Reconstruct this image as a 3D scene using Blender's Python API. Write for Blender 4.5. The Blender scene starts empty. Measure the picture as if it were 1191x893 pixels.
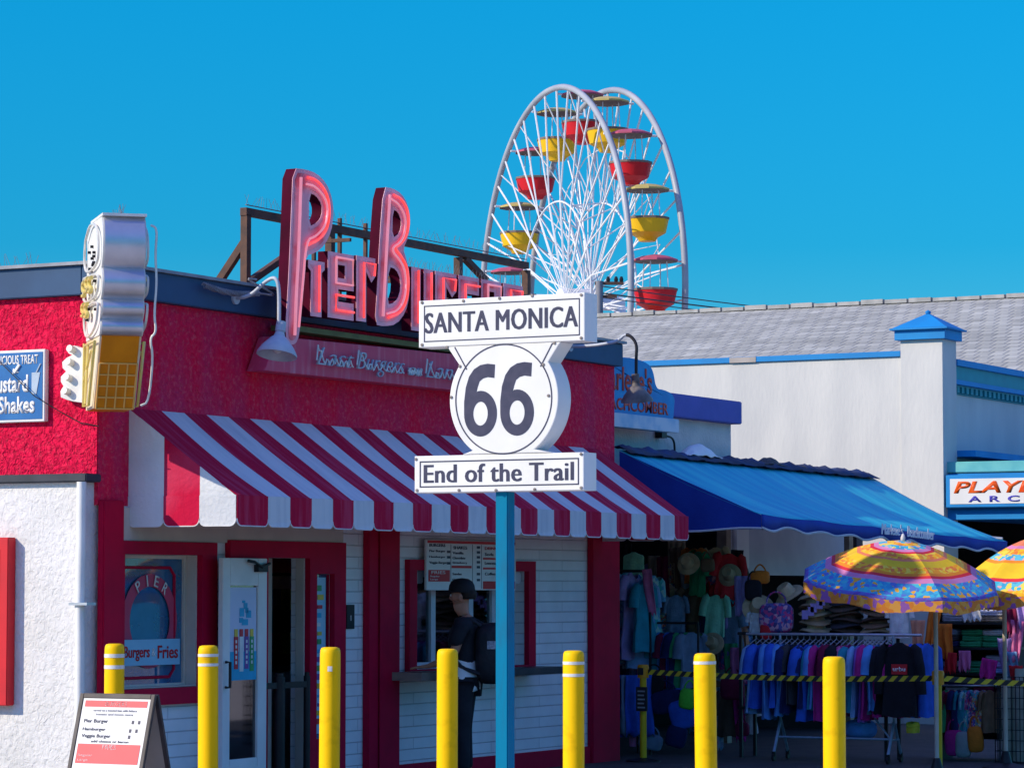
import bpy, bmesh, math, random
from mathutils import Vector, Matrix
R = math.radians
rng = random.Random(66)
SC = bpy.context.scene
COL = SC.collection

# ------------------------------------------------------------------ camera
# World frame: x runs along the burger stand's shop front, y points into the buildings, z up.
FPX, PSI, PITCH = 3600.0, R(28.7), R(3.79)
CAM = Vector((-19.18, -14.1, 1.72))
cam = bpy.data.cameras.new('camera')
cam.sensor_width = 36; cam.lens = FPX / 1191 * 36
cam.clip_start = 0.1; cam.clip_end = 6000
cam_o = bpy.data.objects.new('camera', cam)
cam_o.location = CAM
cam_o.rotation_euler = (R(90) + PITCH, 0, PSI - R(90))
COL.objects.link(cam_o)
SC.camera = cam_o

# ------------------------------------------------------------------ light
SUN_AZ, SUN_EL = R(42), R(30)          # azimuth measured from -x towards +y
S = Vector((-math.cos(SUN_AZ) * math.cos(SUN_EL), math.sin(SUN_AZ) * math.cos(SUN_EL), math.sin(SUN_EL)))
world = bpy.data.worlds.new('World'); SC.world = world
world.use_nodes = True
nt = world.node_tree
for n in list(nt.nodes): nt.nodes.remove(n)
sky = nt.nodes.new('ShaderNodeTexSky'); sky.sky_type = 'NISHITA'
sky.sun_disc = False
sky.sun_elevation = SUN_EL
sky.sun_rotation = math.atan2(S.x, S.y)
sky.altitude = 0; sky.air_density = 1.0; sky.dust_density = 0.15; sky.ozone_density = 2.2
# the photograph's azure grade: deep cyan low down; unseen upper sky boosted to brighten shaded walls
tcw = nt.nodes.new('ShaderNodeTexCoord'); sxw = nt.nodes.new('ShaderNodeSeparateXYZ'); nt.links.new(tcw.outputs['Generated'], sxw.inputs[0])
mrw = nt.nodes.new('ShaderNodeMapRange'); mrw.inputs['From Min'].default_value = 0.0; mrw.inputs['From Max'].default_value = 0.55; nt.links.new(sxw.outputs['Z'], mrw.inputs['Value'])
rampw = nt.nodes.new('ShaderNodeValToRGB'); nt.links.new(mrw.outputs[0], rampw.inputs[0])
re_ = rampw.color_ramp.elements
re_[0].position = 0.0; re_[0].color = (0.22, 0.48, 0.65, 1)
re_[1].position = 1.0; re_[1].color = (1.25, 1.12, 1.9, 1)
for pos_, c_ in ((0.20, (0.032, 0.49, 0.75)), (0.42, (0.006, 0.66, 0.96))):
    e_ = re_.new(pos_); e_.color = (*c_, 1)
hs = nt.nodes.new('ShaderNodeMix'); hs.data_type = 'RGBA'; hs.blend_type = 'MULTIPLY'; hs.inputs['Factor'].default_value = 1.0
nt.links.new(rampw.outputs[0], hs.inputs['B'])
bg = nt.nodes.new('ShaderNodeBackground'); bg.inputs['Strength'].default_value = 0.13
wo = nt.nodes.new('ShaderNodeOutputWorld')
nt.links.new(sky.outputs[0], hs.inputs['A']); nt.links.new(hs.outputs['Result'], bg.inputs[0]); nt.links.new(bg.outputs[0], wo.inputs[0])
sun = bpy.data.lights.new('sun', 'SUN'); sun.energy = 3.9; sun.angle = R(0.53); sun.color = (1, 0.88, 0.68)
sun_o = bpy.data.objects.new('sun', sun); COL.objects.link(sun_o)
sun_o.rotation_euler = (-S).to_track_quat('-Z', 'Y').to_euler()
SC.view_settings.view_transform = 'Standard'; SC.view_settings.look = 'None'
SC.view_settings.gamma = 1; SC.view_settings.use_curve_mapping = False
SC.view_settings.exposure = 0.32

# ------------------------------------------------------------------ measuring
_fw = Vector((math.cos(PSI) * math.cos(PITCH), math.sin(PSI) * math.cos(PITCH), math.sin(PITCH)))
_rt = Vector((math.sin(PSI), -math.cos(PSI), 0)); _up = _rt.cross(_fw)
def _ray(px, py): return _fw + _rt * ((px - 595.5) / FPX) - _up * ((py - 446.5) / FPX)
def on(ax, val, px, py):
    """where a line of sight meets the plane x, y or z = val of a real surface"""
    d = _ray(px, py); return CAM + d * ((val - CAM[ax]) / d[ax])
def at_depth(px, py, D): return CAM + _ray(px, py) * D

# ------------------------------------------------------------------ materials
MATS = {}
def mat(name, c, c2=None, rough=0.6, ns=6.0, bump=0.0, bs=40.0, metal=0.0, detail=4.0, spec=0.25, kind=None, lo=0.35, hi=0.65, mapscale=None, coat=0.0, emit=0):
    if name in MATS: return MATS[name]
    m = bpy.data.materials.new(name); m.use_nodes = True
    t = m.node_tree; N = t.nodes; L = t.links
    b = N['Principled BSDF']
    b.inputs['Roughness'].default_value = rough; b.inputs['Metallic'].default_value = metal
    b.inputs['Specular IOR Level'].default_value = spec
    b.inputs['Coat Weight'].default_value = coat
    tc = N.new('ShaderNodeTexCoord'); src = tc.outputs['Object']
    if mapscale:
        mp = N.new('ShaderNodeMapping'); mp.inputs['Scale'].default_value = mapscale
        L.new(src, mp.inputs[0]); src = mp.outputs[0]
    c4 = (*c, 1)
    if emit: b.inputs['Emission Color'].default_value = c4; b.inputs['Emission Strength'].default_value = emit
    if c2 is None: c2 = tuple(x * 0.82 for x in c)
    nz = N.new('ShaderNodeTexNoise'); nz.inputs['Scale'].default_value = ns; nz.inputs['Detail'].default_value = detail
    L.new(src, nz.inputs['Vector'])
    mr = N.new('ShaderNodeMapRange'); mr.inputs['From Min'].default_value = lo; mr.inputs['From Max'].default_value = hi
    L.new(nz.outputs['Fac'], mr.inputs['Value'])
    mx = N.new('ShaderNodeMix'); mx.data_type = 'RGBA'
    mx.inputs['A'].default_value = c4; mx.inputs['B'].default_value = (*c2, 1)
    L.new(mr.outputs[0], mx.inputs['Factor']); L.new(mx.outputs['Result'], b.inputs['Base Color'])
    if bump:
        n2 = N.new('ShaderNodeTexNoise'); n2.inputs['Scale'].default_value = bs; n2.inputs['Detail'].default_value = 6
        L.new(src, n2.inputs['Vector'])
        bp = N.new('ShaderNodeBump'); bp.inputs['Strength'].default_value = min(1, bump); bp.inputs['Distance'].default_value = 0.03 * max(1, bump)
        L.new(n2.outputs['Fac'], bp.inputs['Height']); L.new(bp.outputs[0], b.inputs['Normal'])
    m['n'] = name
    MATS[name] = m
    return m

def brick_mat(name, c, mortar, axis='x', bw=0.95, rh=0.1):
    """painted masonry courses; axis: the horizontal direction of the wall"""
    m = bpy.data.materials.new(name); m.use_nodes = True
    t = m.node_tree; N = t.nodes; L = t.links; b = N['Principled BSDF']; b.inputs['Roughness'].default_value = 0.55
    tc = N.new('ShaderNodeTexCoord'); sx = N.new('ShaderNodeSeparateXYZ'); cx = N.new('ShaderNodeCombineXYZ')
    L.new(tc.outputs['Object'], sx.inputs[0]); L.new(sx.outputs['X' if axis == 'x' else 'Y'], cx.inputs[0]); L.new(sx.outputs['Z'], cx.inputs[1])
    br = N.new('ShaderNodeTexBrick'); br.inputs['Scale'].default_value = 1
    br.inputs['Brick Width'].default_value = bw; br.inputs['Row Height'].default_value = rh
    br.inputs['Mortar Size'].default_value = 0.006; br.inputs['Mortar Smooth'].default_value = 0.6
    br.inputs['Color1'].default_value = (*c, 1); br.inputs['Color2'].default_value = (*[x * 0.95 for x in c], 1)
    br.inputs['Mortar'].default_value = (*mortar, 1)
    L.new(cx.outputs[0], br.inputs['Vector'])
    nz = N.new('ShaderNodeTexNoise'); nz.inputs['Scale'].default_value = 3; nz.inputs['Detail'].default_value = 6
    L.new(tc.outputs['Object'], nz.inputs['Vector'])
    mr = N.new('ShaderNodeMapRange'); mr.inputs['From Min'].default_value = 0.3; mr.inputs['From Max'].default_value = 0.8
    mr.inputs['To Min'].default_value = 1.0; mr.inputs['To Max'].default_value = 0.82
    L.new(nz.outputs['Fac'], mr.inputs['Value'])
    ml = N.new('ShaderNodeMix'); ml.data_type = 'RGBA'; ml.blend_type = 'MULTIPLY'; ml.inputs['Factor'].default_value = 1
    L.new(br.outputs['Color'], ml.inputs['A']); L.new(mr.outputs[0], ml.inputs['B']); L.new(ml.outputs['Result'], b.inputs['Base Color'])
    bp = N.new('ShaderNodeBump'); bp.invert = True; bp.inputs['Strength'].default_value = 0.7; bp.inputs['Distance'].default_value = 0.01
    L.new(br.outputs['Fac'], bp.inputs['Height']); L.new(bp.outputs[0], b.inputs['Normal'])
    return m

def stucco_mat(name, c, c2, strength=1.0, dist=0.02, scale=14.0, streak=0.0, bloom=0.0):
    """trowelled stucco: ridged dabs plus fine grain"""
    m = bpy.data.materials.new(name); m.use_nodes = True
    t = m.node_tree; N = t.nodes; L = t.links; b = N['Principled BSDF']; b.inputs['Roughness'].default_value = 0.7
    b.inputs['Specular IOR Level'].default_value = 0.08
    tc = N.new('ShaderNodeTexCoord')
    n1 = N.new('ShaderNodeTexNoise'); n1.inputs['Scale'].default_value = scale; n1.inputs['Detail'].default_value = 5; n1.inputs['Roughness'].default_value = 0.6; n1.inputs['Distortion'].default_value = 0.6
    L.new(tc.outputs['Object'], n1.inputs['Vector'])
    vo = N.new('ShaderNodeTexVoronoi'); vo.inputs['Scale'].default_value = scale * 1.6; vo.feature = 'SMOOTH_F1'
    mp = N.new('ShaderNodeMix'); mp.data_type = 'RGBA'; mp.inputs['Factor'].default_value = 0.12
    L.new(tc.outputs['Object'], mp.inputs['A']); L.new(n1.outputs['Color'], mp.inputs['B']); L.new(mp.outputs['Result'], vo.inputs['Vector'])
    ad = N.new('ShaderNodeMath'); ad.operation = 'ADD'
    L.new(n1.outputs['Fac'], ad.inputs[0]); L.new(vo.outputs['Distance'], ad.inputs[1])
    bp = N.new('ShaderNodeBump'); bp.inputs['Strength'].default_value = strength; bp.inputs['Distance'].default_value = dist
    L.new(ad.outputs[0], bp.inputs['Height']); L.new(bp.outputs[0], b.inputs['Normal'])
    n2 = N.new('ShaderNodeTexNoise'); n2.inputs['Scale'].default_value = 2.5; n2.inputs['Detail'].default_value = 8
    mpp = N.new('ShaderNodeMapping'); mpp.inputs['Scale'].default_value = (1, 1, 0.35 if streak else 1)
    L.new(tc.outputs['Object'], mpp.inputs[0]); L.new(mpp.outputs[0], n2.inputs['Vector'])
    mr = N.new('ShaderNodeMapRange'); mr.inputs['From Min'].default_value = 0.4; mr.inputs['From Max'].default_value = 0.75
    L.new(n2.outputs['Fac'], mr.inputs['Value'])
    mx = N.new('ShaderNodeMix'); mx.data_type = 'RGBA'; mx.inputs['A'].default_value = (*c, 1); mx.inputs['B'].default_value = (*c2, 1)
    # salt bloom and worn dabs on the raised grain
    n3 = N.new('ShaderNodeTexNoise'); n3.inputs['Scale'].default_value = scale * 1.3; n3.inputs['Detail'].default_value = 7; n3.inputs['Roughness'].default_value = 0.75
    L.new(tc.outputs['Object'], n3.inputs['Vector'])
    m3 = N.new('ShaderNodeMapRange'); m3.inputs['From Min'].default_value = 0.50; m3.inputs['From Max'].default_value = 0.72; m3.inputs['To Max'].default_value = bloom
    L.new(n3.outputs['Fac'], m3.inputs['Value'])
    mb = N.new('ShaderNodeMix'); mb.data_type = 'RGBA'; mb.inputs['B'].default_value = (*[min(1, x * 0.75 + 0.14) for x in c], 1)
    L.new(m3.outputs[0], mb.inputs['Factor']); L.new(mr.outputs[0], mx.inputs['Factor']); L.new(mx.outputs['Result'], mb.inputs['A']); L.new(mb.outputs['Result'], b.inputs['Base Color'])
    return m

def shingle_mat(name):
    m = bpy.data.materials.new(name); m.use_nodes = True
    t = m.node_tree; N = t.nodes; L = t.links; b = N['Principled BSDF']; b.inputs['Roughness'].default_value = 0.85
    tc = N.new('ShaderNodeTexCoord'); sx = N.new('ShaderNodeSeparateXYZ'); cx = N.new('ShaderNodeCombineXYZ')
    L.new(tc.outputs['Object'], sx.inputs[0]); L.new(sx.outputs['Y'], cx.inputs[0]); L.new(sx.outputs['X'], cx.inputs[1])
    br = N.new('ShaderNodeTexBrick'); br.inputs['Scale'].default_value = 1
    br.inputs['Brick Width'].default_value = 0.24; br.inputs['Row Height'].default_value = 0.36
    br.inputs['Mortar Size'].default_value = 0.035; br.inputs['Mortar Smooth'].default_value = 0.8
    br.inputs['Color1'].default_value = (0.47, 0.475, 0.42, 1); br.inputs['Color2'].default_value = (0.35, 0.355, 0.31, 1)
    br.inputs['Mortar'].default_value = (0.34, 0.34, 0.30, 1)
    L.new(cx.outputs[0], br.inputs['Vector'])
    nz = N.new('ShaderNodeTexNoise'); nz.inputs['Scale'].default_value = 3; nz.inputs['Detail'].default_value = 7
    mpr = N.new('ShaderNodeMapping'); mpr.inputs['Scale'].default_value = (2.2, .35, 1); L.new(tc.outputs['Object'], mpr.inputs[0]); L.new(mpr.outputs[0], nz.inputs['Vector'])
    mr = N.new('ShaderNodeMapRange'); mr.inputs['From Min'].default_value = 0.3; mr.inputs['From Max'].default_value = 0.7
    mr.inputs['To Min'].default_value = 0.68; mr.inputs['To Max'].default_value = 1.12
    L.new(nz.outputs['Fac'], mr.inputs['Value'])
    ml = N.new('ShaderNodeMix'); ml.data_type = 'RGBA'; ml.blend_type = 'MULTIPLY'; ml.inputs['Factor'].default_value = 1
    L.new(br.outputs['Color'], ml.inputs['A']); L.new(mr.outputs[0], ml.inputs['B']); L.new(ml.outputs['Result'], b.inputs['Base Color'])
    bp = N.new('ShaderNodeBump'); bp.invert = True; bp.inputs['Distance'].default_value = 0.012
    L.new(br.outputs['Fac'], bp.inputs['Height']); L.new(bp.outputs[0], b.inputs['Normal'])
    return m

def glass_mat(name, tint, mixfac=0.35, rough=0.03, sky_refl=None):
    """window glass: see-through with a mirror sheen that grows at grazing angles"""
    m = bpy.data.materials.new(name); m.use_nodes = True
    t = m.node_tree; N = t.nodes; L = t.links
    for n in list(N): N.remove(n)
    o = N.new('ShaderNodeOutputMaterial'); tr = N.new('ShaderNodeBsdfTransparent'); gl = N.new('ShaderNodeBsdfGlossy')
    tr.inputs[0].default_value = (*tint, 1); gl.inputs['Roughness'].default_value = rough
    fr = N.new('ShaderNodeFresnel'); fr.inputs['IOR'].default_value = 1.5
    ad = N.new('ShaderNodeMath'); ad.operation = 'ADD'; ad.inputs[1].default_value = mixfac; ad.use_clamp = True
    mx = N.new('ShaderNodeMixShader')
    L.new(fr.outputs[0], ad.inputs[0]); base = tr.outputs[0]
    if sky_refl:   # sky reflection painted into the pane as a diffuse colour
        df_ = N.new('ShaderNodeBsdfDiffuse'); m3 = N.new('ShaderNodeMixShader'); m3.inputs[0].default_value = sky_refl[3]
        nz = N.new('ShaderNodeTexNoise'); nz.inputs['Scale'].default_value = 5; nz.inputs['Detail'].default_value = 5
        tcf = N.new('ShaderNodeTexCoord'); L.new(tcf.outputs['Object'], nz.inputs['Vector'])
        mc = N.new('ShaderNodeMix'); mc.data_type = 'RGBA'; mc.inputs['A'].default_value = (*sky_refl[:3], 1); mc.inputs['B'].default_value = (*[x * .45 for x in sky_refl[:3]], 1)
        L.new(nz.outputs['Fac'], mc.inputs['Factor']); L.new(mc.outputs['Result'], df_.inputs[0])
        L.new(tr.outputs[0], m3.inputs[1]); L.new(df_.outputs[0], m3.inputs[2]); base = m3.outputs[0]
    L.new(ad.outputs[0], mx.inputs[0]); L.new(base, mx.inputs[1]); L.new(gl.outputs[0], mx.inputs[2]); L.new(mx.outputs[0], o.inputs[0])
    return m

M_red_stucco = stucco_mat('red stucco', (0.82, 0.008, 0.07), (0.70, 0.006, 0.05), 1.0, 0.034, 19, 0, 0.25)
M_red_front = stucco_mat('maroon front stucco', (0.86, 0.004, 0.05), (0.56, 0.03, 0.11), 0.8, 0.02, 16, 1, 0.75)
M_white_stucco = stucco_mat('white stucco', (0.72, 0.71, 0.70), (0.64, 0.63, 0.61), 0.55, 0.018, 17)
M_maroon = mat('maroon paint', (0.52, 0.003, 0.04), (0.43, 0.003, 0.035), 0.6, 5, spec=.1)
M_brick = brick_mat('white painted brick', (0.80, 0.81, 0.84), (0.55, 0.56, 0.6))
M_white = mat('white paint', (0.78, 0.78, 0.76), (0.7, 0.7, 0.68), 0.5, 4)
M_cream = mat('cream trim', (0.62, 0.55, 0.47), (0.54, 0.48, 0.42), 0.6, 4)
M_navy = mat('slate blue fascia', (0.03, 0.08, 0.17), (0.025, 0.065, 0.14), 0.55, 3)
M_coping = mat('coping metal', (0.30, 0.32, 0.35), (0.22, 0.24, 0.27), 0.5, 8)
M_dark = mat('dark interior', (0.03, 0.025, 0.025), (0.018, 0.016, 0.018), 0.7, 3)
M_black = mat('black paint', (0.012, 0.012, 0.016), (0.02, 0.02, 0.024), 0.45, 8)
M_steel = mat('galvanised steel', (0.5, 0.52, 0.55), (0.38, 0.4, 0.44), 0.4, 14, metal=0.6)
M_rust = mat('brown steel', (0.085, 0.05, 0.04), (0.14, 0.07, 0.045), 0.7, 12)
M_yellow = mat('yellow bollard', (0.93, 0.55, 0.0), (0.64, 0.34, 0.0), 0.5, 7, spec=.15, lo=.56, hi=.80, detail=12)
M_tape = mat('white reflective band', (0.75, 0.74, 0.7), (0.6, 0.6, 0.55), 0.35, 20)
M_signwhite = mat('sign white', (0.74, 0.735, 0.71), (0.66, 0.655, 0.63), 0.5, 2.2, lo=.45, hi=.75, detail=8)
M_signink = mat('sign slate ink', (0.035, 0.038, 0.075), (0.05, 0.05, 0.09), 0.5, 20)
M_post = mat('teal post', (0.0, 0.17, 0.30), (0.015, 0.11, 0.19), 0.6, 4, spec=.08, lo=.5, hi=.78, detail=10, mapscale=(3, 3, .8))
M_glass = glass_mat('window glass', (0.75, 0.85, 0.9), 0.06)
M_glassd = glass_mat('blue window glass', (0.6, 0.75, 0.85), 0.05, sky_refl=(0.06, 0.28, 0.55, 0.62))  # blue diffuse share paints the reflected sky into the glass
M_lightblue = mat('pale blue board', (0.27, 0.55, 0.72), (0.22, 0.48, 0.66), 0.5, 4)
M_blueboard = mat('blue sign board', (0.02, 0.13, 0.36), (0.03, 0.16, 0.40), 0.45, 6)
M_redsign = mat('sign red', (0.62, 0.02, 0.03), (0.54, 0.02, 0.03), 0.5, 4)

# ------------------------------------------------------------------ mesh building
MF = Matrix(((1, 0, 0, 0), (0, 0, -1, 0), (0, 1, 0, 0), (0, 0, 0, 1)))      # drawing on a wall that faces -y
ML = Matrix(((0, 0, -1, 0), (-1, 0, 0, 0), (0, 1, 0, 0), (0, 0, 0, 1)))     # drawing on a wall that faces -x
def T(x, y, z): return Matrix.Translation((x, y, z))

class MB:
    def __init__(s): s.v = []; s.f = []; s.mi = []; s.m = 0
    def add(s, vs, fs):
        o = len(s.v); s.v += [tuple(p) for p in vs]
        for f in fs: s.f.append([o + i for i in f]); s.mi.append(s.m)
    def box(s, x0, x1, y0, y1, z0, z1, M=None):
        vs = [Vector((x, y, z)) for z in (z0, z1) for y in (y0, y1) for x in (x0, x1)]
        if M: vs = [M @ p for p in vs]
        s.add(vs, [(0, 2, 3, 1), (4, 5, 7, 6), (0, 1, 5, 4), (2, 6, 7, 3), (0, 4, 6, 2), (1, 3, 7, 5)]); return s
    def quad(s, a, b, c, d): s.add([a, b, c, d], [(0, 1, 2, 3)]); return s
    def bar(s, a, b, w, h=None, upv=(0, 0, 1)):
        """square bar from a to b"""
        a = Vector(a); b = Vector(b); h = h or w; d = (b - a).normalized(); u = Vector(upv)
        if abs(d.dot(u)) > 0.95: u = Vector((1, 0, 0))
        r = d.cross(u).normalized(); u = r.cross(d)
        vs = [p + r * (sx * w / 2) + u * (sz * h / 2) for p in (a, b) for sx, sz in ((-1, -1), (1, -1), (1, 1), (-1, 1))]
        s.add(vs, [(3, 2, 1, 0), (4, 5, 6, 7), (0, 1, 5, 4), (1, 2, 6, 5), (2, 3, 7, 6), (3, 0, 4, 7)]); return s
    def tube(s, pts, r, n=8, caps=True, closed=False):
        pts = [Vector(p) for p in pts]; k = len(pts); rr = r if isinstance(r, (list, tuple)) else [r] * k
        rings = []; pu = None
        for i, p in enumerate(pts):
            if closed: d = pts[(i + 1) % k] - pts[i - 1]
            else: d = pts[min(i + 1, k - 1)] - pts[max(i - 1, 0)]
            d.normalize()
            if pu is None:
                pu = Vector((0, 0, 1)) if abs(d.z) < 0.9 else Vector((1, 0, 0))
            u = pu - d * pu.dot(d)
            if u.length < 1e-5: u = d.orthogonal()
            u.normalize(); pu = u; w = d.cross(u)
            rings.append([p + (u * math.cos(2 * math.pi * j / n) + w * math.sin(2 * math.pi * j / n)) * rr[i] for j in range(n)])
        vs = [q for g in rings for q in g]; fs = []
        for i in range(k if closed else k - 1):
            a = i * n; b = ((i + 1) % k) * n
            for j in range(n): fs.append((a + j, a + (j + 1) % n, b + (j + 1) % n, b + j))
        if caps and not closed: fs.append(tuple(range(n))[::-1]); fs.append(tuple((k - 1) * n + j for j in range(n)))
        s.add(vs, fs); return s
    def lathe(s, prof, n=20, M=None, wob=None):
        """prof: list of (radius, z)"""
        vs = []; fs = []
        for i, (r, z) in enumerate(prof):
            for j in range(n):
                a = 2 * math.pi * j / n; q = Vector((r * math.cos(a), r * math.sin(a), z + (wob(r, a) if wob else 0)))
                vs.append(M @ q if M else q)
        for i in range(len(prof) - 1):
            for j in range(n): fs.append((i * n + j, i * n + (j + 1) % n, (i + 1) * n + (j + 1) % n, (i + 1) * n + j))
        if prof[0][0] > 1e-4: fs.append(tuple(range(n))[::-1])
        if prof[-1][0] > 1e-4: fs.append(tuple((len(prof) - 1) * n + j for j in range(n)))
        s.add(vs, fs); return s
    def prism(s, poly, z0, z1, M):
        """outline (x, y) extruded from z0 to z1 in the drawing frame M"""
        n = len(poly); vs = [M @ Vector((x, y, z)) for z in (z0, z1) for x, y in poly]
        s.add(vs, [tuple(range(n))[::-1], tuple(range(n, 2 * n))] + [(i, (i + 1) % n, n + (i + 1) % n, n + i) for i in range(n)]); return s
    def wall(s, ax, p0, p1, a0, a1, z0, z1, holes=()):
        """wall slab between planes p0 (front) and p1 on axis ax ('x' or 'y'), with rectangular holes (a0,a1,z0,z1)"""
        As = sorted({a0, a1, *[h[0] for h in holes], *[h[1] for h in holes]}); Zs = sorted({z0, z1, *[h[2] for h in holes], *[h[3] for h in holes]})
        P = (lambda a, p, z: (a, p, z)) if ax == 'y' else (lambda a, p, z: (p, a, z))
        def solid(i, j):
            if not (0 <= i < len(As) - 1 and 0 <= j < len(Zs) - 1): return False
            ca = (As[i] + As[i + 1]) / 2; cz = (Zs[j] + Zs[j + 1]) / 2
            return not any(h[0] < ca < h[1] and h[2] < cz < h[3] for h in holes)
        for i in range(len(As) - 1):
            for j in range(len(Zs) - 1):
                if not solid(i, j): continue
                a, b, c, d = As[i], As[i + 1], Zs[j], Zs[j + 1]
                s.quad(P(a, p0, c), P(b, p0, c), P(b, p0, d), P(a, p0, d)); s.quad(P(b, p1, c), P(a, p1, c), P(a, p1, d), P(b, p1, d))
                if not solid(i - 1, j): s.quad(P(a, p0, c), P(a, p0, d), P(a, p1, d), P(a, p1, c))
                if not solid(i + 1, j): s.quad(P(b, p0, c), P(b, p1, c), P(b, p1, d), P(b, p0, d))
                if not solid(i, j - 1): s.quad(P(a, p0, c), P(a, p1, c), P(b, p1, c), P(b, p0, c))
                if not solid(i, j + 1): s.quad(P(a, p0, d), P(b, p0, d), P(b, p1, d), P(a, p1, d))
        return s
    def build(s, name, mats, parent=None, smooth=None, bevel=0, world=True, solid=0, sub=0, merge=False):
        me = bpy.data.meshes.new(name)
        inv = root_matrix(parent).inverted() if (parent and world) else None
        vs = [inv @ Vector(p) for p in s.v] if inv else s.v
        me.from_pydata([tuple(p) for p in vs], [], s.f)
        if not isinstance(mats, (list, tuple)): mats = [mats]
        for m in mats: me.materials.append(m)
        me.polygons.foreach_set('material_index', s.mi)
        bm = bmesh.new(); bm.from_mesh(me)
        if merge: bmesh.ops.remove_doubles(bm, verts=bm.verts, dist=1e-4)
        bmesh.ops.recalc_face_normals(bm, faces=bm.faces)
        if bevel:
            es = [e for e in bm.edges if len(e.link_faces) == 2 and e.calc_face_angle(0) > 0.5]
            bmesh.ops.bevel(bm, geom=es, offset=bevel, segments=2, affect='EDGES', clamp_overlap=True)
        bm.to_mesh(me); bm.free()
        if smooth is None and bevel: smooth = 35
        if smooth:
            me.polygons.foreach_set('use_smooth', [True] * len(me.polygons)); me.set_sharp_from_angle(angle=R(smooth))
        o = link(name, me, parent)
        if solid: md = o.modifiers.new('solid', 'SOLIDIFY'); md.thickness = solid; md.offset = 0
        if sub: md = o.modifiers.new('sub', 'SUBSURF'); md.levels = sub; md.render_levels = sub
        return o

def root_matrix(o):
    m = o.matrix_basis.copy()
    while o.parent: o = o.parent; m = o.matrix_basis @ m
    return m
def link(name, data, parent=None):
    o = bpy.data.objects.new(name, data); COL.objects.link(o)
    if parent: o.parent = parent
    return o
def tag(o, label=None, cat=None, group=None, kind=None):
    if label: o['label'] = label
    if cat: o['category'] = cat
    if group: o['group'] = group
    if kind: o['kind'] = kind
    return o
def thing(name, loc, label, cat, group=None, rz=0):
    o = link(name, None); o.location = loc; o.rotation_euler = (0, 0, rz); o.empty_display_size = 0.1
    return tag(o, label, cat, group)
def kids(o): return [c for c in bpy.data.objects if c.parent == o]
def copy_tree(o, parent=None):
    c = o.copy(); COL.objects.link(c)
    if parent: c.parent = parent
    for ch in kids(o): copy_tree(ch, c)
    return c

def mesh_from(obdata, name, M, m, parent, world=True, smooth=35):
    o = bpy.data.objects.new('tmp', obdata)
    me = bpy.data.meshes.new_from_object(o); bpy.data.objects.remove(o)
    me.name = name
    if world and parent: M = root_matrix(parent).inverted() @ M
    me.transform(M); me.materials.clear()
    for k in (m if isinstance(m, (list, tuple)) else [m]): me.materials.append(k)
    if smooth:
        me.polygons.foreach_set('use_smooth', [True] * len(me.polygons)); me.set_sharp_from_angle(angle=R(smooth))
    return link(name, me, parent)

def fit_text(body, name, M, box, m, parent, extrude=0.004, bold=0.0, shear=0.0, keep=False, space=1.0, fat=0.0, align='L', world=True):
    """lettering fitted into box (x0, x1, y0, y1) of the drawing frame M"""
    c = bpy.data.curves.new('txt', 'FONT'); c.body = body; c.size = 1; c.offset = bold; c.shear = shear
    c.space_character = space; c.resolution_u = 3
    o = bpy.data.objects.new('tmp', c); me = bpy.data.meshes.new_from_object(o); bpy.data.objects.remove(o)
    xs = [v.co.x for v in me.vertices]; ys = [v.co.y for v in me.vertices]
    ex, ey = min(xs), min(ys); w, h = max(xs) - ex, max(ys) - ey
    sx, sy = (box[1] - box[0]) / w, (box[3] - box[2]) / h
    if keep:
        sx2 = min(sx, sy * 1.0); off = 0 if align == 'L' else ((box[1] - box[0]) - w * sx2) * (0.5 if align == 'C' else 1)
        sx = sx2
    else: off = 0
    me.transform(Matrix.Translation((box[0] + off, box[2], 0)) @ Matrix.Diagonal((sx, sy, 1, 1)) @ Matrix.Translation((-ex, -ey, 0)))
    if fat:
        bm = bmesh.new()
        for k_ in range(5):
            m2 = me.copy(); m2.transform(Matrix.Translation(((k_ - 2) / 2 * fat, 0, 0.00012 * k_))); bm.from_mesh(m2); bpy.data.meshes.remove(m2)
        bm.to_mesh(me); bm.free()
    if extrude:
        bm = bmesh.new(); bm.from_mesh(me)
        r = bmesh.ops.extrude_face_region(bm, geom=bm.faces[:])
        bmesh.ops.translate(bm, verts=[g for g in r['geom'] if isinstance(g, bmesh.types.BMVert)], vec=(0, 0, extrude))
        bmesh.ops.recalc_face_normals(bm, faces=bm.faces); bm.to_mesh(me); bm.free()
    if world and parent: M = root_matrix(parent).inverted() @ M
    me.transform(M); me.materials.clear(); me.materials.append(m); me.name = name
    return link(name, me, parent)

def outline(polys, name, M, m, parent, ext=0.05, bev=0.0, world=True, closed=True, smooth=30):
    """filled outline with holes, extruded +-ext about the drawing plane, edges rounded by bev"""
    c = bpy.data.curves.new('o', 'CURVE'); c.dimensions = '2D'; c.fill_mode = 'BOTH'; c.extrude = max(0.0, ext - bev); c.bevel_depth = bev; c.bevel_resolution = 1
    if bev: c.offset = -bev
    for p in polys:
        s = c.splines.new('POLY'); s.points.add(len(p) - 1); s.use_cyclic_u = True
        for q, (x, y) in zip(s.points, p): q.co = (x, y, 0, 1)
    return mesh_from(c, name, M, m, parent, world, smooth)

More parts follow.
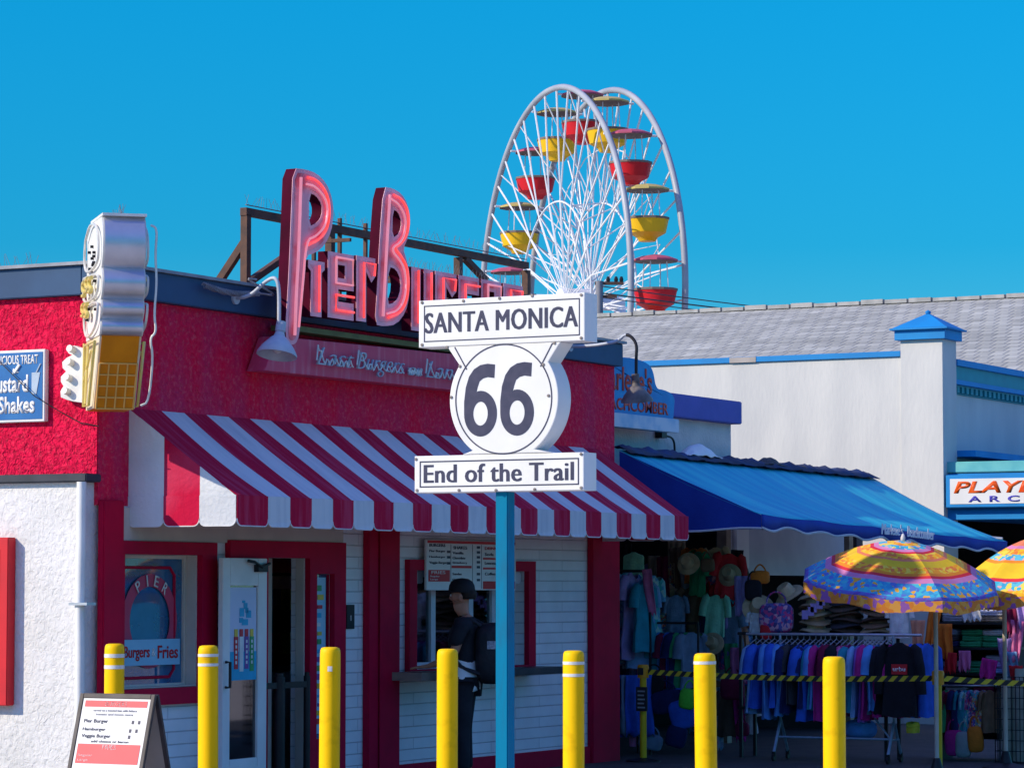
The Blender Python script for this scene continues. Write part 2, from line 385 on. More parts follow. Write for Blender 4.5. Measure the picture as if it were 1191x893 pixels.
def smooth_poly(p, it=2):
    for _ in range(it):
        q = []
        for i in range(len(p)):
            a = p[i]; b = p[(i + 1) % len(p)]
            q += [(a[0] * .75 + b[0] * .25, a[1] * .75 + b[1] * .25), (a[0] * .25 + b[0] * .75, a[1] * .25 + b[1] * .75)]
        p = q
    return p
def spline(p, it=2):
    p = [Vector(q) for q in p]
    for _ in range(it):
        q = [p[0]]
        for a, b in zip(p, p[1:]): q += [a * .75 + b * .25, a * .25 + b * .75]
        p = q + [p[-1]]
    return p
def struct(o): o['kind'] = 'structure'; return o

# ================================================================== SETTING
def f2(px, py, y=0.0): p = on(1, y, px, py); return (p.x, p.z)       # on a wall facing -y: (x, z)
def l2(px, py, x=0.0): p = on(0, x, px, py); return (-p.y, p.z)      # on a wall facing -x: (-y, z)
M_asphalt = mat('worn deck concrete', (0.58, 0.53, 0.48), (0.50, 0.46, 0.41), 0.9, 3, 0.5, 90)
M_conc = mat('concrete', (0.30, 0.29, 0.27), (0.24, 0.23, 0.22), 0.85, 4, 0.3, 60)
g = MB(); g.box(-140, 160, -34, 190, -1.2, 0); struct(g.build('pier_deck', M_asphalt))
M_sea = mat('sea water', (0.006, 0.035, 0.085), (0.01, 0.05, 0.11), 0.25, .02, 1.0, 0.35)
g = MB(); g.quad((-5000, -5000, -6), (5000, -5000, -6), (5000, 5000, -6), (-5000, 5000, -6)); struct(g.build('sea', M_sea))
g = MB(); g.box(-1.4, 30, -7.0, 14, -0.05, 0.012); struct(g.build('pavement', mat('pavement asphalt', (0.085, 0.08, 0.08), (0.065, 0.062, 0.064), 0.8, 2.5, 0.3, 50)))

# ---------------------------------------------------------------- burger stand
XR = 8.73
bs = thing('burger_restaurant', (0, 0, 0), 'red and white stucco burger stand with slate blue fascia behind the striped awning', 'restaurant')
HOLES = [(0.292, 1.34, 0.95, 1.99), (2.30, 2.94, 0.02, 1.98), (3.05, 3.33, 0.46, 1.85), (4.72, 6.82, 1.005, 1.89)]
b = MB(); b.wall('y', 0.0, 0.25, 0.0, XR, 2.36, 3.965); b.build('upper_wall', M_red_front, bs)
b = MB(); b.wall('y', 0.004, 0.14, 0.26, 8.14, 0.0, 2.36, HOLES); b.build('brick_wall', M_brick, bs)
b = MB(); b.box(-0.012, 0.24, 0.004, 9, 2.55, 3.965); b.build('side_wall', M_red_stucco, bs)
b = MB(); b.box(-0.14, 0.23, 0.035, 9, 0, 2.53); b.build('lower_side_wall', M_white_stucco, bs)
b = MB(); b.box(-0.20, 0.0, -0.035, 9, 2.532, 2.595); b.build('ledge', M_black if False else mat('dark ledge', (0.05, 0.055, 0.07), (0.035, 0.04, 0.05), 0.6, 6), bs, bevel=0.008)
b = MB(); b.box(8.48, XR, 0.26, 9, 0, 3.965); b.box(0.25, 8.47, 8.75, 9, 0, 3.965); b.build('rear_wall', M_white, bs)
b = MB(); b.box(0.1, 8.7, 0.1, 8.95, 3.88, 3.96); b.build('roof', mat('grey roofing', (0.2, 0.2, 0.2), (0.15, 0.15, 0.16), 0.9, 6), bs)
fa = MB(); fa.box(-0.07, XR + 0.06, -0.07, 0.12, 3.968, 4.195); fa.box(-0.07, 0.12, 0.122, 9.05, 3.968, 4.195); fa.box(XR - 0.13, XR + 0.06, 0.122, 9.05, 3.968, 4.195)
fo = fa.build('fascia', M_navy, bs, bevel=0.006)
b = MB(); b.box(-0.10, XR + 0.09, -0.10, 0.14, 4.197, 4.222); b.box(-0.10, 0.14, 0.142, 9.08, 4.197, 4.222); b.box(XR - 0.15, XR + 0.09, 0.142, 9.08, 4.197, 4.222)
b.build('coping', M_coping, fo)
for x0, x1 in ((0.0, 0.268), (3.872, 4.381), (8.125, XR)):
    b = MB(); b.box(x0 + 0.002, x1, -0.06, 0.003, 0, 2.40)
    if x0 == 3.872: b.box(x0 + 0.16, x1 - 0.0, -0.075, -0.061, 0, 2.40)
    b.build('pilaster', M_maroon, bs, bevel=0.01)
for x0, x1 in ((0.31, 1.73), (3.52, 3.868), (4.385, 8.12)):
    b = MB(); b.box(x0, x1, -0.035, 0.003, 0, 0.175); b.build('base_course', M_maroon, bs, bevel=0.006)
b = MB(); b.box(0.31, 1.735, -0.02, 0.002, 2.095, 2.35); b.box(1.737, 3.515, -0.02, 0.002, 2.12, 2.35); b.build('header_trim', M_cream, bs)
# display window
b = MB(); b.wall('y', -0.05, 0.002, 0.27, 1.55, 0.82, 2.092, [(0.292, 1.34, 0.95, 1.99)])
wf = b.build('display_window', M_maroon, bs, bevel=0.006)
b = MB(); b.wall('y', 0.10, 0.15, 0.294, 1.338, 0.952, 1.988, [(0.31, 1.30, 0.98, 1.96)]); b.build('inner_frame', M_cream, wf)
b = MB(); b.box(1.328, 1.339, 0.006, 0.098, 0.955, 1.985); b.box(0.296, 1.327, 0.006, 0.098, 0.953, 0.962); b.build('reveal', M_cream, wf)
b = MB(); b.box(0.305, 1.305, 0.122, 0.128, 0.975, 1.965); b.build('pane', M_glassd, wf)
pts = [(0.34 + 0.02, z) for z in ()]
b = MB(); rr = [(x, 0.112, z) for x, z in smooth_poly([(0.37, 1.04), (1.19, 1.04), (1.19, 1.89), (0.37, 1.89)], 1)]
b.tube([(0.37, 0.112, 1.03), (1.12, 0.112, 1.03), (1.18, 0.112, 1.09), (1.18, 0.112, 1.83), (1.12, 0.112, 1.89), (0.37, 0.112, 1.89)], 0.012, 6)
b.build('painted_border', M_maroon, wf)
# ring lettered PIER, painted on the glass
ring = MB(); cx, cz = f2(174, 722, 0.11)
n = 40
for i in range(n):
    a0, a1 = 2 * math.pi * i / n, 2 * math.pi * (i + 1) / n
    P = lambda a, r: (cx + r * math.cos(a), 0.108, cz + r * math.sin(a))
    ring.quad(P(a0, 0.27), P(a0, 0.37), P(a1, 0.37), P(a1, 0.27))
ring.build('painted_ring', mat('faded ring red', (0.55, 0.05, 0.12), (0.45, 0.05, 0.12), 0.5, 4), wf)
for i, ch in enumerate('PIER'):
    a = R(122 - i * 23) ; M = T(0, 0.1, 0) @ MF @ T(cx + 0.32 * math.cos(a), cz + 0.32 * math.sin(a), 0) @ Matrix.Rotation(a - R(90), 4, 'Z')
    w = 0.016 if ch == 'I' else 0.06
    fit_text(ch, 'letter', M, (-w / 2, w / 2, -0.045, 0.045), M_white, wf, 0.002, 0.01)
# board in the window
bsg = thing('window_sign', (0.75, 0.08, 1.2), 'pale blue board lettered Burgers & Fries inside the display window', 'sign')
x0, z1 = f2(139, 744, 0.085); x1, z0 = f2(209, 772, 0.085)
x0 = 0.44
b = MB(); b.box(x0, x1, 0.085, 0.099, z0, z1); b.build('board', M_lightblue, bsg)
fit_text('Burgers', 'lettering', T(0, 0.083, 0) @ MF, (x0 + 0.03, x0 + 0.37, z0 + 0.035, z1 - 0.05), M_redsign, bsg, 0.003, 0.012)
fit_text('&', 'lettering', T(0, 0.083, 0) @ MF, (x0 + 0.40, x0 + 0.45, z0 + 0.07, z1 - 0.07), M_white, bsg, 0.003, 0.012)
fit_text('Fries', 'lettering', T(0, 0.083, 0) @ MF, (x0 + 0.48, x1 - 0.03, z0 + 0.05, z1 - 0.05), M_redsign, bsg, 0.003, 0.012)
# added blue slats behind the glass, coloured for its sky reflection
b = MB()
for k in range(18): b.box(0.34 + k * 0.07, 0.34 + k * 0.07 + 0.068, 0.55 + 0.008 * (k % 2), 0.56 + 0.008 * (k % 2), 0.6, 2.5)
b.build('reflection_slats', mat('blue reflection slats', (0.05, 0.30, 0.62), (0.02, 0.10, 0.26), 0.5, 1.6), wf)
# door opening, sidelight
b = MB(); b.wall('y', -0.05, 0.002, 1.737, 3.515, 0.0, 2.118, [(2.30, 2.94, 0.02, 1.98), (3.05, 3.33, 0.46, 1.85)])
df = b.build('door_frame', M_maroon, bs, bevel=0.006)
b = MB(); b.box(2.925, 2.939, 0.006, 0.085, 0.03, 1.975); b.build('door_stop', M_cream, df)
b = MB(); b.box(3.318, 3.329, 0.006, 0.028, 0.465, 1.845); b.build('sidelight_reveal', M_maroon, df)
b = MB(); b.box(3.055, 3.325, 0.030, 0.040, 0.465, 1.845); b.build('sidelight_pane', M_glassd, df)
b = MB(); b.box(3.09, 3.29, 0.016, 0.026, 0.50, 1.82); pz = b.build('sidelight_poster', mat('poster blue', (0.25, 0.55, 0.72), (0.35, 0.62, 0.75), 0.5, 3), df)
pc = [mat('poster red', (0.6, 0.03, 0.05), rough=0.4), mat('poster green', (0.05, 0.35, 0.12), rough=0.4), mat('poster yellow', (0.75, 0.55, 0.08), rough=0.4), mat('poster white', (0.75, 0.75, 0.75), rough=0.4), mat('poster cyan', (0.02, 0.40, 0.65), rough=0.4), mat('poster violet', (0.2, 0.08, 0.35), rough=0.4)]
b = MB()
for k in range(16):
    b.m = rng.choice([0, 1, 2, 3, 4, 5]); zz = 0.58 + k * 0.075; xx = 3.11 + rng.random() * 0.06
    b.box(xx, xx + rng.uniform(0.04, 0.10), 0.010, 0.0155, zz, zz + rng.uniform(0.02, 0.055))
b.build('poster_art', pc, df)
# the open door leaf, folded back almost flat on its hinge
dl = MB(); H = Vector((2.15, -0.09, 0))
def DL(u, z, t=0.0):  # along the leaf from the hinge, thickness outwards
    a = R(176); return Vector((H.x + u * math.cos(a) , H.y - u * math.sin(a) * 1.0 - t, z))
def dbox(m, u0, u1, z0, z1, t0, t1):
    vs = [DL(u, z, t) for z in (z0, z1) for t in (t0, t1) for u in (u0, u1)]
    m.add(vs, [(0, 2, 3, 1), (4, 5, 7, 6), (0, 1, 5, 4), (2, 6, 7, 3), (0, 4, 6, 2), (1, 3, 7, 5)])
W = 0.72
dbox(dl, 0, 0.15, 0.04, 1.97, 0, 0.045); dbox(dl, W - 0.12, W, 0.04, 1.97, 0, 0.045); dbox(dl, 0.15, W - 0.12, 1.75, 1.97, 0.001, 0.044); dbox(dl, 0.15, W - 0.12, 0.24, 0.36, 0.001, 0.044)
door = dl.build('door', M_white, bs, bevel=0.004)
b = MB(); dbox(b, 0.0, W, 0.04, 0.238, 0.0, 0.047); b.build('kick_plate', mat('grey kick plate', (0.22, 0.25, 0.28), (0.17, 0.2, 0.23), 0.5, 6), door)
b = MB(); dbox(b, 0.15, W - 0.12, 0.36, 1.75, 0.015, 0.022); b.build('glass', glass_mat('door glass', (0.35, 0.32, 0.36), 0.12), door)
b = MB(); dbox(b, 0.16, W - 0.13, 0.99, 1.735, 0.03, 0.034); po = b.build('poster', mat('lilac poster', (0.60, 0.62, 0.78), (0.52, 0.58, 0.76), 0.4, 2), door)
b = MB(); dbox(b, 0.16, W - 0.13, 0.99, 1.22, 0.036, 0.038); b.build('poster_band', pc[4], door)
b = MB()
for k, (du, dz, w_, h_) in enumerate([(.30, 1.56, .06, .05), (.36, 1.50, .07, .07), (.25, 1.49, .08, .06), (.31, 1.43, .10, .05), (.28, 1.53, .05, .04), (.37, 1.45, .06, .04), (.33, 1.61, .05, .02)]):
    dbox(b, du - w_ / 2 + 0.04, du + w_ / 2 + 0.04, dz, dz + h_, 0.036, 0.038)
b.build('poster_emblem', pc[4], door)
for k in range(4):
    u = 0.21 + k * 0.085
    b = MB(); mats_ = [pc[[1, 5, 3, 0][k]], pc[[2, 0, 0, 2][k]], pc[3]]
    b.m = 0; dbox(b, u, u + 0.06, 1.06 + 0.02 * (k % 2), 1.34, 0.0365, 0.042); b.m = 1; dbox(b, u + 0.005, u + 0.055, 1.34, 1.40, 0.0365, 0.041)
    b.m = 2
    for j in range(5): dbox(b, u + 0.02, u + 0.045, 1.12 + j * 0.042, 1.145 + j * 0.042, 0.0425, 0.043)
    b.build('pictured_drink', mats_, door)
b = MB(); b.tube([DL(0.0, 1.93, 0.07), DL(0.16, 1.90, 0.09), DL(0.30, 1.94, 0.10), DL(0.36, 1.95, 0.07)], 0.013, 6); dbox(b, 0.06, 0.22, 1.86, 1.92, 0.045, 0.09); b.build('door_closer', M_black, door)
b = MB(); b.tube([DL(W - 0.05, 1.14, 0.045), DL(W - 0.03, 1.14, 0.10), DL(W - 0.03, 0.94, 0.10), DL(W - 0.05, 0.94, 0.045)], 0.012, 6); b.build('door_handle', M_black, door)
# room behind the openings
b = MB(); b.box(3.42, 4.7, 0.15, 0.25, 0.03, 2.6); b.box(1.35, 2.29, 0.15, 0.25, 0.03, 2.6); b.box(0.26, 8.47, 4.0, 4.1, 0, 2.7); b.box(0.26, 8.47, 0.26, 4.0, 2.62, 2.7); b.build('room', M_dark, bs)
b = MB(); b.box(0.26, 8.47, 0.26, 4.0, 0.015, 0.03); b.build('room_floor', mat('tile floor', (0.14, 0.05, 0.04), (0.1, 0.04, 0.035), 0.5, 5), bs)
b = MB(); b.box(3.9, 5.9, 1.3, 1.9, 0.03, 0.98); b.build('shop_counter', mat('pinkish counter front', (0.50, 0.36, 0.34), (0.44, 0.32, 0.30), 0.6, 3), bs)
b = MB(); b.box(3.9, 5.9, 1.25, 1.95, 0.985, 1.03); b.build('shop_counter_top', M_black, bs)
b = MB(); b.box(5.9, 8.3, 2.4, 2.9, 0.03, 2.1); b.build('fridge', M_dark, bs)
b = MB()
for k in range(26):
    xx = 6.0 + (k % 13) * 0.17; zz = 1.1 + (k // 13) * 0.42; b.m = rng.randrange(6); b.box(xx, xx + 0.08, 2.28, 2.38, zz, zz + 0.2)
b.build('fridge_bottles', pc, bs)
b = MB(); b.box(4.2, 5.5, 1.2, 1.22, 1.72, 1.84); b.build('hanging_notice', mat('pale pink notice', (0.6, 0.32, 0.28), rough=0.6), bs)
b = MB(); b.box(4.2, 5.5, 1.21, 1.23, 1.87, 2.05); b.build('red_header', M_redsign, bs)
b = MB(); b.box(2.80, 2.86, 0.28, 0.34, 0.03, 1.98); b.build('inner_post', M_cream, bs)
# queue rail in the doorway
qr = thing('queue_rail', (2.6, -0.25, 0.0), 'black metal queue rail with two posts in the open doorway', 'railing')
p1 = on(1, -0.12, 325, 793); p2 = on(1, -0.12, 357, 793); p0 = on(1, -0.12, 306, 795)
for pp, r in ((p1, 0.05), (p2, 0.03)):
    b = MB(); b.tube([(pp.x, -0.12, 0.013), (pp.x, -0.12, 1.0)], r, 10); b.tube([(pp.x, -0.12, 0.95), (pp.x, -0.12, 1.03)], r * 0.7, 10); b.build('post', M_black, qr, smooth=40)
b = MB(); b.bar((p0.x, -0.12, 0.93), (p2.x, -0.12, 0.93), 0.03, 0.05); b.build('rail', M_black, qr)
b = MB(); b.lathe([(0.0, 0.0), (0.16, 0.0), (0.16, 0.02), (0.05, 0.035)], 16, T(p1.x, -0.12, 0.014)); b.build('foot', M_black, qr)
# service window
b = MB(); b.wall('y', -0.05, 0.002, 4.59, 6.96, 0.985, 1.985, [(4.72, 6.82, 1.005, 1.89)]); sw = b.build('service_window', M_maroon, bs, bevel=0.006)
M_alu = mat('pale aluminium', (0.55, 0.58, 0.62), (0.47, 0.5, 0.54), 0.4, 5)
b = MB(); b.wall('y', 0.12, 0.18, 4.722, 6.818, 1.007, 1.888, [(4.80, 5.26, 1.06, 1.83), (5.34, 5.96, 1.06, 1.83), (6.04, 6.40, 1.06, 1.83), (6.47, 6.74, 1.06, 1.83)]); fr = b.build('window_frame', M_alu, sw)
b = MB(); b.box(4.79, 6.75, 0.148, 0.154, 1.05, 1.84); b.build('pane', glass_mat('serving glass', (0.4, 0.45, 0.5), 0.1), sw)
b = MB(); b.box(4.73, 4.95, 0.02, 0.115, 1.77, 1.885); b.build('roller_box', M_alu, sw, bevel=0.01)
b = MB(); b.box(6.60, 6.80, 0.02, 0.115, 1.77, 1.885); b.build('roller_box', M_alu, sw, bevel=0.01)
b = MB()
for k in range(14):
    xx = 4.8 + k * 0.14; b.m = rng.randrange(6); zz = rng.choice([1.05, 1.3, 1.55]); b.box(xx, xx + 0.09, 0.9, 1.0, zz, zz + rng.uniform(0.1, 0.24))
b.build('stock', pc, sw)
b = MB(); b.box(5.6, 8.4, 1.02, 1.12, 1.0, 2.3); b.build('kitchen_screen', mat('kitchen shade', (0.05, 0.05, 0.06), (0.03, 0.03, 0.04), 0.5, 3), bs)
ca = on(1, -0.06, 455, 783); cb = on(1, -0.36, 656, 778)
b = MB(); b.box(ca.x, cb.x, -0.37, -0.052, 0.925, 0.99); ct = b.build('counter', mat('dark counter top', (0.06, 0.055, 0.06), (0.04, 0.04, 0.045), 0.4, 6), bs, bevel=0.008)
b = MB(); b.box(ca.x - 0.012, ca.x + 0.55, -0.378, -0.06, 0.921, 0.9935); b.build('counter_end', mat('worn wood edge', (0.22, 0.16, 0.14), (0.3, 0.22, 0.18), 0.6, 8), ct)
# downpipe on the white side wall
y0 = on(0, -0.19, 95, 600).y
b = MB(); b.tube([(-0.195, y0, 0.0), (-0.195, y0, 1.2), (-0.19, y0 + 0.012, 1.6), (-0.195, y0, 2.0), (-0.195, y0, 2.53)], 0.038, 10); dp = b.build('downpipe', M_white, bs, smooth=40)
b = MB(); b.box(-0.25, -0.135, y0 - 0.10, y0 + 0.07, 1.6, 1.62); b.build('pipe_clip', M_steel, dp)
# red case on the side wall
q0 = l2(0, 625, -0.16); q1 = l2(15, 820, -0.16)
rc = thing('menu_case', (-0.15, -q1[0] + 0.4, 1.3), 'bright red framed wall case on the white stucco side wall at the left edge', 'wall case')
b = MB(); b.box(-0.24, -0.142, -q1[0], -q1[0] + 0.95, q1[1], q0[1]); b.build('case', M_redsign, rc, bevel=0.006)
b = MB(); b.box(-0.246, -0.241, -q1[0] + 0.08, -q1[0] + 0.88, q1[1] + 0.09, q0[1] - 0.09); b.build('panel', mat('deep red panel', (0.3, 0.01, 0.02), rough=0.4), rc)
# blue custard sign
q0 = l2(-52, 402, -0.05); q1 = l2(53, 490, -0.05); zt = l2(53, 406, -0.05)[1]; zb = q1[1]
cs = thing('custard_sign', (-0.02, -q1[0] + 0.3, 3.1), 'blue and white custard shakes sign on the rough red side wall', 'sign')
b = MB(); b.box(-0.065, -0.014, -q1[0], -q0[0], zb, zt); b.build('board', M_white, cs, bevel=0.005)
b = MB(); b.wall('x', -0.069, -0.066, -q1[0] + 0.02, -q0[0] - 0.02, zb + 0.02, zt - 0.02); b.build('panel', M_blueboard, cs)
MS = T(-0.0695, 0, 0) @ ML
h = zt - zb; xL = q0[0] + 0.05; xRr = q1[0]
fit_text('DELICIOUS TREAT', 'lettering', MS, (xRr - 0.02 - 0.50, xRr - 0.06, zb + 0.80 * h, zb + 0.93 * h), M_white, cs, 0.003, 0.02)
fit_text('Custard', 'lettering', MS, (xRr - 0.02 - 0.52, xRr - 0.155, zb + 0.41 * h, zb + 0.66 * h), M_white, cs, 0.003, 0.03)
fit_text('Shakes', 'lettering', MS, (xRr - 0.02 - 0.42, xRr - 0.09, zb + 0.12 * h, zb + 0.36 * h), M_white, cs, 0.003, 0.03)
b = MB(); c0 = xRr - 0.085
b.prism([(c0 - 0.035, zb + .38 * h), (c0 + 0.01, zb + .38 * h), (c0 + 0.045, zb + .68 * h), (c0 - 0.035, zb + .68 * h)], 0.0, 0.004, MS); b.bar(MS @ Vector((c0 + 0.01, zb + .68 * h, 0.004)), MS @ Vector((c0 + 0.05, zb + .80 * h, 0.004)), 0.008)
b.build('cup_picture', mat('cup grey', (0.42, 0.52, 0.62), rough=0.5), cs)
b = MB(); b.bar(MS @ Vector((c0 - 0.15, zb + .80 * h, 0.004)), MS @ Vector((c0 - 0.20, zb + .69 * h, 0.004)), 0.02); b.prism([(c0 - 0.225, zb + .67 * h), (c0 - 0.16, zb + .69 * h), (c0 - 0.215, zb + .75 * h)], 0.0, 0.004, MS); b.build('arrow', M_white, cs)
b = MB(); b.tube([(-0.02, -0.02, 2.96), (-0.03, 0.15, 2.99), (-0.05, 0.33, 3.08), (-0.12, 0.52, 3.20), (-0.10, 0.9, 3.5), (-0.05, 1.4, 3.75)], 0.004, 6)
tag(b.build('cable', M_black, None, smooth=40), 'thin black tube standing in for a cable shadow across the red side wall', 'cable')  # dark tube added in place of a shadow line on the wall

# ---------------------------------------------------------------- striped awning
AX0, AY, AZT, AZF, AZB = 0.397, -1.0, 3.116, 2.43, 2.20
M_awr = mat('awning red', (0.50, 0.006, 0.045), (0.56, 0.06, 0.13), 0.8, 2, 0.3, 30, mapscale=(9, .8, .8), lo=.45, hi=.8, detail=8, spec=.1)
M_aww = mat('awning white', (0.64, 0.655, 0.67), (0.48, 0.51, 0.55), 0.8, 2, 0.3, 30, mapscale=(7, 1, 1), lo=.45, hi=.85, detail=8, spec=.1)
aw = thing('striped_awning', (4.4, 0, AZT), 'red and white striped awning with scalloped valance over the burger stand front', 'awning')
edges = [AX0, 0.824] + [0.824 + 0.3132 * k for k in range(1, 25)]
AX1 = edges[-1]
b = MB(); NS = 10
def sag(t, x): return -0.03 * math.sin(math.pi * t) * (0.6 + 0.4 * math.sin(x * 2.1)) + 0.006 * math.sin(x * 9 + t * 5) * t
for k in range(25):
    b.m = k % 2
    for i in range(NS):
        t0, t1 = i / NS, (i + 1) / NS
        P = lambda x, t: (x, AY * t - 0.003, AZT + (AZF - AZT) * t + sag(t, x))
        b.quad(P(edges[k], t0), P(edges[k], t1), P(edges[k + 1], t1), P(edges[k + 1], t0))
b.build('canopy', [M_awr, M_aww], aw, solid=0.004)
def scallop(b, P, w0, w1, zt, zb, col):
    r = 0.055; b.m = col; n = 5
    pts = [(w0, zt), (w0, zb + r)] + [(w0 + r - r * math.cos(a), zb + r - r * math.sin(a)) for a in [math.pi / 2 * i / n for i in range(1, n + 1)]]
    pts += [(w1 - r + r * math.sin(a), zb + r - r * math.cos(a)) for a in [math.pi / 2 * i / n for i in range(0, n)]] + [(w1, zb + r), (w1, zt)]
    b.add([P(w, z) for w, z in pts], [tuple(range(len(pts)))])
    return pts[1:-1]
b = MB(); pip = MB()
for k in range(25):
    P = lambda x, z: (x, AY - 0.006 - 0.012 * math.sin(math.pi * (x - edges[k]) / (edges[k + 1] - edges[k])) * (AZF - z) / 0.23, z)
    pts = scallop(b, P, edges[k], edges[k + 1], AZF + 0.003, AZB, k % 2)
    pip.tube([P(*p) for p in pts], 0.006, 5)
va = b.build('valance', [M_awr, M_aww], aw, solid=0.005)
pip.build('piping', mat('white piping', (0.7, 0.7, 0.7), rough=0.6), va, smooth=50)
for X, nm in ((AX0, 'side_panel'), (AX1, 'side_panel')):
    b = MB(); pp = MB()
    for k in range(3):
        y0, y1 = AY * k / 3, AY * (k + 1) / 3; b.m = 1 - k % 2
        zt = lambda y: AZT + (AZF - AZT) * (y / AY) - 0.004
        xo = X + (0.002 if X == AX0 else -0.002)
        b.add([(xo, y0, AZF), (xo, y1, AZF), (xo, y1, zt(y1)), (xo, y0, zt(y0))], [(0, 1, 2, 3)] if k < 2 else [(0, 2, 3)])
        P = lambda w, z: (X + (-0.004 if X == AX0 else 0.004), -w, z)
        pts = scallop(b, P, -y0, -y1, AZF + 0.004, AZB, 1 - k % 2)
        pp.tube([P(*p) for p in pts], 0.006, 5)
    sp_ = b.build(nm, [M_awr, M_aww], aw, solid=0.005)
    pp.build('piping', MATS['white piping'], sp_, smooth=50)
b = MB()
for x in (AX0 + 0.02, 2.4, 4.4, 6.4, AX1 - 0.02):
    b.tube([(x, -0.01, AZT - 0.05), (x, AY + 0.02, AZF - 0.04), (x, -0.01, AZF - 0.04)], 0.012, 6)
b.tube([(AX0 + 0.02, AY + 0.02, AZF - 0.04), (AX1 - 0.02, AY + 0.02, AZF - 0.04)], 0.012, 6)
b.build('frame', M_steel, aw, smooth=40)

# ---------------------------------------------------------------- roof sign
M_pink = mat('sun bleached pink', (0.86, 0.36, 0.42), (0.74, 0.08, 0.11), 0.5, 4, lo=0.48, hi=0.68)
M_pinkr = mat('faded pink rim', (0.88, 0.50, 0.56), (0.80, 0.34, 0.40), 0.45, 4)
M_side = mat('letter return maroon', (0.075, 0.002, 0.018), (0.05, 0.002, 0.014), 0.7, 6, spec=.04)
M_tube = mat('red neon glass', (0.95, 0.06, 0.05), (0.95, 0.22, 0.20), 0.2, 9, emit=0.9)
M_tubew = mat('pale neon glass', (0.90, 0.30, 0.36), (0.85, 0.2, 0.26), 0.2, 9, emit=0.5)
M_rose = mat('rose sign panel', (0.62, 0.06, 0.13), (0.66, 0.22, 0.28), 0.5, 2.5, mapscale=(5, 5, .6), lo=.52, hi=.78, detail=8)
ns = thing('neon_roof_sign', (2.0, -0.2, 3.7), 'large pink neon channel letters with a script tagline panel above the striped awning', 'sign')
YS = -0.34
def zo(x, y, ox=230, oy=180, s=3.19): return f2(ox + x / s, oy + y / s, YS)
MSG = T(0, YS + 0.048, 0) @ MF
LET = {}
def letter(polys, strokes):
    o = outline(polys, 'letter', MSG, M_side, ns, 0.048, 0.0)
    f = outline([polys[0]] + polys[1:], 'letter_face', T(0, YS - 0.003, 0) @ MF, M_pinkr, ns, 0.002, 0.0)
    mi = [shrink(polys[0], 0.035)] + [shrink(h, -0.03) for h in polys[1:]]
    g_ = outline(mi, 'letter_trough', T(0, YS - 0.007, 0) @ MF, M_pink, ns, 0.001, 0.0)
    for c in (f, g_): c.parent = o
    for i, (st, r, m_) in enumerate(strokes):
        tb = MB(); tb.tube(spline([(x, YS - 0.035, z) for x, z in st], 2 if len(polys[0]) > 20 else 0), r, 6); t = tb.build('neon_tube', m_, o, smooth=60)
    return o
def shrink(p, d):
    n = len(p); A = sum(p[i][0] * p[(i + 1) % n][1] - p[(i + 1) % n][0] * p[i][1] for i in range(n)); s = 1 if A > 0 else -1; out = []
    for i in range(n):
        a = Vector(p[i - 1]); b_ = Vector(p[i]); c = Vector(p[(i + 1) % n])
        e1 = (b_ - a); e2 = (c - b_)
        n1 = Vector((-e1.y, e1.x)).normalized() * s; n2 = Vector((-e2.y, e2.x)).normalized() * s
        m_ = n1 + n2
        if m_.length < 1e-4: m_ = n1
        m_.normalize(); out.append(tuple(b_ + m_ * d / max(0.4, m_.dot(n1))))
    return out
Po = [zo(*p) for p in ((352, 50), (400, 55), (440, 70), (475, 105), (497, 160), (503, 220), (494, 285), (470, 335), (435, 365), (400, 374), (397, 440), (388, 520), (378, 640), (370, 690), (350, 708), (328, 695), (324, 640), (333, 500), (338, 400), (346, 200))]
Ph = smooth_poly([zo(*p) for p in ((412, 142), (438, 152), (459, 185), (459, 225), (442, 252), (410, 268))], 1)
dn = lambda pts: [zo(*p) for p in pts]
letter([smooth_poly(Po, 1), Ph], [(dn([(370, 85), (362, 350), (352, 520), (347, 670)]), 0.013, M_tubew), (dn([(395, 85), (430, 95), (465, 140), (478, 205), (468, 275), (440, 315), (395, 335)]), 0.012, M_tube), (dn([(390, 110), (425, 118), (470, 175), (465, 260), (425, 305), (390, 315), (375, 500), (362, 640)]), 0.010, M_tubew)])
Bo = [zo(*p) for p in ((688, 120), (720, 124), (755, 145), (778, 185), (788, 240), (780, 305), (760, 350), (772, 385), (785, 440), (784, 520), (770, 585), (735, 630), (690, 637), (655, 630), (664, 500), (674, 300))]
Bh1 = smooth_poly([zo(*p) for p in ((722, 203), (742, 212), (755, 250), (748, 290), (720, 312))], 1)
Bh2 = smooth_poly([zo(*p) for p in ((706, 415), (735, 425), (752, 465), (748, 520), (728, 550), (700, 556))], 1)
letter([smooth_poly(Bo, 1), Bh1, Bh2], [(dn([(700, 150), (688, 350), (675, 600)]), 0.013, M_tubew), (dn([(715, 150), (745, 165), (770, 215), (768, 290), (740, 335), (715, 345), (745, 380), (768, 430), (768, 520), (745, 585), (695, 605)]), 0.012, M_tube), (dn([(705, 165), (735, 185), (762, 240), (750, 320), (700, 350), (745, 400), (760, 450), (758, 530), (730, 580), (690, 590)]), 0.010, M_tubew)])
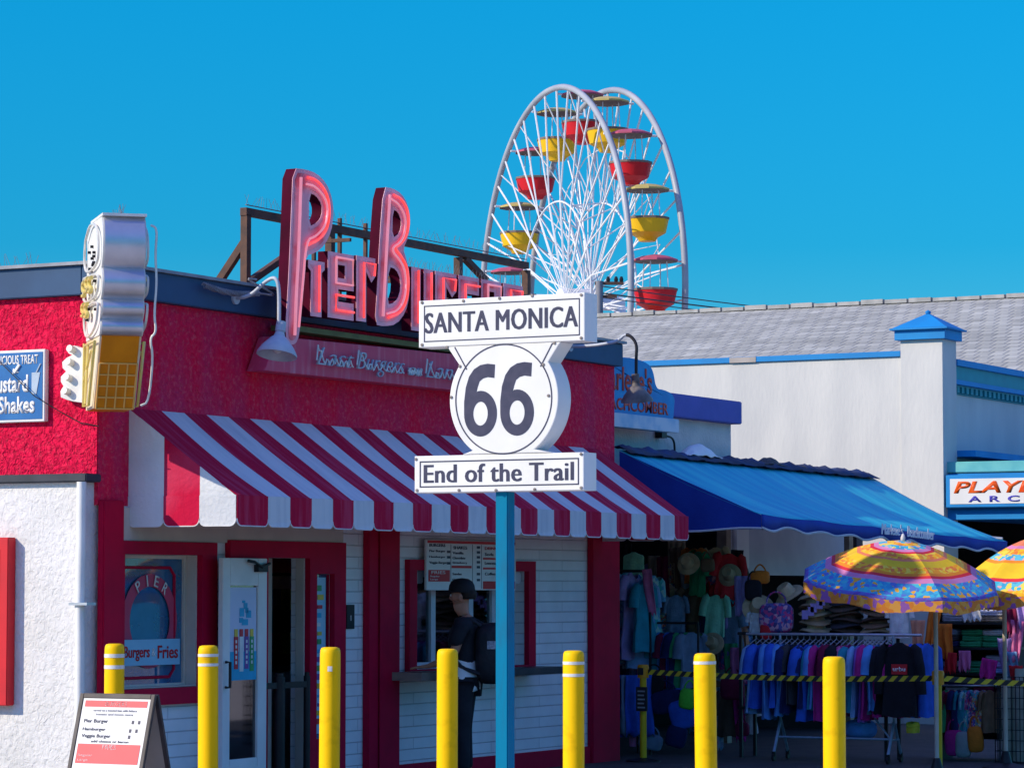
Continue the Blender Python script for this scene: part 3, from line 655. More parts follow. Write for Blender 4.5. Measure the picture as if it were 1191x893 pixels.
GL = {  # small block capitals in a unit box: outlines and stroke lines
    'I': ([[(0, 1), (1, 1), (1, .86), (.82, .80), (.82, .2), (.82, 0), (.15, 0), (.15, .2), (.18, .80), (0, .86)]], [[(.5, .92), (.5, .08)]]),
    'E': ([[(0, 1), (1, 1), (1, .45), (.40, .45), (.40, .26), (1, .26), (1, 0), (0, 0)], [(.38, .82), (.66, .82), (.66, .62), (.38, .62)]], [[(.9, .35), (.2, .35), (.2, .12), (.9, .12)], [(.2, .92), (.85, .92), (.85, .53), (.2, .53), (.2, .9)]]),
    'R': ([[(0, 1), (1, 1), (1, .72), (.80, .62), (.62, .72), (.52, .78), (.52, 0), (0, 0)]], [[(.25, .05), (.25, .9), (.85, .9), (.8, .72)]]),
    'U': ([[(0, 1), (.42, 1), (.42, .25), (.58, .25), (.58, 1), (1, 1), (1, 0), (0, 0)]], [[(.2, .95), (.2, .12), (.8, .12), (.8, .95)]]),
    'G': ([[(0, 1), (1, 1), (1, .72), (.42, .72), (.42, .25), (.62, .25), (.62, .38), (.5, .38), (.5, .52), (1, .52), (1, 0), (0, 0)]], [[(.9, .86), (.2, .86), (.2, .12), (.8, .12), (.8, .45)]])}
def small(ch, pxl, pyt, pxr, pyb):
    x0, zt = f2(pxl, pyt, YS); x1 = f2(pxr, pyt, YS)[0]; zb = f2(pxl, pyb, YS)[1]
    mp = lambda q: (x0 + q[0] * (x1 - x0), zb + q[1] * (zt - zb))
    g_ = GL[ch]; letter([[mp(q) for q in pl] for pl in g_[0]], [([mp(q) for q in st], 0.011, M_tube if i == 0 else M_tubew) for i, st in enumerate(g_[1])])
small('I', 358, 302, 377, 367); small('E', 381, 292, 411, 369); small('R', 414, 297, 436, 373)
xa, za = f2(478, 310, YS); xb = f2(610, 331, YS)[0]; zbt = f2(478, 384, YS)[1]
MB_GREY = mat('weathered grey letter face', (0.36, 0.36, 0.40), (0.3, 0.3, 0.34), 0.6, 5)
for i, ch in enumerate('URGER'):
    w_ = (xb - xa) / 5; l0, l1 = xa + w_ * i, xa + w_ * (i + 0.9)
    mp = lambda q: (l0 + q[0] * (l1 - l0), zbt + q[1] * (za - zbt)); g_ = GL[ch]
    letter([[mp(q) for q in pl] for pl in g_[0]], [([mp(q) for q in st], 0.011, M_tube if j == 0 else M_tubew) for j, st in enumerate(g_[1])])
# tagline panel
YP = -0.20
poly = [f2(322, 391, YP), f2(620, 421, YP), f2(626, 464, YP), f2(308, 431, YP)]
pn = outline([poly], 'tagline_panel', T(0, YP + 0.09, 0) @ MF, M_rose, ns, 0.09, 0.006)
b = MB(); a0, a1 = f2(335, 389, YP), f2(620, 419, YP); b.box(a0[0], a1[0], YP - 0.01, YP + 0.17, (a0[1] + a1[1]) / 2 + 0.005, (a0[1] + a1[1]) / 2 + 0.05); b.build('panel_top_strip', mat('moss green strip', (0.16, 0.17, 0.06), (0.12, 0.13, 0.05), 0.7, 6), pn)
M_script = mat('grey blue script neon', (0.48, 0.60, 0.62), (0.30, 0.40, 0.48), 0.35, 10)
xl, zl = f2(362, 424, YP); xr_, zr = f2(560, 440, YP)
ht = 0.15; zc = zl
for wd, fa_, fb_ in (('Last', .00, .20), ('Burgers', .22, .49), ('on', .515, .595), ('Land', .62, .86)):
    fit_text(wd, 'script_lettering', T(0, YP - 0.045, 0) @ MF, (xl + fa_ * (xr_ - xl), xl + fb_ * (xr_ - xl), zc - (0.045 if 'g' in wd else 0), zc + (ht if wd != 'on' else 0.075)), M_script, pn, 0.02, -0.018, 0.42)
    b = MB(); s0 = xl + fa_ * (xr_ - xl); w_ = (fb_ - fa_) * (xr_ - xl); k = 26
    b.tube([(s0 + w_ * i / k - 0.01, YP - 0.06, zc + 0.035 + 0.03 * math.sin(i * 1.9) + (0.10 if i in (1, 2, 3) and wd != 'on' else 0)) for i in range(k + 1)], 0.007, 5); b.build('script_tube', mat('clear neon glass', (0.75, 0.85, 0.78), (0.6, 0.72, 0.7), 0.15, 12), pn, smooth=60)
# steel frame behind the sign
sf = thing('sign_scaffold', (3, 0.3, 4.2), 'brown steel frame standing on the roof behind the pink letters', 'steel frame')
YF = 0.35
def fp(px, py, y=YF): p = on(1, y, px, py); return Vector((p.x, y, p.z))
rl = [((283, 246), (612, 311), 'rail'), ((286, 246), (287, 335), 'post'), ((612, 311), (612, 352), 'post'), ((533, 296), (533, 345), 'post'), ((384, 266), (384, 330), 'post'), ((287, 330), (330, 300), 'brace'), ((540, 300), (565, 326), 'brace'), ((345, 320), (372, 306), 'brace')]
for a, c, nm in rl:
    A_, C_ = fp(*a), fp(*c)
    if nm == 'rail': C_.z = A_.z
    if nm == 'post': C_ = Vector((A_.x, YF, 3.962)); A_.z -= 0.03
    b = MB(); b.bar(A_, C_, 0.065 if nm != 'brace' else 0.055, None, (0, 1, 0)); b.build(nm, M_rust, sf)
A_ = fp(286, 280); b = MB(); b.bar(A_, (A_.x, YF + 0.55, 3.97), 0.06); b.build('brace', M_rust, sf)
b = MB()
for px in (340, 365, 395, 425, 445, 485, 520, 560):
    A_ = fp(px, 300); b.bar((A_.x, YF - 0.03, 4.5 if px > 350 else 4.7), (A_.x, YS + 0.10, 4.5 if px > 350 else 4.7), 0.03); b.bar((A_.x, YF - 0.0, 4.24), (A_.x, YF, 5.0 if px < 480 else 4.6), 0.03)
b.build('letter_bracket', M_rust, sf)

# ---------------------------------------------------------------- gooseneck lamps
M_lampw = mat('pale enamel shade', (0.52, 0.56, 0.60), (0.40, 0.44, 0.50), 0.4, 8)
def gooseneck(label, path, tip, tilt, m_shade, m_arm, m_arm2, sc=1.0):
    g = thing('gooseneck_lamp', path[0], label, 'lamp', 'gooseneck lamps over the burger stand front')
    pts = spline(path, 3); k = len(pts) * 5 // 9
    b = MB(); b.tube(pts[:k + 1], 0.016, 8); b.build('arm', m_arm, g, smooth=60)
    b = MB(); b.tube(pts[k:], 0.016, 8); b.build('neck', m_arm2, g, smooth=60)
    M = T(*tip) @ Matrix.Rotation(tilt, 4, 'Y') @ Matrix.Diagonal((sc, sc, sc, 1))
    b = MB(); b.lathe([(0.022, 0.15), (0.04, 0.15), (0.042, 0.07), (0.035, 0.065), (0.05, 0.02)], 14, M); b.build('socket', m_shade, g, smooth=40)
    b = MB(); b.lathe([(0.045, 0.03), (0.07, 0.01), (0.13, -0.06), (0.165, -0.12), (0.165, -0.135), (0.155, -0.135), (0.12, -0.06), (0.05, 0.0)], 24, M); b.build('shade', m_shade, g, smooth=40)
    b = MB(); b.lathe([(0.0, -0.12), (0.03, -0.11), (0.045, -0.08), (0.03, -0.03), (0.02, 0.0)], 12, M); b.build('bulb', mat('bulb glass', (0.7, 0.7, 0.66), rough=0.15), g, smooth=60)
    b = MB(); b.lathe([(0.05, 0.0), (0.05, 0.02), (0.0, 0.02)], 14, T(*path[0]) @ Matrix.Rotation(R(90), 4, 'X')); b.build('wall_plate', m_arm, g)
    return g
YL = -0.50
t_ = on(1, YL, 326, 398)
e_ = Vector((t_.x - 0.02, YL, t_.z + 0.15))
w0 = on(1, -0.075, 232, 336)
gooseneck('gooseneck lamp with a pale grey enamel shade at the foot of the big letter P',
          [(t_.x - 0.02, -0.07, 4.08), (t_.x - 0.02, -0.22, 4.09), (t_.x - 0.02, -0.36, 4.20), (t_.x - 0.02, -0.46, 4.24), (t_.x - 0.02, YL, 4.16), (t_.x - 0.02, YL, e_.z)], (t_.x - 0.02, YL, t_.z + 0.02), R(14), M_lampw, M_lampw, M_lampw)
YL2 = -0.80
t2 = on(1, YL2, 740, 452)
c2 = on(1, YL2, 735, 388)
gooseneck('gooseneck lamp with a black neck and dark shade in front of the blue shop sign',
          [(t2.x, -0.07, 4.09), (t2.x, -0.35, 4.09), (t2.x, -0.52, 4.11), (t2.x, -0.60, c2.z - 0.06), (t2.x, -0.70, c2.z + 0.02), (t2.x, YL2 - 0.01, c2.z - 0.08), (t2.x, YL2, t2.z + 0.3), (t2.x, YL2, t2.z + 0.14)], (t2.x, YL2, t2.z + 0.0), R(-8), mat('sooty shade', (0.10, 0.09, 0.09), (0.2, 0.18, 0.17), 0.5, 9), M_lampw, M_black, 0.95)
# coiled flex lying along the fascia top
b = MB(); pa = on(1, -0.12, 236, 332); pb = on(1, -0.12, 300, 338)
n = 160
b.tube([(pa.x + (pb.x - pa.x) * i / n, -0.13 + 0.022 * math.cos(i * 1.3), 4.14 + 0.022 * math.sin(i * 1.3) - 0.03 * math.sin(math.pi * i / n)) for i in range(n + 1)], 0.006, 5)
b.tube(spline([(pb.x, -0.13, 4.14), (pb.x + 0.2, -0.2, 4.13), (t_.x - 0.2, -0.28, 4.22), (t_.x - 0.05, -0.3, 4.22)], 2), 0.009, 6)
tag(b.build('flex_cable', mat('grey flex', (0.3, 0.3, 0.32), (0.2, 0.2, 0.22), 0.5, 9), None, smooth=60), 'coiled grey flex cable running along the fascia to the pale lamp', 'cable')

# ---------------------------------------------------------------- cone sign on the corner
M_cw = mat('cone panel white', (0.76, 0.75, 0.70), (0.62, 0.62, 0.60), 0.45, 7)
M_crim = mat('swirl metal', (0.62, 0.63, 0.68), (0.50, 0.52, 0.58), 0.33, 5, metal=0.75)
M_waf = mat('waffle orange', (0.68, 0.22, 0.0), (0.58, 0.18, 0.0), 0.5, 5)
M_wafl = mat('waffle ridge', (0.78, 0.42, 0.10), rough=0.5)
M_neon = mat('white neon glass', (0.75, 0.74, 0.68), (0.62, 0.6, 0.55), 0.2, 14)
M_neony = mat('yellow neon glass', (0.75, 0.60, 0.15), (0.7, 0.55, 0.2), 0.2, 14)
co = thing('ice_cream_cone_sign', (0, 0, 3.6), 'swirled soft serve cone sign with neon tubes projecting from the red building corner', 'sign')
# drawing frame: X out from the corner, Y up, Z towards the left face
d_ = Vector((-0.7071, -0.7071, 0)); nn = Vector((-0.7071, 0.7071, 0))
MC = Matrix(((d_.x, 0, nn.x, -nn.x * .055), (d_.y, 0, nn.y, -nn.y * .055), (0, 1, 0, 0), (0, 0, 0, 1)))
# a mirrored frame is avoided by flipping the normal sign where needed
prof = []
for i in range(61):
    z = 3.60 + (4.475 - 3.60) * i / 60
    # lobes of the swirl, largest on top
    for lo_, hi_, w_, a_ in ((3.60, 3.73, .72, .045), (3.73, 3.875, .755, .05), (3.875, 4.10, .79, .065), (4.10, 4.475, .80, .075)):
        if lo_ <= z <= hi_ + 1e-6: w = w_ + a_ * (math.sin(math.pi * (z - lo_) / (hi_ - lo_)) ** 0.8 if lo_ < z < hi_ else 0)
    prof.append((w, z))
inner = [(max(0.02, 0.06 + 0.0 * w), z) for w, z in prof]
t = 0.15
b = MB(); b.prism([(w, z) for w, z in prof] + [(0.30, 4.50), (0.05, 4.40), (0.04, 3.60)], -t, t, MC); sw_ = b.build('swirl', M_crim, co, smooth=40)
b = MB(); b.prism([(w - 0.02, z) for w, z in prof] + [(0.30, 4.48), (0.06, 4.38), (0.05, 3.60)], t + 0.001, t + 0.012, MC); b.build('face_panel', M_cw, sw_)
b = MB(); b.prism([(w - 0.02, z) for w, z in prof] + [(0.30, 4.48), (0.06, 4.38), (0.05, 3.60)], -t - 0.012, -t - 0.001, MC); b.build('face_panel', M_cw, sw_)
b = MB(); b.bar(MC @ Vector((0.25, 4.487, 0)), MC @ Vector((0.84, 4.487, 0)), 0.33, 0.02); b.build('cap_strip', M_cw, sw_)
b = MB(); b.prism([(0.70, 3.598), (0.42, 3.07), (0.02, 3.07), (0.02, 3.598)], -t + 0.01, t - 0.01, MC); cn = b.build('cone', M_waf, co)
b = MB()
P = lambda u, v: MC @ Vector((0.42 + 0.28 * v + 0.006, 3.07 + 0.528 * v, -t + 0.01 + (2 * t - 0.02) * u))
for i in range(5): b.tube([P(i / 4, 0.0), P(i / 4, 0.62)], 0.007, 5)
for j in range(5): b.tube([P(0, j * 0.155), P(1, j * 0.155)], 0.007, 5)
b.build('waffle_ridges', M_wafl, cn)
b = MB(); b.prism([(0.69, 3.596), (0.41, 3.075), (0.03, 3.075), (0.03, 3.596)], t - 0.009, t + 0.006, MC); b.prism([(0.69, 3.596), (0.41, 3.075), (0.03, 3.075), (0.03, 3.596)], -t - 0.006, -t + 0.009, MC); b.build('cone_face', mat('cone face cream', (0.70, 0.55, 0.30), (0.66, 0.62, 0.5), 0.5, 6), cn)
for sg in (1, -1):
    zz = (t + 0.035) * sg
    V = lambda w, z, o=0: MC @ Vector((w, z, zz + o * sg))
    loops = [[(0.12, 4.36), (0.35, 4.47), (0.70, 4.42), (0.80, 4.25), (0.74, 4.12), (0.2, 4.10), (0.06, 4.2), (0.12, 4.36)], [(0.06, 4.08), (0.76, 4.06), (0.80, 3.98), (0.72, 3.89), (0.1, 3.88), (0.02, 3.98), (0.06, 4.08)], [(0.10, 3.86), (0.74, 3.85), (0.78, 3.80), (0.68, 3.66), (0.25, 3.60), (0.08, 3.70), (0.10, 3.86)]]
    for lp in loops:
        b = MB(); b.tube(spline([V(*q) for q in lp], 2), 0.010, 6); b.build('neon_tube', M_neon, co, smooth=60)
    b = MB(); b.tube([V(0.12, 3.58), V(0.10, 3.10), V(0.36, 3.10), V(0.64, 3.56), V(0.14, 3.56)], 0.012, 6); b.tube([V(0.3, 3.55), V(0.18, 3.12)], 0.01, 6); b.tube([V(0.46, 3.5), V(0.12, 3.3)], 0.01, 6); b.build('neon_tube', M_neony, co, smooth=60)
    b = MB()
    for (wx, zx, hh) in ((0.14, 3.93, 0.11), (0.30, 3.95, 0.10), (0.46, 3.93, 0.11), (0.12, 3.78, 0.09), (0.28, 3.76, 0.10)):
        b.tube(spline([V(wx + 0.10, zx + hh, .02), V(wx, zx + hh * 0.9, .02), V(wx + 0.02, zx + hh * .4, .02), V(wx + 0.11, zx + hh * .35, .02), V(wx + 0.09, zx, .02), V(wx, zx + 0.01, .02)], 2), 0.017, 6)
    b.build('yellow_squiggle', M_neony, co, smooth=60)
    b = MB()
    for k in range(16):
        w0_, z0_ = rng.uniform(0.1, 0.6), rng.uniform(3.62, 4.3); b.tube([V(w0_, z0_, -.05), V(w0_ + .0, z0_, .0)], 0.012, 5)
    b.build('tube_stands', M_black, co)
b = MB()
Rr = lambda z, o: MC @ Vector((0.80 - 0.0 + (0.0 if z > 3.6 else -(3.6 - z) * .53), z, -t - o))
b.tube(spline([Rr(4.42, .05), Rr(4.40, .1), Rr(4.2, .085), Rr(4.0, .1), Rr(3.75, .08), Rr(3.62, .1), Rr(3.58, .05), Rr(3.45, .09), Rr(3.12, .09), Rr(3.09, .03)], 2), 0.009, 6)
b.build('outer_tube', M_neon, co, smooth=60)
# scalloped bracket plate behind the cone, on the side wall
pb_ = thing('scalloped_wall_plate', (-0.05, 0.2, 3.3), 'small white scalloped plate with four pegs on the red wall beside the cone sign', 'bracket')
pl = [l2(*q, -0.09) for q in ((100, 405), (92, 404), (87, 402), (80, 402), (77, 406), (80, 411), (84, 413), (78, 416), (72.5, 421), (73, 428), (77, 432), (71, 438), (71, 444), (74, 449), (70.5, 455), (71, 462), (78, 465), (86, 467), (100, 469))]
outline([pl], 'plate', T(-0.065, 0, 0) @ ML, M_cw, pb_, 0.03, 0.004)
for q in ((85, 407), (83, 422), (81, 440), (79, 456)):
    y_, z_ = l2(*q, -0.1); b = MB(); b.tube([(-0.094, -y_, z_), (-0.15, -y_, z_ + 0.01)], 0.028, 10); b.build('peg', M_cw, pb_, smooth=40)
# bird spikes
def spikes(name, pts, label, h=0.11, step=0.03):
    b = MB()
    for a, c in zip(pts, pts[1:]):
        a, c = Vector(a), Vector(c); L_ = (c - a).length; k = int(L_ / step)
        for i in range(k):
            p = a.lerp(c, i / k); dr = Vector((rng.uniform(-.6, .6), rng.uniform(-.6, .6), 1)).normalized() * h * rng.uniform(.7, 1.1)
            b.bar(p, p + dr, 0.0022)
        b.bar(a, c, 0.015, 0.006)
    return tag(b.build(name, mat('dull wire', (0.2, 0.2, 0.22), rough=.7)), label, 'bird spikes')
spikes('bird_spikes', [(-0.02, 0.6, 4.226), (-0.02, 3.0, 4.226)], 'wire bird spikes along the coping left of the cone sign')
spikes('bird_spikes', [MC @ Vector((0.25, 4.50, 0)), MC @ Vector((0.8, 4.50, 0))], 'wire bird spikes on top of the cone sign', 0.09)
xq = f2(285, 243, YF)
spikes('bird_spikes', [fp(286, 243) + Vector((0, 0, .035)), Vector((fp(612, 308).x, YF, fp(286, 243).z + .035))], 'wire bird spikes along the top rail of the steel sign frame', 0.10, 0.045)
spikes('bird_spikes', [(xa, YS + 0.06, za + 0.005), (xb, YS + 0.06, za + 0.005)], 'wire bird spikes on top of the small pink letters', 0.09, 0.035)

# number plate, wall menu
x0, z1 = f2(404, 703, -0.02); x1, z0 = f2(413, 731, -0.02)
npl = thing('number_plate', (x0, -0.01, z0), 'small black plate with a white 0 on the white wall beside the door', 'plate')
b = MB(); b.box(x0, x1, -0.016, 0.002, z0, z1); b.build('plate', M_black, npl, bevel=0.003)
fit_text('0', 'numeral', T(0, -0.0165, 0) @ MF, (x0 + .055, x1 - .055, z0 + .07, z1 - .09), M_aww, npl, 0.002)
YM = -0.075
x0, z1 = f2(496, 627, YM); x1, _ = f2(600, 640, YM); z0 = f2(496, 686, YM)[1]
wm = thing('wall_menu', ((x0 + x1) / 2, YM, z0), 'white and red price board over the serving window', 'menu board')
b = MB(); b.box(x0, x1, YM, YM + 0.022, z0, z1); b.build('board', M_signwhite, wm, bevel=0.003)
Mm = T(0, YM - 0.001, 0) @ MF; Hh = z1 - z0; Ww = x1 - x0
def blk(par, M, x0_, x1_, z0_, z1_, m, nm='red_block', e=0.002): b = MB(); b.prism([(x0_, z0_), (x1_, z0_), (x1_, z1_), (x0_, z1_)], 0, e, M); return b.build(nm, m, par)
for (a, c, e, f) in ((.01, .99, .93, .985), (.02, .25, .17, .40), (.27, .49, .44, .49), (.62, .99, .02, .18), (.62, .85, .62, .66), (.62, .85, .42, .46)):
    blk(wm, Mm, x0 + a * Ww, x0 + c * Ww, z0 + e * Hh, z0 + f * Hh, M_redsign)
for (txt, a, c, e, f, m_) in (('BURGERS', .03, .2, .86, .92, M_signink), ('Pier Burger', .03, .2, .74, .80, M_signink), ('Hamburger', .03, .2, .63, .68, M_signink), ('Veggie Burger', .03, .22, .51, .57, M_signink), ('FRIES', .05, .2, .32, .38, M_signwhite), ('Regular', .04, .14, .25, .29, M_signwhite), ('Large', .04, .12, .19, .23, M_signwhite), ('SHAKES', .29, .44, .82, .88, M_signink), ('Vanilla', .28, .4, .72, .77, M_signink), ('Chocolate', .28, .42, .62, .67, M_signink), ('Strawberry', .28, .44, .52, .57, M_signink), ('Sundae', .28, .38, .30, .35, M_signink), ('Float', .28, .36, .18, .23, M_signink), ('DRINKS', .64, .8, .82, .88, M_redsign), ('Soda', .64, .74, .70, .76, M_signink), ('Lemonade', .64, .8, .52, .58, M_signink), ('Coffee', .64, .76, .30, .36, M_signink)):
    fit_text(txt, 'lettering', Mm, (x0 + a * Ww, x0 + c * Ww, z0 + e * Hh, z0 + f * Hh), m_, wm, 0.003, 0.01)
b = MB()
for cx_, zs in ((.55, (.84, .74, .64, .54, .44, .30, .18)), (.22, (.74, .63, .51)), (.92, (.82, .70, .52, .30))):
    for zz in zs: b.prism([(x0 + cx_ * Ww, z0 + zz * Hh), (x0 + (cx_ + .035) * Ww, z0 + zz * Hh), (x0 + (cx_ + .035) * Ww, z0 + (zz + .05) * Hh), (x0 + cx_ * Ww, z0 + (zz + .05) * Hh)], 0, 0.002, Mm)
for cx_ in (.26, .5, .6): b.prism([(x0 + cx_ * Ww, z0 + .03 * Hh), (x0 + (cx_ + .004) * Ww, z0 + .03 * Hh), (x0 + (cx_ + .004) * Ww, z0 + .92 * Hh), (x0 + cx_ * Ww, z0 + .92 * Hh)], 0, 0.001, Mm)
b.build('price_marks', M_signink, wm)

# ================================================================== STREET THINGS
# ---------------------------------------------------------------- route sign
X6 = at_depth(583, 573, 17.2).x
def s6(px, py): return l2(px, py, X6)
M6 = T(X6, 0, 0) @ ML
TH = 0.155
pc6 = s6(577, 573)
rs = thing('route_sign', (X6 + TH / 2, -pc6[0], 0), 'white route 66 shield sign lettered Santa Monica End of the Trail on a teal post', 'sign')
b = MB(); yp = -s6(577.5, 640)[0]; pw = 0.075
pL, pR = s6(572.5, 640)[0], s6(587, 640)[0]
b.box(X6 + 0.035, X6 + 0.035 + 0.085, -pR, -pL, 0.0, s6(580, 573)[1] + 0.02); b.build('post', M_post, rs, bevel=0.006)
top = [s6(487, 349), s6(680, 341), s6(680, 396.5), s6(487, 404)]
def rect(a, c): return a
x0 = top[0][0]; x1 = top[1][0]; zt = (top[0][1] + top[1][1]) / 2; zb = (top[2][1] + top[3][1]) / 2
Mb = T(X6 + TH / 2, 0, 0) @ ML
def panel(poly, nm): return outline([poly], nm, Mb, M_signwhite, rs, TH / 2, 0.006)
tp = panel([(x0, zb), (x1, zb), (x1, zt), (x0, zt)], 'top_panel')
bx0 = s6(482, 531)[0]; bx1 = s6(679, 524)[0]; bzt = (s6(482, 531)[1] + s6(679, 525)[1]) / 2; bzb = (s6(482, 573)[1] + s6(679, 570)[1]) / 2
bp_ = panel([(bx0, bzb), (bx1, bzb), (bx1, bzt), (bx0, bzt)], 'bottom_panel')
cc = s6(585.5, 464); cr = (s6(643, 464)[0] - s6(527.5, 464)[0]) / 2 + 0.03
nl = s6(520, 402)[0]; nr = s6(652, 396)[0]; fl = s6(547, 527)[0]; frr = s6(630, 525)[0]
def arc(a0, a1, r, n=24): return [(cc[0] + r * math.cos(R(a0 + (a1 - a0) * i / n)), cc[1] + r * math.sin(R(a0 + (a1 - a0) * i / n))) for i in range(n + 1)]
rim = cr + 0.0
mid = [(nl, zb - 0.002), ] + arc(145, 235, rim) + [(fl - 0.055, bzt + 0.002), (frr + 0.055, bzt + 0.002)] + arc(-55, 35, rim) + [(nr, zb - 0.002)]
md = panel(mid, 'shield_panel')
ML6 = T(X6 - 0.0005, 0, 0) @ ML
def line_rect(par, a0, a1, z0, z1, w):
    b = MB()
    for (p, q, r_, s_) in ((a0, a1, z0, z0 + w), (a0, a1, z1 - w, z1), (a0, a0 + w, z0 + w, z1 - w), (a1 - w, a1, z0 + w, z1 - w)):
        b.prism([(p, r_), (q, r_), (q, s_), (p, s_)], 0, 0.0015, ML6)
    b.build('border_line', M_signink, par)
line_rect(tp, x0 + 0.035, x1 - 0.03, zb + 0.03, zt - 0.03, 0.006)
line_rect(bp_, bx0 + 0.035, bx1 - 0.03, bzb + 0.03, bzt - 0.03, 0.007)
b = MB(); n = 72; ri = cr - 0.045
for i in range(n):
    a0, a1 = 2 * math.pi * i / n, 2 * math.pi * (i + 1) / n
    P = lambda a, r: ML6 @ Vector((cc[0] + r * math.cos(a), cc[1] + r * math.sin(a), 0.001))
    b.quad(P(a0, ri), P(a0, ri + 0.008), P(a1, ri + 0.008), P(a1, ri))
for sgn, xx in ((-1, nl), (1, nr)):
    e = arc(145 if sgn < 0 else 35, 145 if sgn < 0 else 35, ri + 0.0, 1)[0]
    b.bar(ML6 @ Vector((xx - sgn * 0.05, zb - 0.006, 0.0005)), ML6 @ Vector((e[0] - sgn * 0.012, e[1] + 0.0, 0.0005)), 0.007, 0.002, (1, 0, 0))
b.build('ring_line', M_signink, md)
l0 = s6(494, 363); l1 = s6(672, 384)
fit_text('SANTA MONICA', 'lettering', ML6, (x0 + 0.045, x1 - 0.045, zb + 0.078, zt - 0.072), M_signink, tp, 0.0012, 0.0, 0, space=1.06, fat=0.0042)
fit_text('End of the Trail', 'lettering', ML6, (bx0 + 0.065, bx1 - 0.065, bzb + 0.055, bzt - 0.05), M_signink, bp_, 0.0012, 0.0, space=1.04, fat=0.0042)
def six(pxl, pxr, pyt, pyb):
    xa_, zt_ = s6(pxl, pyt); xb_, zb_ = s6(pxr, pyb); w = xb_ - xa_; h = zt_ - zb_; ex = 0.56
    ro, rh = w / 2, h * 0.315; cx_, cz_ = xa_ + ro, zb_ + rh; wd = 0.058
    outer = [(cx_ + ro * math.cos(R(a)), cz_ + rh * math.sin(R(a))) for a in range(-180, 101, 10)]
    # the stem sweeps up the left side and hooks over at the top
    o2 = [(cx_ + 0.0 * w, zb_ + 0.625 * h), (xa_ + .37 * w, zb_ + .60 * h), (xa_ + .41 * w, zb_ + .68 * h), (xa_ + .47 * w, zb_ + .76 * h), (xa_ + .58 * w, zb_ + .80 * h), (xa_ + .72 * w, zb_ + .815 * h), (xa_ + .92 * w, zb_ + .80 * h), (xa_ + .94 * w, zb_ + .985 * h), (xa_ + .72 * w, zb_ + h), (xa_ + .5 * w, zb_ + .985 * h), (xa_ + .3 * w, zb_ + .93 * h), (xa_ + .15 * w, zb_ + .83 * h), (xa_ + .05 * w, zb_ + .68 * h), (xa_ + .0 * w, zb_ + .48 * h)]
    hole = [(cx_ + (ro - wd) * math.cos(R(a)), cz_ + (rh - wd * 1.05) * math.sin(R(a))) for a in range(0, 360, 10)]
    outline([outer + o2[1:], hole], 'numeral', ML6, M_signink, md, 0.0015, 0.0, smooth=None)
six(540, 578, 424, 507); six(582, 621, 422, 506)
b = MB()
for px, py in ((491, 352), (539, 350), (581, 347), (619, 344), (676, 343), (491, 401), (520, 404), (645, 399), (676, 393), (484, 534), (676, 528), (485, 570), (534, 570), (577, 570), (622, 569), (676, 567), (535, 426), (632, 424), (525, 462), (638, 460)):
    y_, z_ = s6(px, py); b.lathe([(0.009, 0), (0.009, 0.004), (0.0, 0.006)], 8, ML6 @ T(y_, z_, 0))
b.build('screw_heads', mat('dull screw', (0.25, 0.22, 0.2), (0.15, 0.13, 0.12), 0.5, 20), rs)

# ---------------------------------------------------------------- bollards
BL = [(133, 748, [(.925, .945), (.865, .885)], 'yellow bollard with two pale bands behind the menu A-frame'),
      (243, 750, [(.94, .955), (.89, .905)], 'yellow bollard with two thin bands in front of the white open door'),
      (383, 752, [], 'yellow bollard with a chipped white scuff before the number plate wall'),
      (520, 754, [], 'plain yellow bollard standing in front of the person at the counter'),
      (667, 756, [(.93, .945), (.87, .885)], 'yellow bollard with two pale bands just right of the route sign post'),
      (822, 759, [(.945, .96)], 'yellow bollard with a single pale band in front of the clothing stall'),
      (970, 763, [], 'plain yellow bollard in front of the rack of blue shirts')]
for i, (px, py, bands, lab) in enumerate(BL):
    Y = -0.95 - 1.02 * i
    # the row stands square to the shop front; px only sets the spacing along it
    p = on(0, -1.05, px, 800); y = p.y; zt = on(0, -1.05, px, py).z
    root = thing('bollard', (-1.05, y, 0), lab, 'bollard', 'yellow bollards in a row before the stand')
    r = 0.071; tz = 1.34
    tz = zt
    root.rotation_euler = (R(rng.uniform(-.5, .5)), R(rng.uniform(-.5, .5)), rng.random() * 6)
    b = MB(); b.lathe([(r, 0.0), (r, 0.3), (r * 1.0, tz - 0.105), (r * 1.0, tz - 0.1), (r * .992, tz - 0.045), (r * .96, tz - 0.022), (r * .86, tz - 0.007), (r * .6, tz - 0.001), (0, tz)], 32)
    b.build('sleeve', M_yellow, root, smooth=50, world=False)
    for u0, u1 in bands:
        b = MB(); b.lathe([(r + .0025, tz * u0), (r + .0025, tz * u1)], 32); b.lathe([(r - .002, tz * u0), (r + .0025, tz * u0)], 32); b.lathe([(r + .0025, tz * u1), (r - .002, tz * u1)], 32); b.build('reflective_band', M_tape, root, smooth=50, world=False)
    if i == 2:
        b = MB(); aa = math.atan2(CAM.y - y, CAM.x + 1.05) - root.rotation_euler.z
        vs = [(math.cos(aa + u) * (r + .002), math.sin(aa + u) * (r + .002), tz - .13 + v) for v in (-.035, 0.0) for u in (-.25, -.08, .1, .2)]
        b.add(vs, [(0, 1, 5, 4), (1, 2, 6, 5), (2, 3, 7, 6)]); b.build('scuff', M_tape, root, world=False)

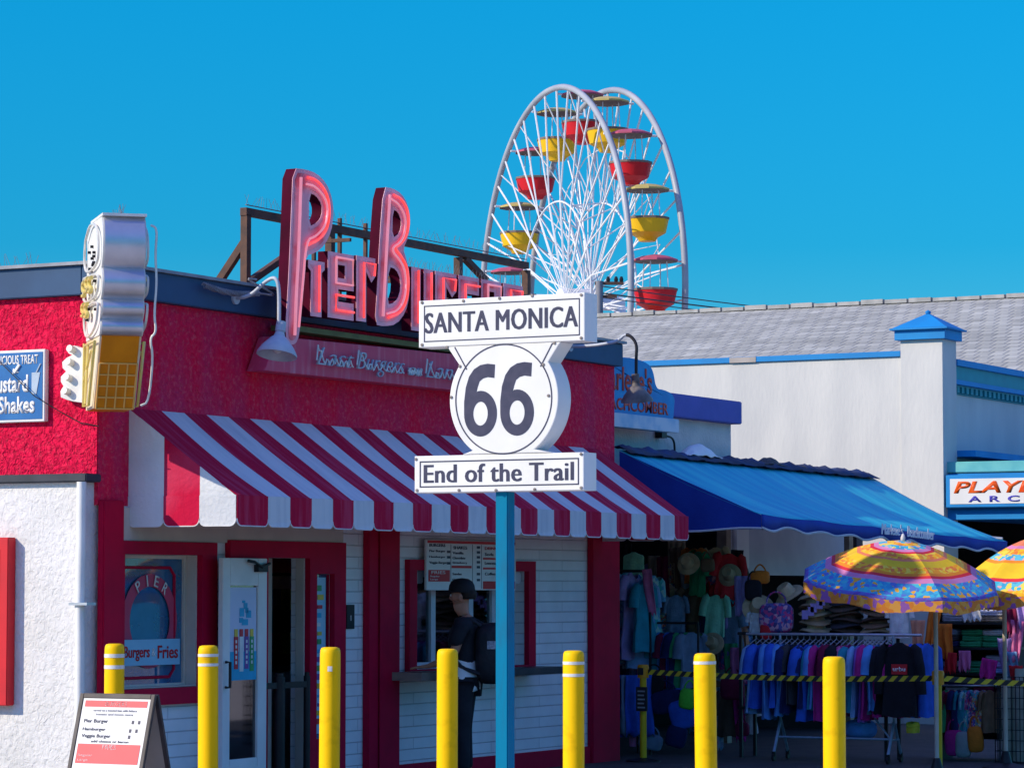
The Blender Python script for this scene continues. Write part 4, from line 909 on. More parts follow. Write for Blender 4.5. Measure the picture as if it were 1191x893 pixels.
# ---------------------------------------------------------------- A-frame board
XA = at_depth(140, 805, 19.6).x
af = thing('sandwich_board', (XA, -l2(140, 805, XA)[0], 0), 'white and red menu sandwich board in a dark frame on the ground at lower left', 'sandwich board')
a0, zt = l2(96, 806, XA); a1 = l2(183, 808, XA)[0]
zt -= 0.0
SL = 0.30
def side(sg):   # front panel leans toward -x at the foot, rear toward +x
    M = T(XA, 0, zt) @ Matrix.Rotation(math.atan2(SL, zt) * (-sg), 4, 'Y') @ ML
    return M
Lg = math.hypot(SL, zt)
for sg in (-1, 1):
    M = T(XA + sg * 0.012, 0, zt) @ Matrix.Rotation(math.atan2(SL, zt) * (-sg), 4, 'Y') @ T(0, 0, -zt) @ ML
    b = MB(); zb_ = zt - Lg + 0.004
    for q in ((a0, a0 + .03, zb_, zt), (a1 - .03, a1, zb_, zt), (a0 + .03, a1 - .03, zt - .03, zt), (a0 + .03, a1 - .03, zb_ + .06, zb_ + .09)):
        b.prism([(q[0], q[2]), (q[1], q[2]), (q[1], q[3]), (q[0], q[3])], -0.012, 0.012, M)
    fr_ = b.build('frame', mat('dark board frame', (0.03, 0.025, 0.03), (0.06, 0.05, 0.055), 0.5, 8), af, bevel=0.003)
    b = MB(); b.prism([(a0 + .031, zb_ + .091), (a1 - .031, zb_ + .091), (a1 - .031, zt - .031), (a0 + .031, zt - .031)], -0.006, 0.006, M); b.build('panel', M_signwhite if sg < 0 else mat('bare back panel', (0.36, 0.31, 0.29), (0.3, 0.27, 0.25), 0.7, 4), fr_)
    if sg < 0:
        Mp = M @ T(0, 0, 0.0065); u0 = a0 + .05; w_ = a1 - a0 - .10
        B_ = lambda a, c, e, f, m, nm='red_block': blk(fr_, Mp, u0 + a * w_, u0 + c * w_, zt - f, zt - e, m, nm)
        M_coral = mat('coral print', (0.74, 0.09, 0.10), (0.68, 0.08, 0.09), 0.5, 4)
        B_(0, 1, .045, .085, M_coral); B_(0, 1, .325, .45, M_coral); B_(0, 1, .56, .60, M_coral)
        tx = [('BURGERS', .33, .68, .05, .08, M_signwhite), ('Pier Burger', .03, .42, .165, .195, M_signink), ('Hamburger', .03, .40, .22, .245, M_signink), ('Veggie Burger', .03, .50, .262, .29, M_signink), ('add cheese or bacon', .2, .8, .30, .315, M_signink), ('FRIES', .40, .62, .33, .36, M_signwhite), ('Regular', .03, .26, .39, .41, M_signwhite), ('Large', .03, .2, .42, .44, M_signwhite), ('all with a side of your choice', .1, .9, .49, .51, M_signink), ('FLAT TOP DOGS', .22, .8, .565, .595, M_signwhite), ('Hot Dog', .03, .25, .64, .66, M_signink), ('Chili Dog', .03, .28, .69, .71, M_signink), ('served on a toasted bun with lettuce', .15, .85, .10, .115, MB_GREY), ('tomato and house sauce', .2, .8, .125, .14, MB_GREY)]
        for t_, a, c, e, f, m_ in tx: fit_text(t_, 'lettering', Mp, (u0 + a * w_, u0 + c * w_, zt - f, zt - e), m_, fr_, 0.002, 0.008)
        b = MB()
        for a, e in ((.80, .17), (.90, .17), (.78, .225), (.88, .225), (.78, .265)): b.prism([(u0 + a * w_, zt - e - .022), (u0 + (a + .035) * w_, zt - e - .022), (u0 + (a + .035) * w_, zt - e), (u0 + a * w_, zt - e)], 0, .0015, Mp)
        b.build('price_marks', M_signink, fr_)
b = MB(); b.bar((XA - .17, -a1 + .012, zt - .58), (XA + .17, -a1 + .012, zt - .58), .014, .025); b.bar((XA - .17, -a0 - .012, zt - .58), (XA + .17, -a0 - .012, zt - .58), .014, .025); b.build('spreader', M_black, af)

# ---------------------------------------------------------------- person at the counter
gp = on(2, 0, 536, 905)
PXY = on(1, -0.64, 541, 790)
pr = thing('person', (PXY.x, -0.64, 0.012), 'person in a black cap, black shirt and black trousers leaning at the serving counter', 'person', rz=R(21))
def skin(name, nodes, edges_, m, parent, sub=2):
    me = bpy.data.meshes.new(name); me.from_pydata([n[0] for n in nodes], edges_, []); o = bpy.data.objects.new('tmp', me); COL.objects.link(o)
    md = o.modifiers.new('s', 'SKIN'); md.use_smooth_shade = True
    for i, n in enumerate(nodes):
        sv = me.skin_vertices[0].data[i]; r = n[1]; sv.radius = (r, r) if not isinstance(r, tuple) else r; sv.use_root = (i == 0)
    sd = o.modifiers.new('u', 'SUBSURF'); sd.levels = sub; sd.render_levels = sub
    bpy.context.view_layer.update()
    m2 = bpy.data.meshes.new_from_object(o.evaluated_get(bpy.context.evaluated_depsgraph_get()))
    bpy.data.objects.remove(o); m2.name = name; m2.materials.clear(); m2.materials.append(m); m2.polygons.foreach_set('use_smooth', [True] * len(m2.polygons))
    return link(name, m2, parent)
M_skin = mat('skin', (0.48, 0.22, 0.14), (0.40, 0.18, 0.11), 0.5, 9)
M_shirt = mat('black cotton', (0.012, 0.012, 0.018), (0.02, 0.02, 0.026), 0.85, 5, 0.2, 60)
M_hair = mat('dark hair', (0.015, 0.01, 0.008), (0.03, 0.02, 0.015), 0.7, 40)
# local frame: faces +y, right hand at +x
J = {}; nodes = []; edges_ = []
def N_(k, p, r, par=None):
    J[k] = len(nodes); nodes.append((p, r))
    if par: edges_.append((J[par], J[k]))
N_('pel', (0, 0, .95), (.135, .10)); N_('bel', (0, .0, 1.08), (.125, .095), 'pel'); N_('che', (0, .01, 1.27), (.15, .105), 'bel'); N_('shb', (0, .0, 1.40), (.12, .08), 'che')
N_('nek', (0, .015, 1.48), .05, 'shb'); N_('jaw', (0, .035, 1.565), (.06, .072), 'nek'); N_('chn', (0, .095, 1.555), .034, 'jaw'); N_('hea', (0, .045, 1.645), (.075, .092), 'jaw'); N_('cro', (0, .035, 1.715), (.058, .07), 'hea')
for s_, k in ((1, 'R'), (-1, 'L')):
    N_('sh' + k, (s_ * .19, -.005, 1.40), .058, 'shb'); N_('el' + k, (s_ * .235, .07, 1.13), .042, 'sh' + k); N_('wr' + k, (s_ * .15, .27, 1.045), .027, 'el' + k); N_('pa' + k, (s_ * .13, .35, 1.03), (.036, .016), 'wr' + k)
    N_('hip' + k, (s_ * .095, 0, .90), .095, 'pel'); N_('kn' + k, (s_ * .105, .03 if s_ > 0 else .0, .50), .058, 'hip' + k); N_('ca' + k, (s_ * .108, .0, .34), .055, 'kn' + k); N_('an' + k, (s_ * .11, -.01, .09), .036, 'ca' + k); N_('to' + k, (s_ * .125, .15, .04), (.042, .03), 'an' + k)
    for f, (dx, ln) in enumerate(((-.03, .075), (-.01, .088), (.01, .082), (.03, .062))):
        N_(f'f{f}{k}', (s_ * .13 + dx, .385 + ln * .45, 1.025), .0095, 'pa' + k); N_(f'g{f}{k}', (s_ * .13 + dx * 1.15, .38 + ln, 1.012), .008, f'f{f}{k}')
    N_('th' + k, (s_ * .13 - s_ * .045, .33, 1.03), .011, 'wr' + k); N_('tt' + k, (s_ * .13 - s_ * .058, .375, 1.02), .009, 'th' + k)
N_('nos', (0, .145, 1.632), .014, 'hea')
body = skin('body', nodes, edges_, M_skin, pr)
for s_ in (1, -1):
    b = MB(); b.lathe([(0.0, -.004), (.018, 0), (.026, .008), (.02, .014), (0, .01)], 10, T(s_ * .082, .03, 1.635) @ Matrix.Rotation(R(90 * s_), 4, 'Y') @ Matrix.Diagonal((1.3, .8, 1, 1))); b.build('ear', M_skin, pr, world=False, smooth=60)
    b = MB(); b.lathe([(0, -.011), (.008, -.007), (.011, 0), (.008, .007), (0, .011)], 10, T(s_ * .03, .122, 1.655)); b.build('eye', M_white, pr, world=False, smooth=60)
b = MB(); b.bar((-.022, .128, 1.592), (.022, .128, 1.592), .008, .006); b.build('mouth', mat('lips', (0.25, 0.08, 0.06), rough=0.5), pr, world=False)
nd = [((0, 0, .885), (.165, .126)), ((0, 0, 1.10), (.15, .115)), ((0, .01, 1.27), (.172, .125)), ((0, .0, 1.395), (.14, .095)), ((0, .01, 1.455), (.065, .06))]
ed = [(0, 1), (1, 2), (2, 3), (3, 4)]
for s_ in (1, -1):
    i = len(nd); nd += [((s_ * .2, -.005, 1.395), .075), ((s_ * .232, .075, 1.20), .066)]; ed += [(3, i), (i, i + 1)]
skin('shirt', nd, ed, M_shirt, pr)
b = MB(); b.lathe([(.84, 1.08), (.93, .99), (1.0, .92), (1.03, .86), (1.03, .825)], 24, Matrix.Diagonal((.166, .128, 1, 1)), lambda q, a: .012 * math.sin(3 * a))
b.f.pop(); b.mi.pop(); b.build('white_undershirt', mat('white cotton', (0.78, 0.78, 0.78), (0.66, 0.66, 0.68), 0.8, 6), pr, world=False, smooth=60, solid=.006)
nd = [((0, 0, .93), (.14, .105))]; ed = []
for s_ in (1, -1):
    i = len(nd); nd += [((s_ * .098, 0, .86), .10), ((s_ * .107, .02 if s_ > 0 else 0, .50), .07), ((s_ * .11, -.005, .12), .055)]; ed += [(0, i), (i, i + 1), (i + 1, i + 2)]
skin('trousers', nd, ed, mat('black denim', (0.012, 0.012, 0.017), (0.02, 0.02, 0.028), 0.8, 9), pr)
for s_ in (1, -1):
    skin('shoe', [((s_ * .115, -.05, .045), (.04, .042)), ((s_ * .12, .08, .04), (.046, .035)), ((s_ * .127, .19, .033), (.038, .026))], [(0, 1), (1, 2)], mat('grey white shoe', (0.5, 0.5, 0.52), (0.4, 0.4, 0.42), 0.6, 8), pr)
b = MB(); Mh = T(0, -.012, 1.65) @ Matrix.Diagonal((.079, .078, .085, 1))
b.lathe([(.86, -.35), (.96, -.1), (1.0, .2), (.93, .5), (.7, .75), (0, .92)], 20, Mh)
b.v = [(x, y - .014, z) for x, y, z in b.v]; b.build('hair', M_hair, pr, world=False, smooth=60)
b = MB(); Mh = T(0, .03, 1.705) @ Matrix.Diagonal((.092, .112, .10, 1)); b.lathe([(1.0, -.22), (1.02, 0), (.97, .35), (.82, .68), (.5, .9), (0, .98)], 22, Mh)
vs = []
for i in range(9):
    a = R(20 + 140 * i / 8); vs += [(math.cos(a) * .09, .03 + math.sin(a) * .105, 1.698), (math.cos(a) * .09, .03 + math.sin(a) * .112 + .115 * math.sin(R(180 * i / 8)), 1.682)]
b.add(vs, [(2 * i, 2 * i + 1, 2 * i + 3, 2 * i + 2) for i in range(8)])
b.build('cap', mat('black cap', (0.01, 0.01, 0.012), (0.016, 0.016, 0.02), 0.7, 9), pr, world=False, smooth=50, solid=0.008)
# backpack
bpk = thing('backpack', (PXY.x, -0.64, 1.0), 'black backpack with a small white badge worn by the person at the counter', 'backpack', rz=R(21))
M_bp = mat('black nylon', (0.014, 0.014, 0.02), (0.024, 0.024, 0.03), 0.6, 7, 0.3, 30)
def sup(cx, cy, cz, ax, ay, az, e=0.55, n=20, k=12):
    vs = []; fs = []; sg = lambda v, p: math.copysign(abs(v) ** p, v)
    for i in range(k + 1):
        ph = -math.pi / 2 + math.pi * i / k
        for j in range(n):
            th = 2 * math.pi * j / n
            vs.append((cx + ax * sg(math.cos(ph), e) * sg(math.cos(th), e), cy + ay * sg(math.cos(ph), e) * sg(math.sin(th), e), cz + az * sg(math.sin(ph), e)))
    for i in range(k):
        for j in range(n): fs.append((i * n + j, i * n + (j + 1) % n, (i + 1) * n + (j + 1) % n, (i + 1) * n + j))
    return vs, fs
b = MB(); b.add(*sup(0.02, -.235, .16, .19, .14, .27)); b.build('main_bag', M_bp, bpk, world=False, smooth=60)
b = MB(); b.add(*sup(0.02, -.345, .08, .13, .05, .14)); b.build('pocket', M_bp, bpk, world=False, smooth=60)
for s_ in (1, -1):
    b = MB(); b.tube(spline([(s_ * .11, -.16, .40), (s_ * .12, -.04, .47), (s_ * .13, .08, .42), (s_ * .14, .13, .25), (s_ * .15, .05, .05), (s_ * .13, -.16, -.02)], 2), .018, 6); b.build('strap', M_bp, bpk, world=False, smooth=60)
b = MB(); b.box(-.174, -.169, -.30, -.22, .20, .27); b.box(-.177, -.1745, -.28, -.24, .215, .255); b.build('badge', mat('badge pale', (0.5, 0.5, 0.55), (0.2, 0.2, 0.25), 0.5, 50), bpk, world=False)
b = MB(); b.tube([(.10, -.37, .0), (.10, -.375, -.06)], .007, 5); b.tube([(-.04, -.397, .10), (-.04, -.40, .03)], .007, 5); b.build('zip_pulls', M_steel, bpk, world=False)

# ================================================================== BEACH SHOP
ms = thing('beach_shop', (XR + 0.02, 0, 0), 'open fronted white beach shop with a violet parapet beam beside the burger stand', 'shop')
YS0 = 0.45
M_shack = mat('shop white plaster', (0.62, 0.62, 0.60), (0.50, 0.51, 0.51), 0.75, 2.5, 0.4, 30)  # white shop plaster with random grey mottling
q = f2(850, 500, YS0); xs1 = q[0]
zp = f2(800, 461, YS0)[1]; zq = f2(800, 488, YS0)[1]
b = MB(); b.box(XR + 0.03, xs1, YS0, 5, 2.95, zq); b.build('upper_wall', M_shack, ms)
pa_, pb2 = f2(740, 455, YS0 - .12)[0], f2(863, 468, YS0 - .12)[0]
b = MB(); b.box(XR + .03, pb2, YS0 - .12, YS0 + .3, zq, zp); b.build('parapet_beam', mat('violet paint', (0.10, 0.10, 0.42), (0.08, 0.085, 0.36), 0.6, 3), ms, bevel=0.01)
b = MB(); b.box(xs1 + .002, 16.4, YS0 - .05, 5, 2.95, 3.06); b.build('low_roof', mat('tar roofing', (0.06, 0.06, 0.065), (0.1, 0.1, 0.1), 0.9, 4), ms)
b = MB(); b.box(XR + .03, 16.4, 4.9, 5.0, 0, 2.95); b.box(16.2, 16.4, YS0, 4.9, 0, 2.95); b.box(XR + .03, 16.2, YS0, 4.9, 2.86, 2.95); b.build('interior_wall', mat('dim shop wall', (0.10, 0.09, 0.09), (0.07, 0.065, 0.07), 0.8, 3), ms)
for x_ in (12.35, 15.92): b = MB(); b.box(x_, x_ + .12, YS0 - .02, YS0 + .1, 0, 2.86); b.build('door_post', mat('tan post', (0.35, 0.27, 0.18), (0.28, 0.2, 0.13), 0.6, 8), ms)
b = MB(); b.box(12.5, 15.85, YS0 + .02, YS0 + .10, 1.92, 2.86); b.box(12.5, 15.85, YS0, YS0 + .018, 1.88, 1.94); b.build('pale_wall_panel', mat('bluish white panel', (0.55, 0.57, 0.60), (0.48, 0.5, 0.54), 0.6, 3), ms)
b = MB(); b.box(12.6, 12.95, YS0 - .03, YS0 + .019, 1.95, 2.45); b.build('meter_box', M_white, ms, bevel=.01)
# cloud shaped sign
Yc = 0.20
sg_ = thing('shop_name_sign', (9.5, Yc, 3.6), 'blue cloud shaped beach shop sign with red letters hung above the blue awning', 'sign')
e = [f2(*q, Yc) for q in ((680, 500), (782, 503), (786, 470), (783, 458), (772, 453), (763, 452), (760, 430), (752, 421), (735, 416), (715, 415), (690, 414), (680, 416))]
e[0] = (XR + .03, e[1][1]); e[-1] = (XR + .03, e[-2][1])
outline([smooth_poly(e[2:-1], 2) + [e[-1], e[0], e[1]]], 'board', T(0, Yc + .04, 0) @ MF, mat('sign sky blue', (0.02, 0.28, 0.58), (0.025, 0.22, 0.5), 0.5, 4), sg_, 0.04, 0.004)
Mc = T(0, Yc - .002, 0) @ MF
x1_ = f2(759, 450, Yc)[0]; zA, zB = f2(735, 430, Yc)[1], f2(735, 456, Yc)[1]
M_sred = mat('sign orange red', (0.55, 0.07, 0.04), (0.48, 0.06, 0.04), 0.5, 6)
fit_text("Marlene's", 'lettering', Mc, (XR + .06, x1_ - .02, zB, zA + .03), M_sred, sg_, 0.004, 0.02)
x2_ = f2(777, 475, Yc)[0]; zA, zB = f2(750, 466, Yc)[1], f2(750, 480, Yc)[1]
fit_text('BEACHCOMBER', 'lettering', Mc, (XR + .06, x2_, zB, zA), M_sred, sg_, 0.004, 0.02)
x3 = f2(785, 490, Yc)[0]; z3, z4 = f2(750, 484, Yc)[1], f2(750, 500, Yc)[1]
b = MB(); b.box(XR + .03, x3, Yc - .05, Yc - .003, z4, z3); b.build('lower_band', mat('weathered pale band', (0.55, 0.62, 0.68), (0.16, 0.4, 0.6), 0.6, 3.5, lo=.45, hi=.7), sg_, bevel=.005)
p_ = on(1, .42, 767, 503); b = MB(); b.box(p_.x - .06, p_.x + .06, .36, .44, p_.z - .06, p_.z + .02); b.tube(spline([(p_.x + .06, .38, p_.z - .03), (p_.x + .25, .37, p_.z - .05), (p_.x + .30, .38, p_.z - .2), (p_.x + .27, .4, p_.z - .35)], 2), .012, 6); b.build('junction_cable', M_black, sg_, smooth=40)
# blue awning
M_ba = mat('blue canvas', (0.002, 0.36, 0.56), (0.05, 0.62, 0.66), 0.7, 1.6, 0.25, 25, mapscale=(3.2, .35, .35), lo=.3, hi=.7)
M_bd = mat('deep blue canvas', (0.010, 0.045, 0.30), (0.008, 0.035, 0.25), 0.75, 4, 0.15, 60)
ba = thing('blue_awning', (12, 0, 3.1), 'faded blue canvas awning with a wavy white edged valance over the beach shop', 'awning')
BX0, BX1, BY = 8.84, 15.97, -1.566
c00 = Vector((BX0, 0.0, 3.125)); c10 = Vector((15.49, 0.0, 3.08)); c01 = Vector((BX0, BY, 2.457)); c11 = Vector((BX1, BY, 2.285))
b = MB(); nx, ny = 56, 10
def bpt(u, v):
    p = c00.lerp(c10, u).lerp(c01.lerp(c11, u), v)
    p.z += -0.05 * math.sin(math.pi * v) + 0.012 * math.sin(u * 46 + v * 3) * math.sin(math.pi * v) - 0.015 * abs(math.sin(u * math.pi * 5)) * v
    return p
vs = [bpt(i / nx, j / ny) for j in range(ny + 1) for i in range(nx + 1)]
b.add(vs, [(j * (nx + 1) + i, j * (nx + 1) + i + 1, (j + 1) * (nx + 1) + i + 1, (j + 1) * (nx + 1) + i) for j in range(ny) for i in range(nx)])
b.build('canopy', M_ba, ba, smooth=60, solid=0.004)
b = MB(); b.add([c00 + Vector((.002, 0, -.01)), c01 + Vector((.002, 0, -.006)), c01 + Vector((.002, 0, -.145)), (BX0 + .002, 0, 2.30)], [(0, 1, 2, 3)]); b.build('end_panel', M_bd, ba, solid=.004)
b = MB(); tr = MB(); n = 112
lowz = lambda u: (2.457 + (2.285 - 2.457) * u) - 0.13 - 0.020 * math.sin(u * 17 * math.pi) - .008 * math.sin(u * 41)
frt = [c01.lerp(c11, i / n) for i in range(n + 1)]
yv = lambda i: BY - .006 - .012 * math.sin(i * .55)
b.add([(p.x, BY - .004, bpt(i / n, 1).z + .004) for i, p in enumerate(frt)] + [(p.x, yv(i), lowz(i / n)) for i, p in enumerate(frt)], [(i, i + 1, n + 2 + i, n + 1 + i) for i in range(n)])
va = b.build('valance', M_bd, ba, smooth=60, solid=.004)
tr.tube([(p.x, yv(i) - .004, lowz(i / n)) for i, p in enumerate(frt)], .013, 5); tr.tube([(BX0 - .002, BY * t_, 2.30 + .012 * math.sin(t_ * 9) + .015 * t_) for t_ in [i / 14 for i in range(15)]], .011, 5)
tr.build('trim', mat('grey white trim', (0.60, 0.62, 0.66), rough=.6), va, smooth=60)
x0, z1 = f2(1026, 607, BY - .02); x1 = f2(1048, 609, BY - .02)[0]; 
MV = T(0, BY - .034, 0) @ MF
def on_val(txt, pa1, pb1, up, dn_):
    xa1 = f2(pa1[0], pa1[1], BY - .02)[0]; xb1 = f2(pb1[0], pb1[1], BY - .02)[0]; za1 = f2(*pa1, BY - .02)[1]
    dz = (f2(*pb1, BY - .02)[1] - za1)
    Mx = MV @ T(xa1, za1, 0) @ Matrix.Rotation(math.atan2(dz, xb1 - xa1), 4, 'Z')
    fit_text(txt, 'lettering', Mx, (0, math.hypot(dz, xb1 - xa1), -.0, up), mat('lilac white letters', (0.75, 0.75, 0.8), rough=.6), va, .003, .0, .1, fat=.008)
on_val("Marlene's", (1024, 621), (1049, 623), .12, 0); on_val('Beachcomber', (1054, 624), (1085, 628), .12, 0)
b = MB()
for x in (BX0 + .1, 11.2, 13.6, BX1 - .1): b.tube([(x, .3, 2.5), (x, BY + .02, 2.32)], .016, 6)
b.tube([(BX0 + .1, BY + .03, 2.36), (BX1 - .1, BY + .03, 2.26)], .016, 6); b.build('frame', M_steel, ba, smooth=40)
# torn scraps on the awning's upper edge
b = MB(); n = 90
def ridge(i): u = i / n; p = c00.lerp(c10, u); return p
vs = []
for i in range(n + 1):
    p = ridge(i); wv = .03 * math.sin(i * .9) + .02 * math.sin(i * 2.3)
    vs += [(p.x, .10, p.z + .02 + abs(wv) * .5), (p.x, .0, p.z + .045 + wv * .5), (p.x + .02, -.12 - abs(wv), p.z - .035 + wv * .2)]
b.add(vs, [(i * 3 + k, i * 3 + k + 1, i * 3 + k + 4, i * 3 + k + 3) for i in range(n) for k in (0, 1)])
tag(b.build('torn_cover', mat('torn navy cover', (0.03, 0.06, 0.16), (0.05, 0.055, 0.09), 0.8, 5), None, smooth=70, solid=.006), 'torn navy fabric strip lying along the upper edge of the blue awning', 'fabric')
def rag(label, px, py, w, h, m, seed):
    p = on(1, .02, px, py); r2 = random.Random(seed); b = MB(); nx_, ny_ = 14, 8
    f = lambda i, j: Vector((p.x + w * (i / nx_ - .5), .02 + .22 * (j / ny_ - .5), p.z + h * (math.sin(math.pi * i / nx_) ** 1.2) * (math.sin(math.pi * j / ny_) ** .7) + r2.uniform(-1, 1) * h * .13))
    g2 = [[f(i, j) for i in range(nx_ + 1)] for j in range(ny_ + 1)]
    b.add([q for row in g2 for q in row], [(j * (nx_ + 1) + i, j * (nx_ + 1) + i + 1, (j + 1) * (nx_ + 1) + i + 1, (j + 1) * (nx_ + 1) + i) for j in range(ny_) for i in range(nx_)])
    tag(b.build('cloth_bundle', m, None, smooth=60, solid=.008, sub=1), label, 'cloth bundle')
rag('crumpled white cloth lying on top of the blue awning', 812, 531, .85, .13, M_white, 1)
M_char = mat('charcoal scrap', (0.07, 0.065, 0.07), (0.12, 0.11, 0.11), .8, 8)
for k, (px, py, w, h, l) in enumerate(((893, 541, .55, .09, 'peaked charcoal scrap on the awning edge, nearest the white cloth'), (930, 548, .42, .07, 'rounded charcoal scrap on the awning edge between two others'), (960, 551, .4, .05, 'flattest charcoal scrap on the upper awning edge'), (994, 555, .45, .05, 'charcoal scrap at the right end of the upper awning edge'))): rag(l, px, py, w, h, M_char, 5 + k)

# ================================================================== ARCADE
XPW = 18.04
M_pl = mat('arcade white plaster', (0.63, 0.62, 0.59), (0.53, 0.53, 0.52), 0.85, 1.6, 0.14, 22, detail=9, mapscale=(1, 1, .35), spec=.1)
M_pb = mat('arcade blue', (0.01, 0.24, 0.58), (0.012, 0.2, 0.5), 0.5, 3)
ar = thing('arcade_hall', (XPW, 0, 0), 'white plastered arcade hall with grey shingle roof and blue capped corner pillar', 'arcade')
b = MB(); b.box(XPW, XPW + .3, .57, 16, 0, 4.70); b.build('side_wall', M_pl, ar)
zt = 4.775
b = MB(); b.box(XPW - .03, XPW + .36, .572, 16, 4.702, zt); b.build('wall_cap', M_pb, ar, bevel=.004)
b = MB(); b.box(XPW - .036, XPW - .0305, 2.6, 2.98, 4.702, zt - .004); b.build('cap_patch', mat('bare cap patch', (0.42, 0.38, 0.35), rough=.7), ar)
b = MB(); b.box(XPW - .03, XPW + .47, 0, .568, 0, 4.905); pil = b.build('corner_pillar', M_pl, ar)
cx_, cy_ = XPW + .22, .284
b = MB(); b.box(cx_ - .31, cx_ + .31, cy_ - .345, cy_ + .345, 4.907, 5.03); b.box(cx_ - .36, cx_ + .36, cy_ - .395, cy_ + .395, 5.031, 5.055)
b.add([(cx_ - .34, cy_ - .375, 5.056), (cx_ + .34, cy_ - .375, 5.056), (cx_ + .34, cy_ + .375, 5.056), (cx_ - .34, cy_ + .375, 5.056), (cx_, cy_, 5.27)], [(0, 1, 4), (1, 2, 4), (2, 3, 4), (3, 0, 4), (3, 2, 1, 0)])
b.lathe([(.0, 5.25), (.035, 5.26), (.04, 5.285), (0, 5.31)], 10, T(cx_, cy_, 0)); b.build('pillar_cap', M_pb, ar, bevel=.004)
fx0 = XPW + .472
b = MB(); b.box(fx0, 23.9, .12, .4, 2.95, 4.24); b.box(fx0, 23.9, .14, .4, 4.24, 4.70); b.build('front_wall', M_pl, ar)
M_teal = mat('teal cornice', (0.02, 0.28, 0.34), (0.02, 0.24, 0.30), 0.5, 4)
b = MB(); b.box(fx0, 23.9, -.02, .14, 4.60, 4.68); b.build('cornice_top', M_pb, ar)
b = MB(); b.box(fx0, 23.9, .03, .14, 4.42, 4.598); cnb = b.build('cornice', M_teal, ar)
b = MB(); b.box(fx0, 23.9, .0, .14, 4.36, 4.418); b.build('cornice_band', M_pb, cnb)
b = MB(); x = fx0 + .02; pz_ = [(fx0, 4.357), (fx0, 4.34)]
while x < 23.7: pz_ += [(x, 4.34), (x, 4.262), (x + .09, 4.262), (x + .09, 4.34)]; x += .17
pz_ += [(23.9, 4.34), (23.9, 4.357)]
b.prism(pz_, -.139, -.06, MF); b.build('dentil_course', M_teal, cnb)
b = MB(); b.box(fx0, 23.9, .10, .1395, 4.242, 4.258); b.build('cornice_foot', M_teal, cnb)
b = MB(); b.box(fx0, 23.9, -.25, .12, 3.42, 3.50); b.build('ledge', M_pb, ar)
# shingle roof
RX0, RX1, RZ0 = 24.0, 33.0, 4.72
RZ1 = (on(0, 33.0, 1191, 346).z + on(0, 33.0, 697, 362).z) / 2 - .04
b = MB(); RY0, RY1 = 0.3, 30.0
b.add([(RX0, RY0, RZ0), (RX1, RY0, RZ1), (RX1, RY1, RZ1), (RX0, RY1, RZ0), (42, RY0, RZ0), (42, RY1, RZ0)], [(0, 1, 2, 3), (1, 4, 5, 2), (0, 4, 1), (3, 2, 5)])
rf = b.build('shingle_roof', shingle_mat('grey shingles'), ar)
b = MB(); b.box(RX0 + .3, 41.7, RY0 + .3, RY1 - .3, 0, RZ0 - .002); b.build('hall_block', M_pl, ar)
b = MB(); y = RY0
while y < RY1: b.box(RX1 - .2, RX1 + .2, y, y + .42, RZ1 - .03, RZ1 + .03 + .025 * rng.random()); y += .46
b.build('ridge_shingles', mat('ridge shingle', (0.42, 0.41, 0.39), (0.3, 0.3, 0.29), .85, 5), rf)
b = MB(); b.box(fx0, 23.9, 3.0, 3.1, 0, 2.95); b.box(fx0, 23.9, .12, 3.0, 2.85, 2.94); b.box(23.5, 23.9, .41, 2.99, 0, 2.84); b.build('interior', M_dark, ar)
# canopy + projecting sign
b = MB(); b.box(XPW + .1, 26, -1.9, .118, 3.20, 3.34); b.build('teal_canopy', mat('pale teal metal', (0.16, 0.50, 0.48), (0.10, 0.40, 0.42), .5, 4), ar, bevel=.01)
asg = thing('arcade_sign', (XPW, -1.0, 3.0), 'white arcade sign with slanted orange letters in a blue frame on the pillar corner', 'sign')
y1 = -.025
za, zb2 = l2(1130, 552, XPW)[1], l2(1130, 590, XPW)[1]
b = MB(); b.box(XPW - .02, XPW + .09, -2.15, y1, zb2, za); b.build('frame', M_pb, asg, bevel=.008)
b = MB(); b.box(XPW - .026, XPW - .021, -2.09, y1 - .06, zb2 + .045, za - .05); b.build('panel', M_signwhite, asg)
MA = T(XPW - .0265, 0, 0) @ ML
hh = za - zb2
fit_text('PLAYLAND', 'lettering', MA, (.135, 2.02, zb2 + .44 * hh, zb2 + .80 * hh), mat('sign orange', (0.80, 0.12, 0.01), (0.72, 0.07, 0.01), .4, 5), asg, .004, .03, .22)
fit_text('ARCADE', 'lettering', MA, (.33, 1.78, zb2 + .16 * hh, zb2 + .35 * hh), mat('sign violet', (0.07, 0.06, 0.45), rough=.4), asg, .004, .03, 0, space=1.9)
b = MB(); b.box(XPW + .1, 26, -1.85, -.0, 2.60, 2.80); b.box(XPW + .12, 26, -1.80, .10, 3.0, 3.19); b.build('blue_valance_board', M_pb, ar, bevel=.006)

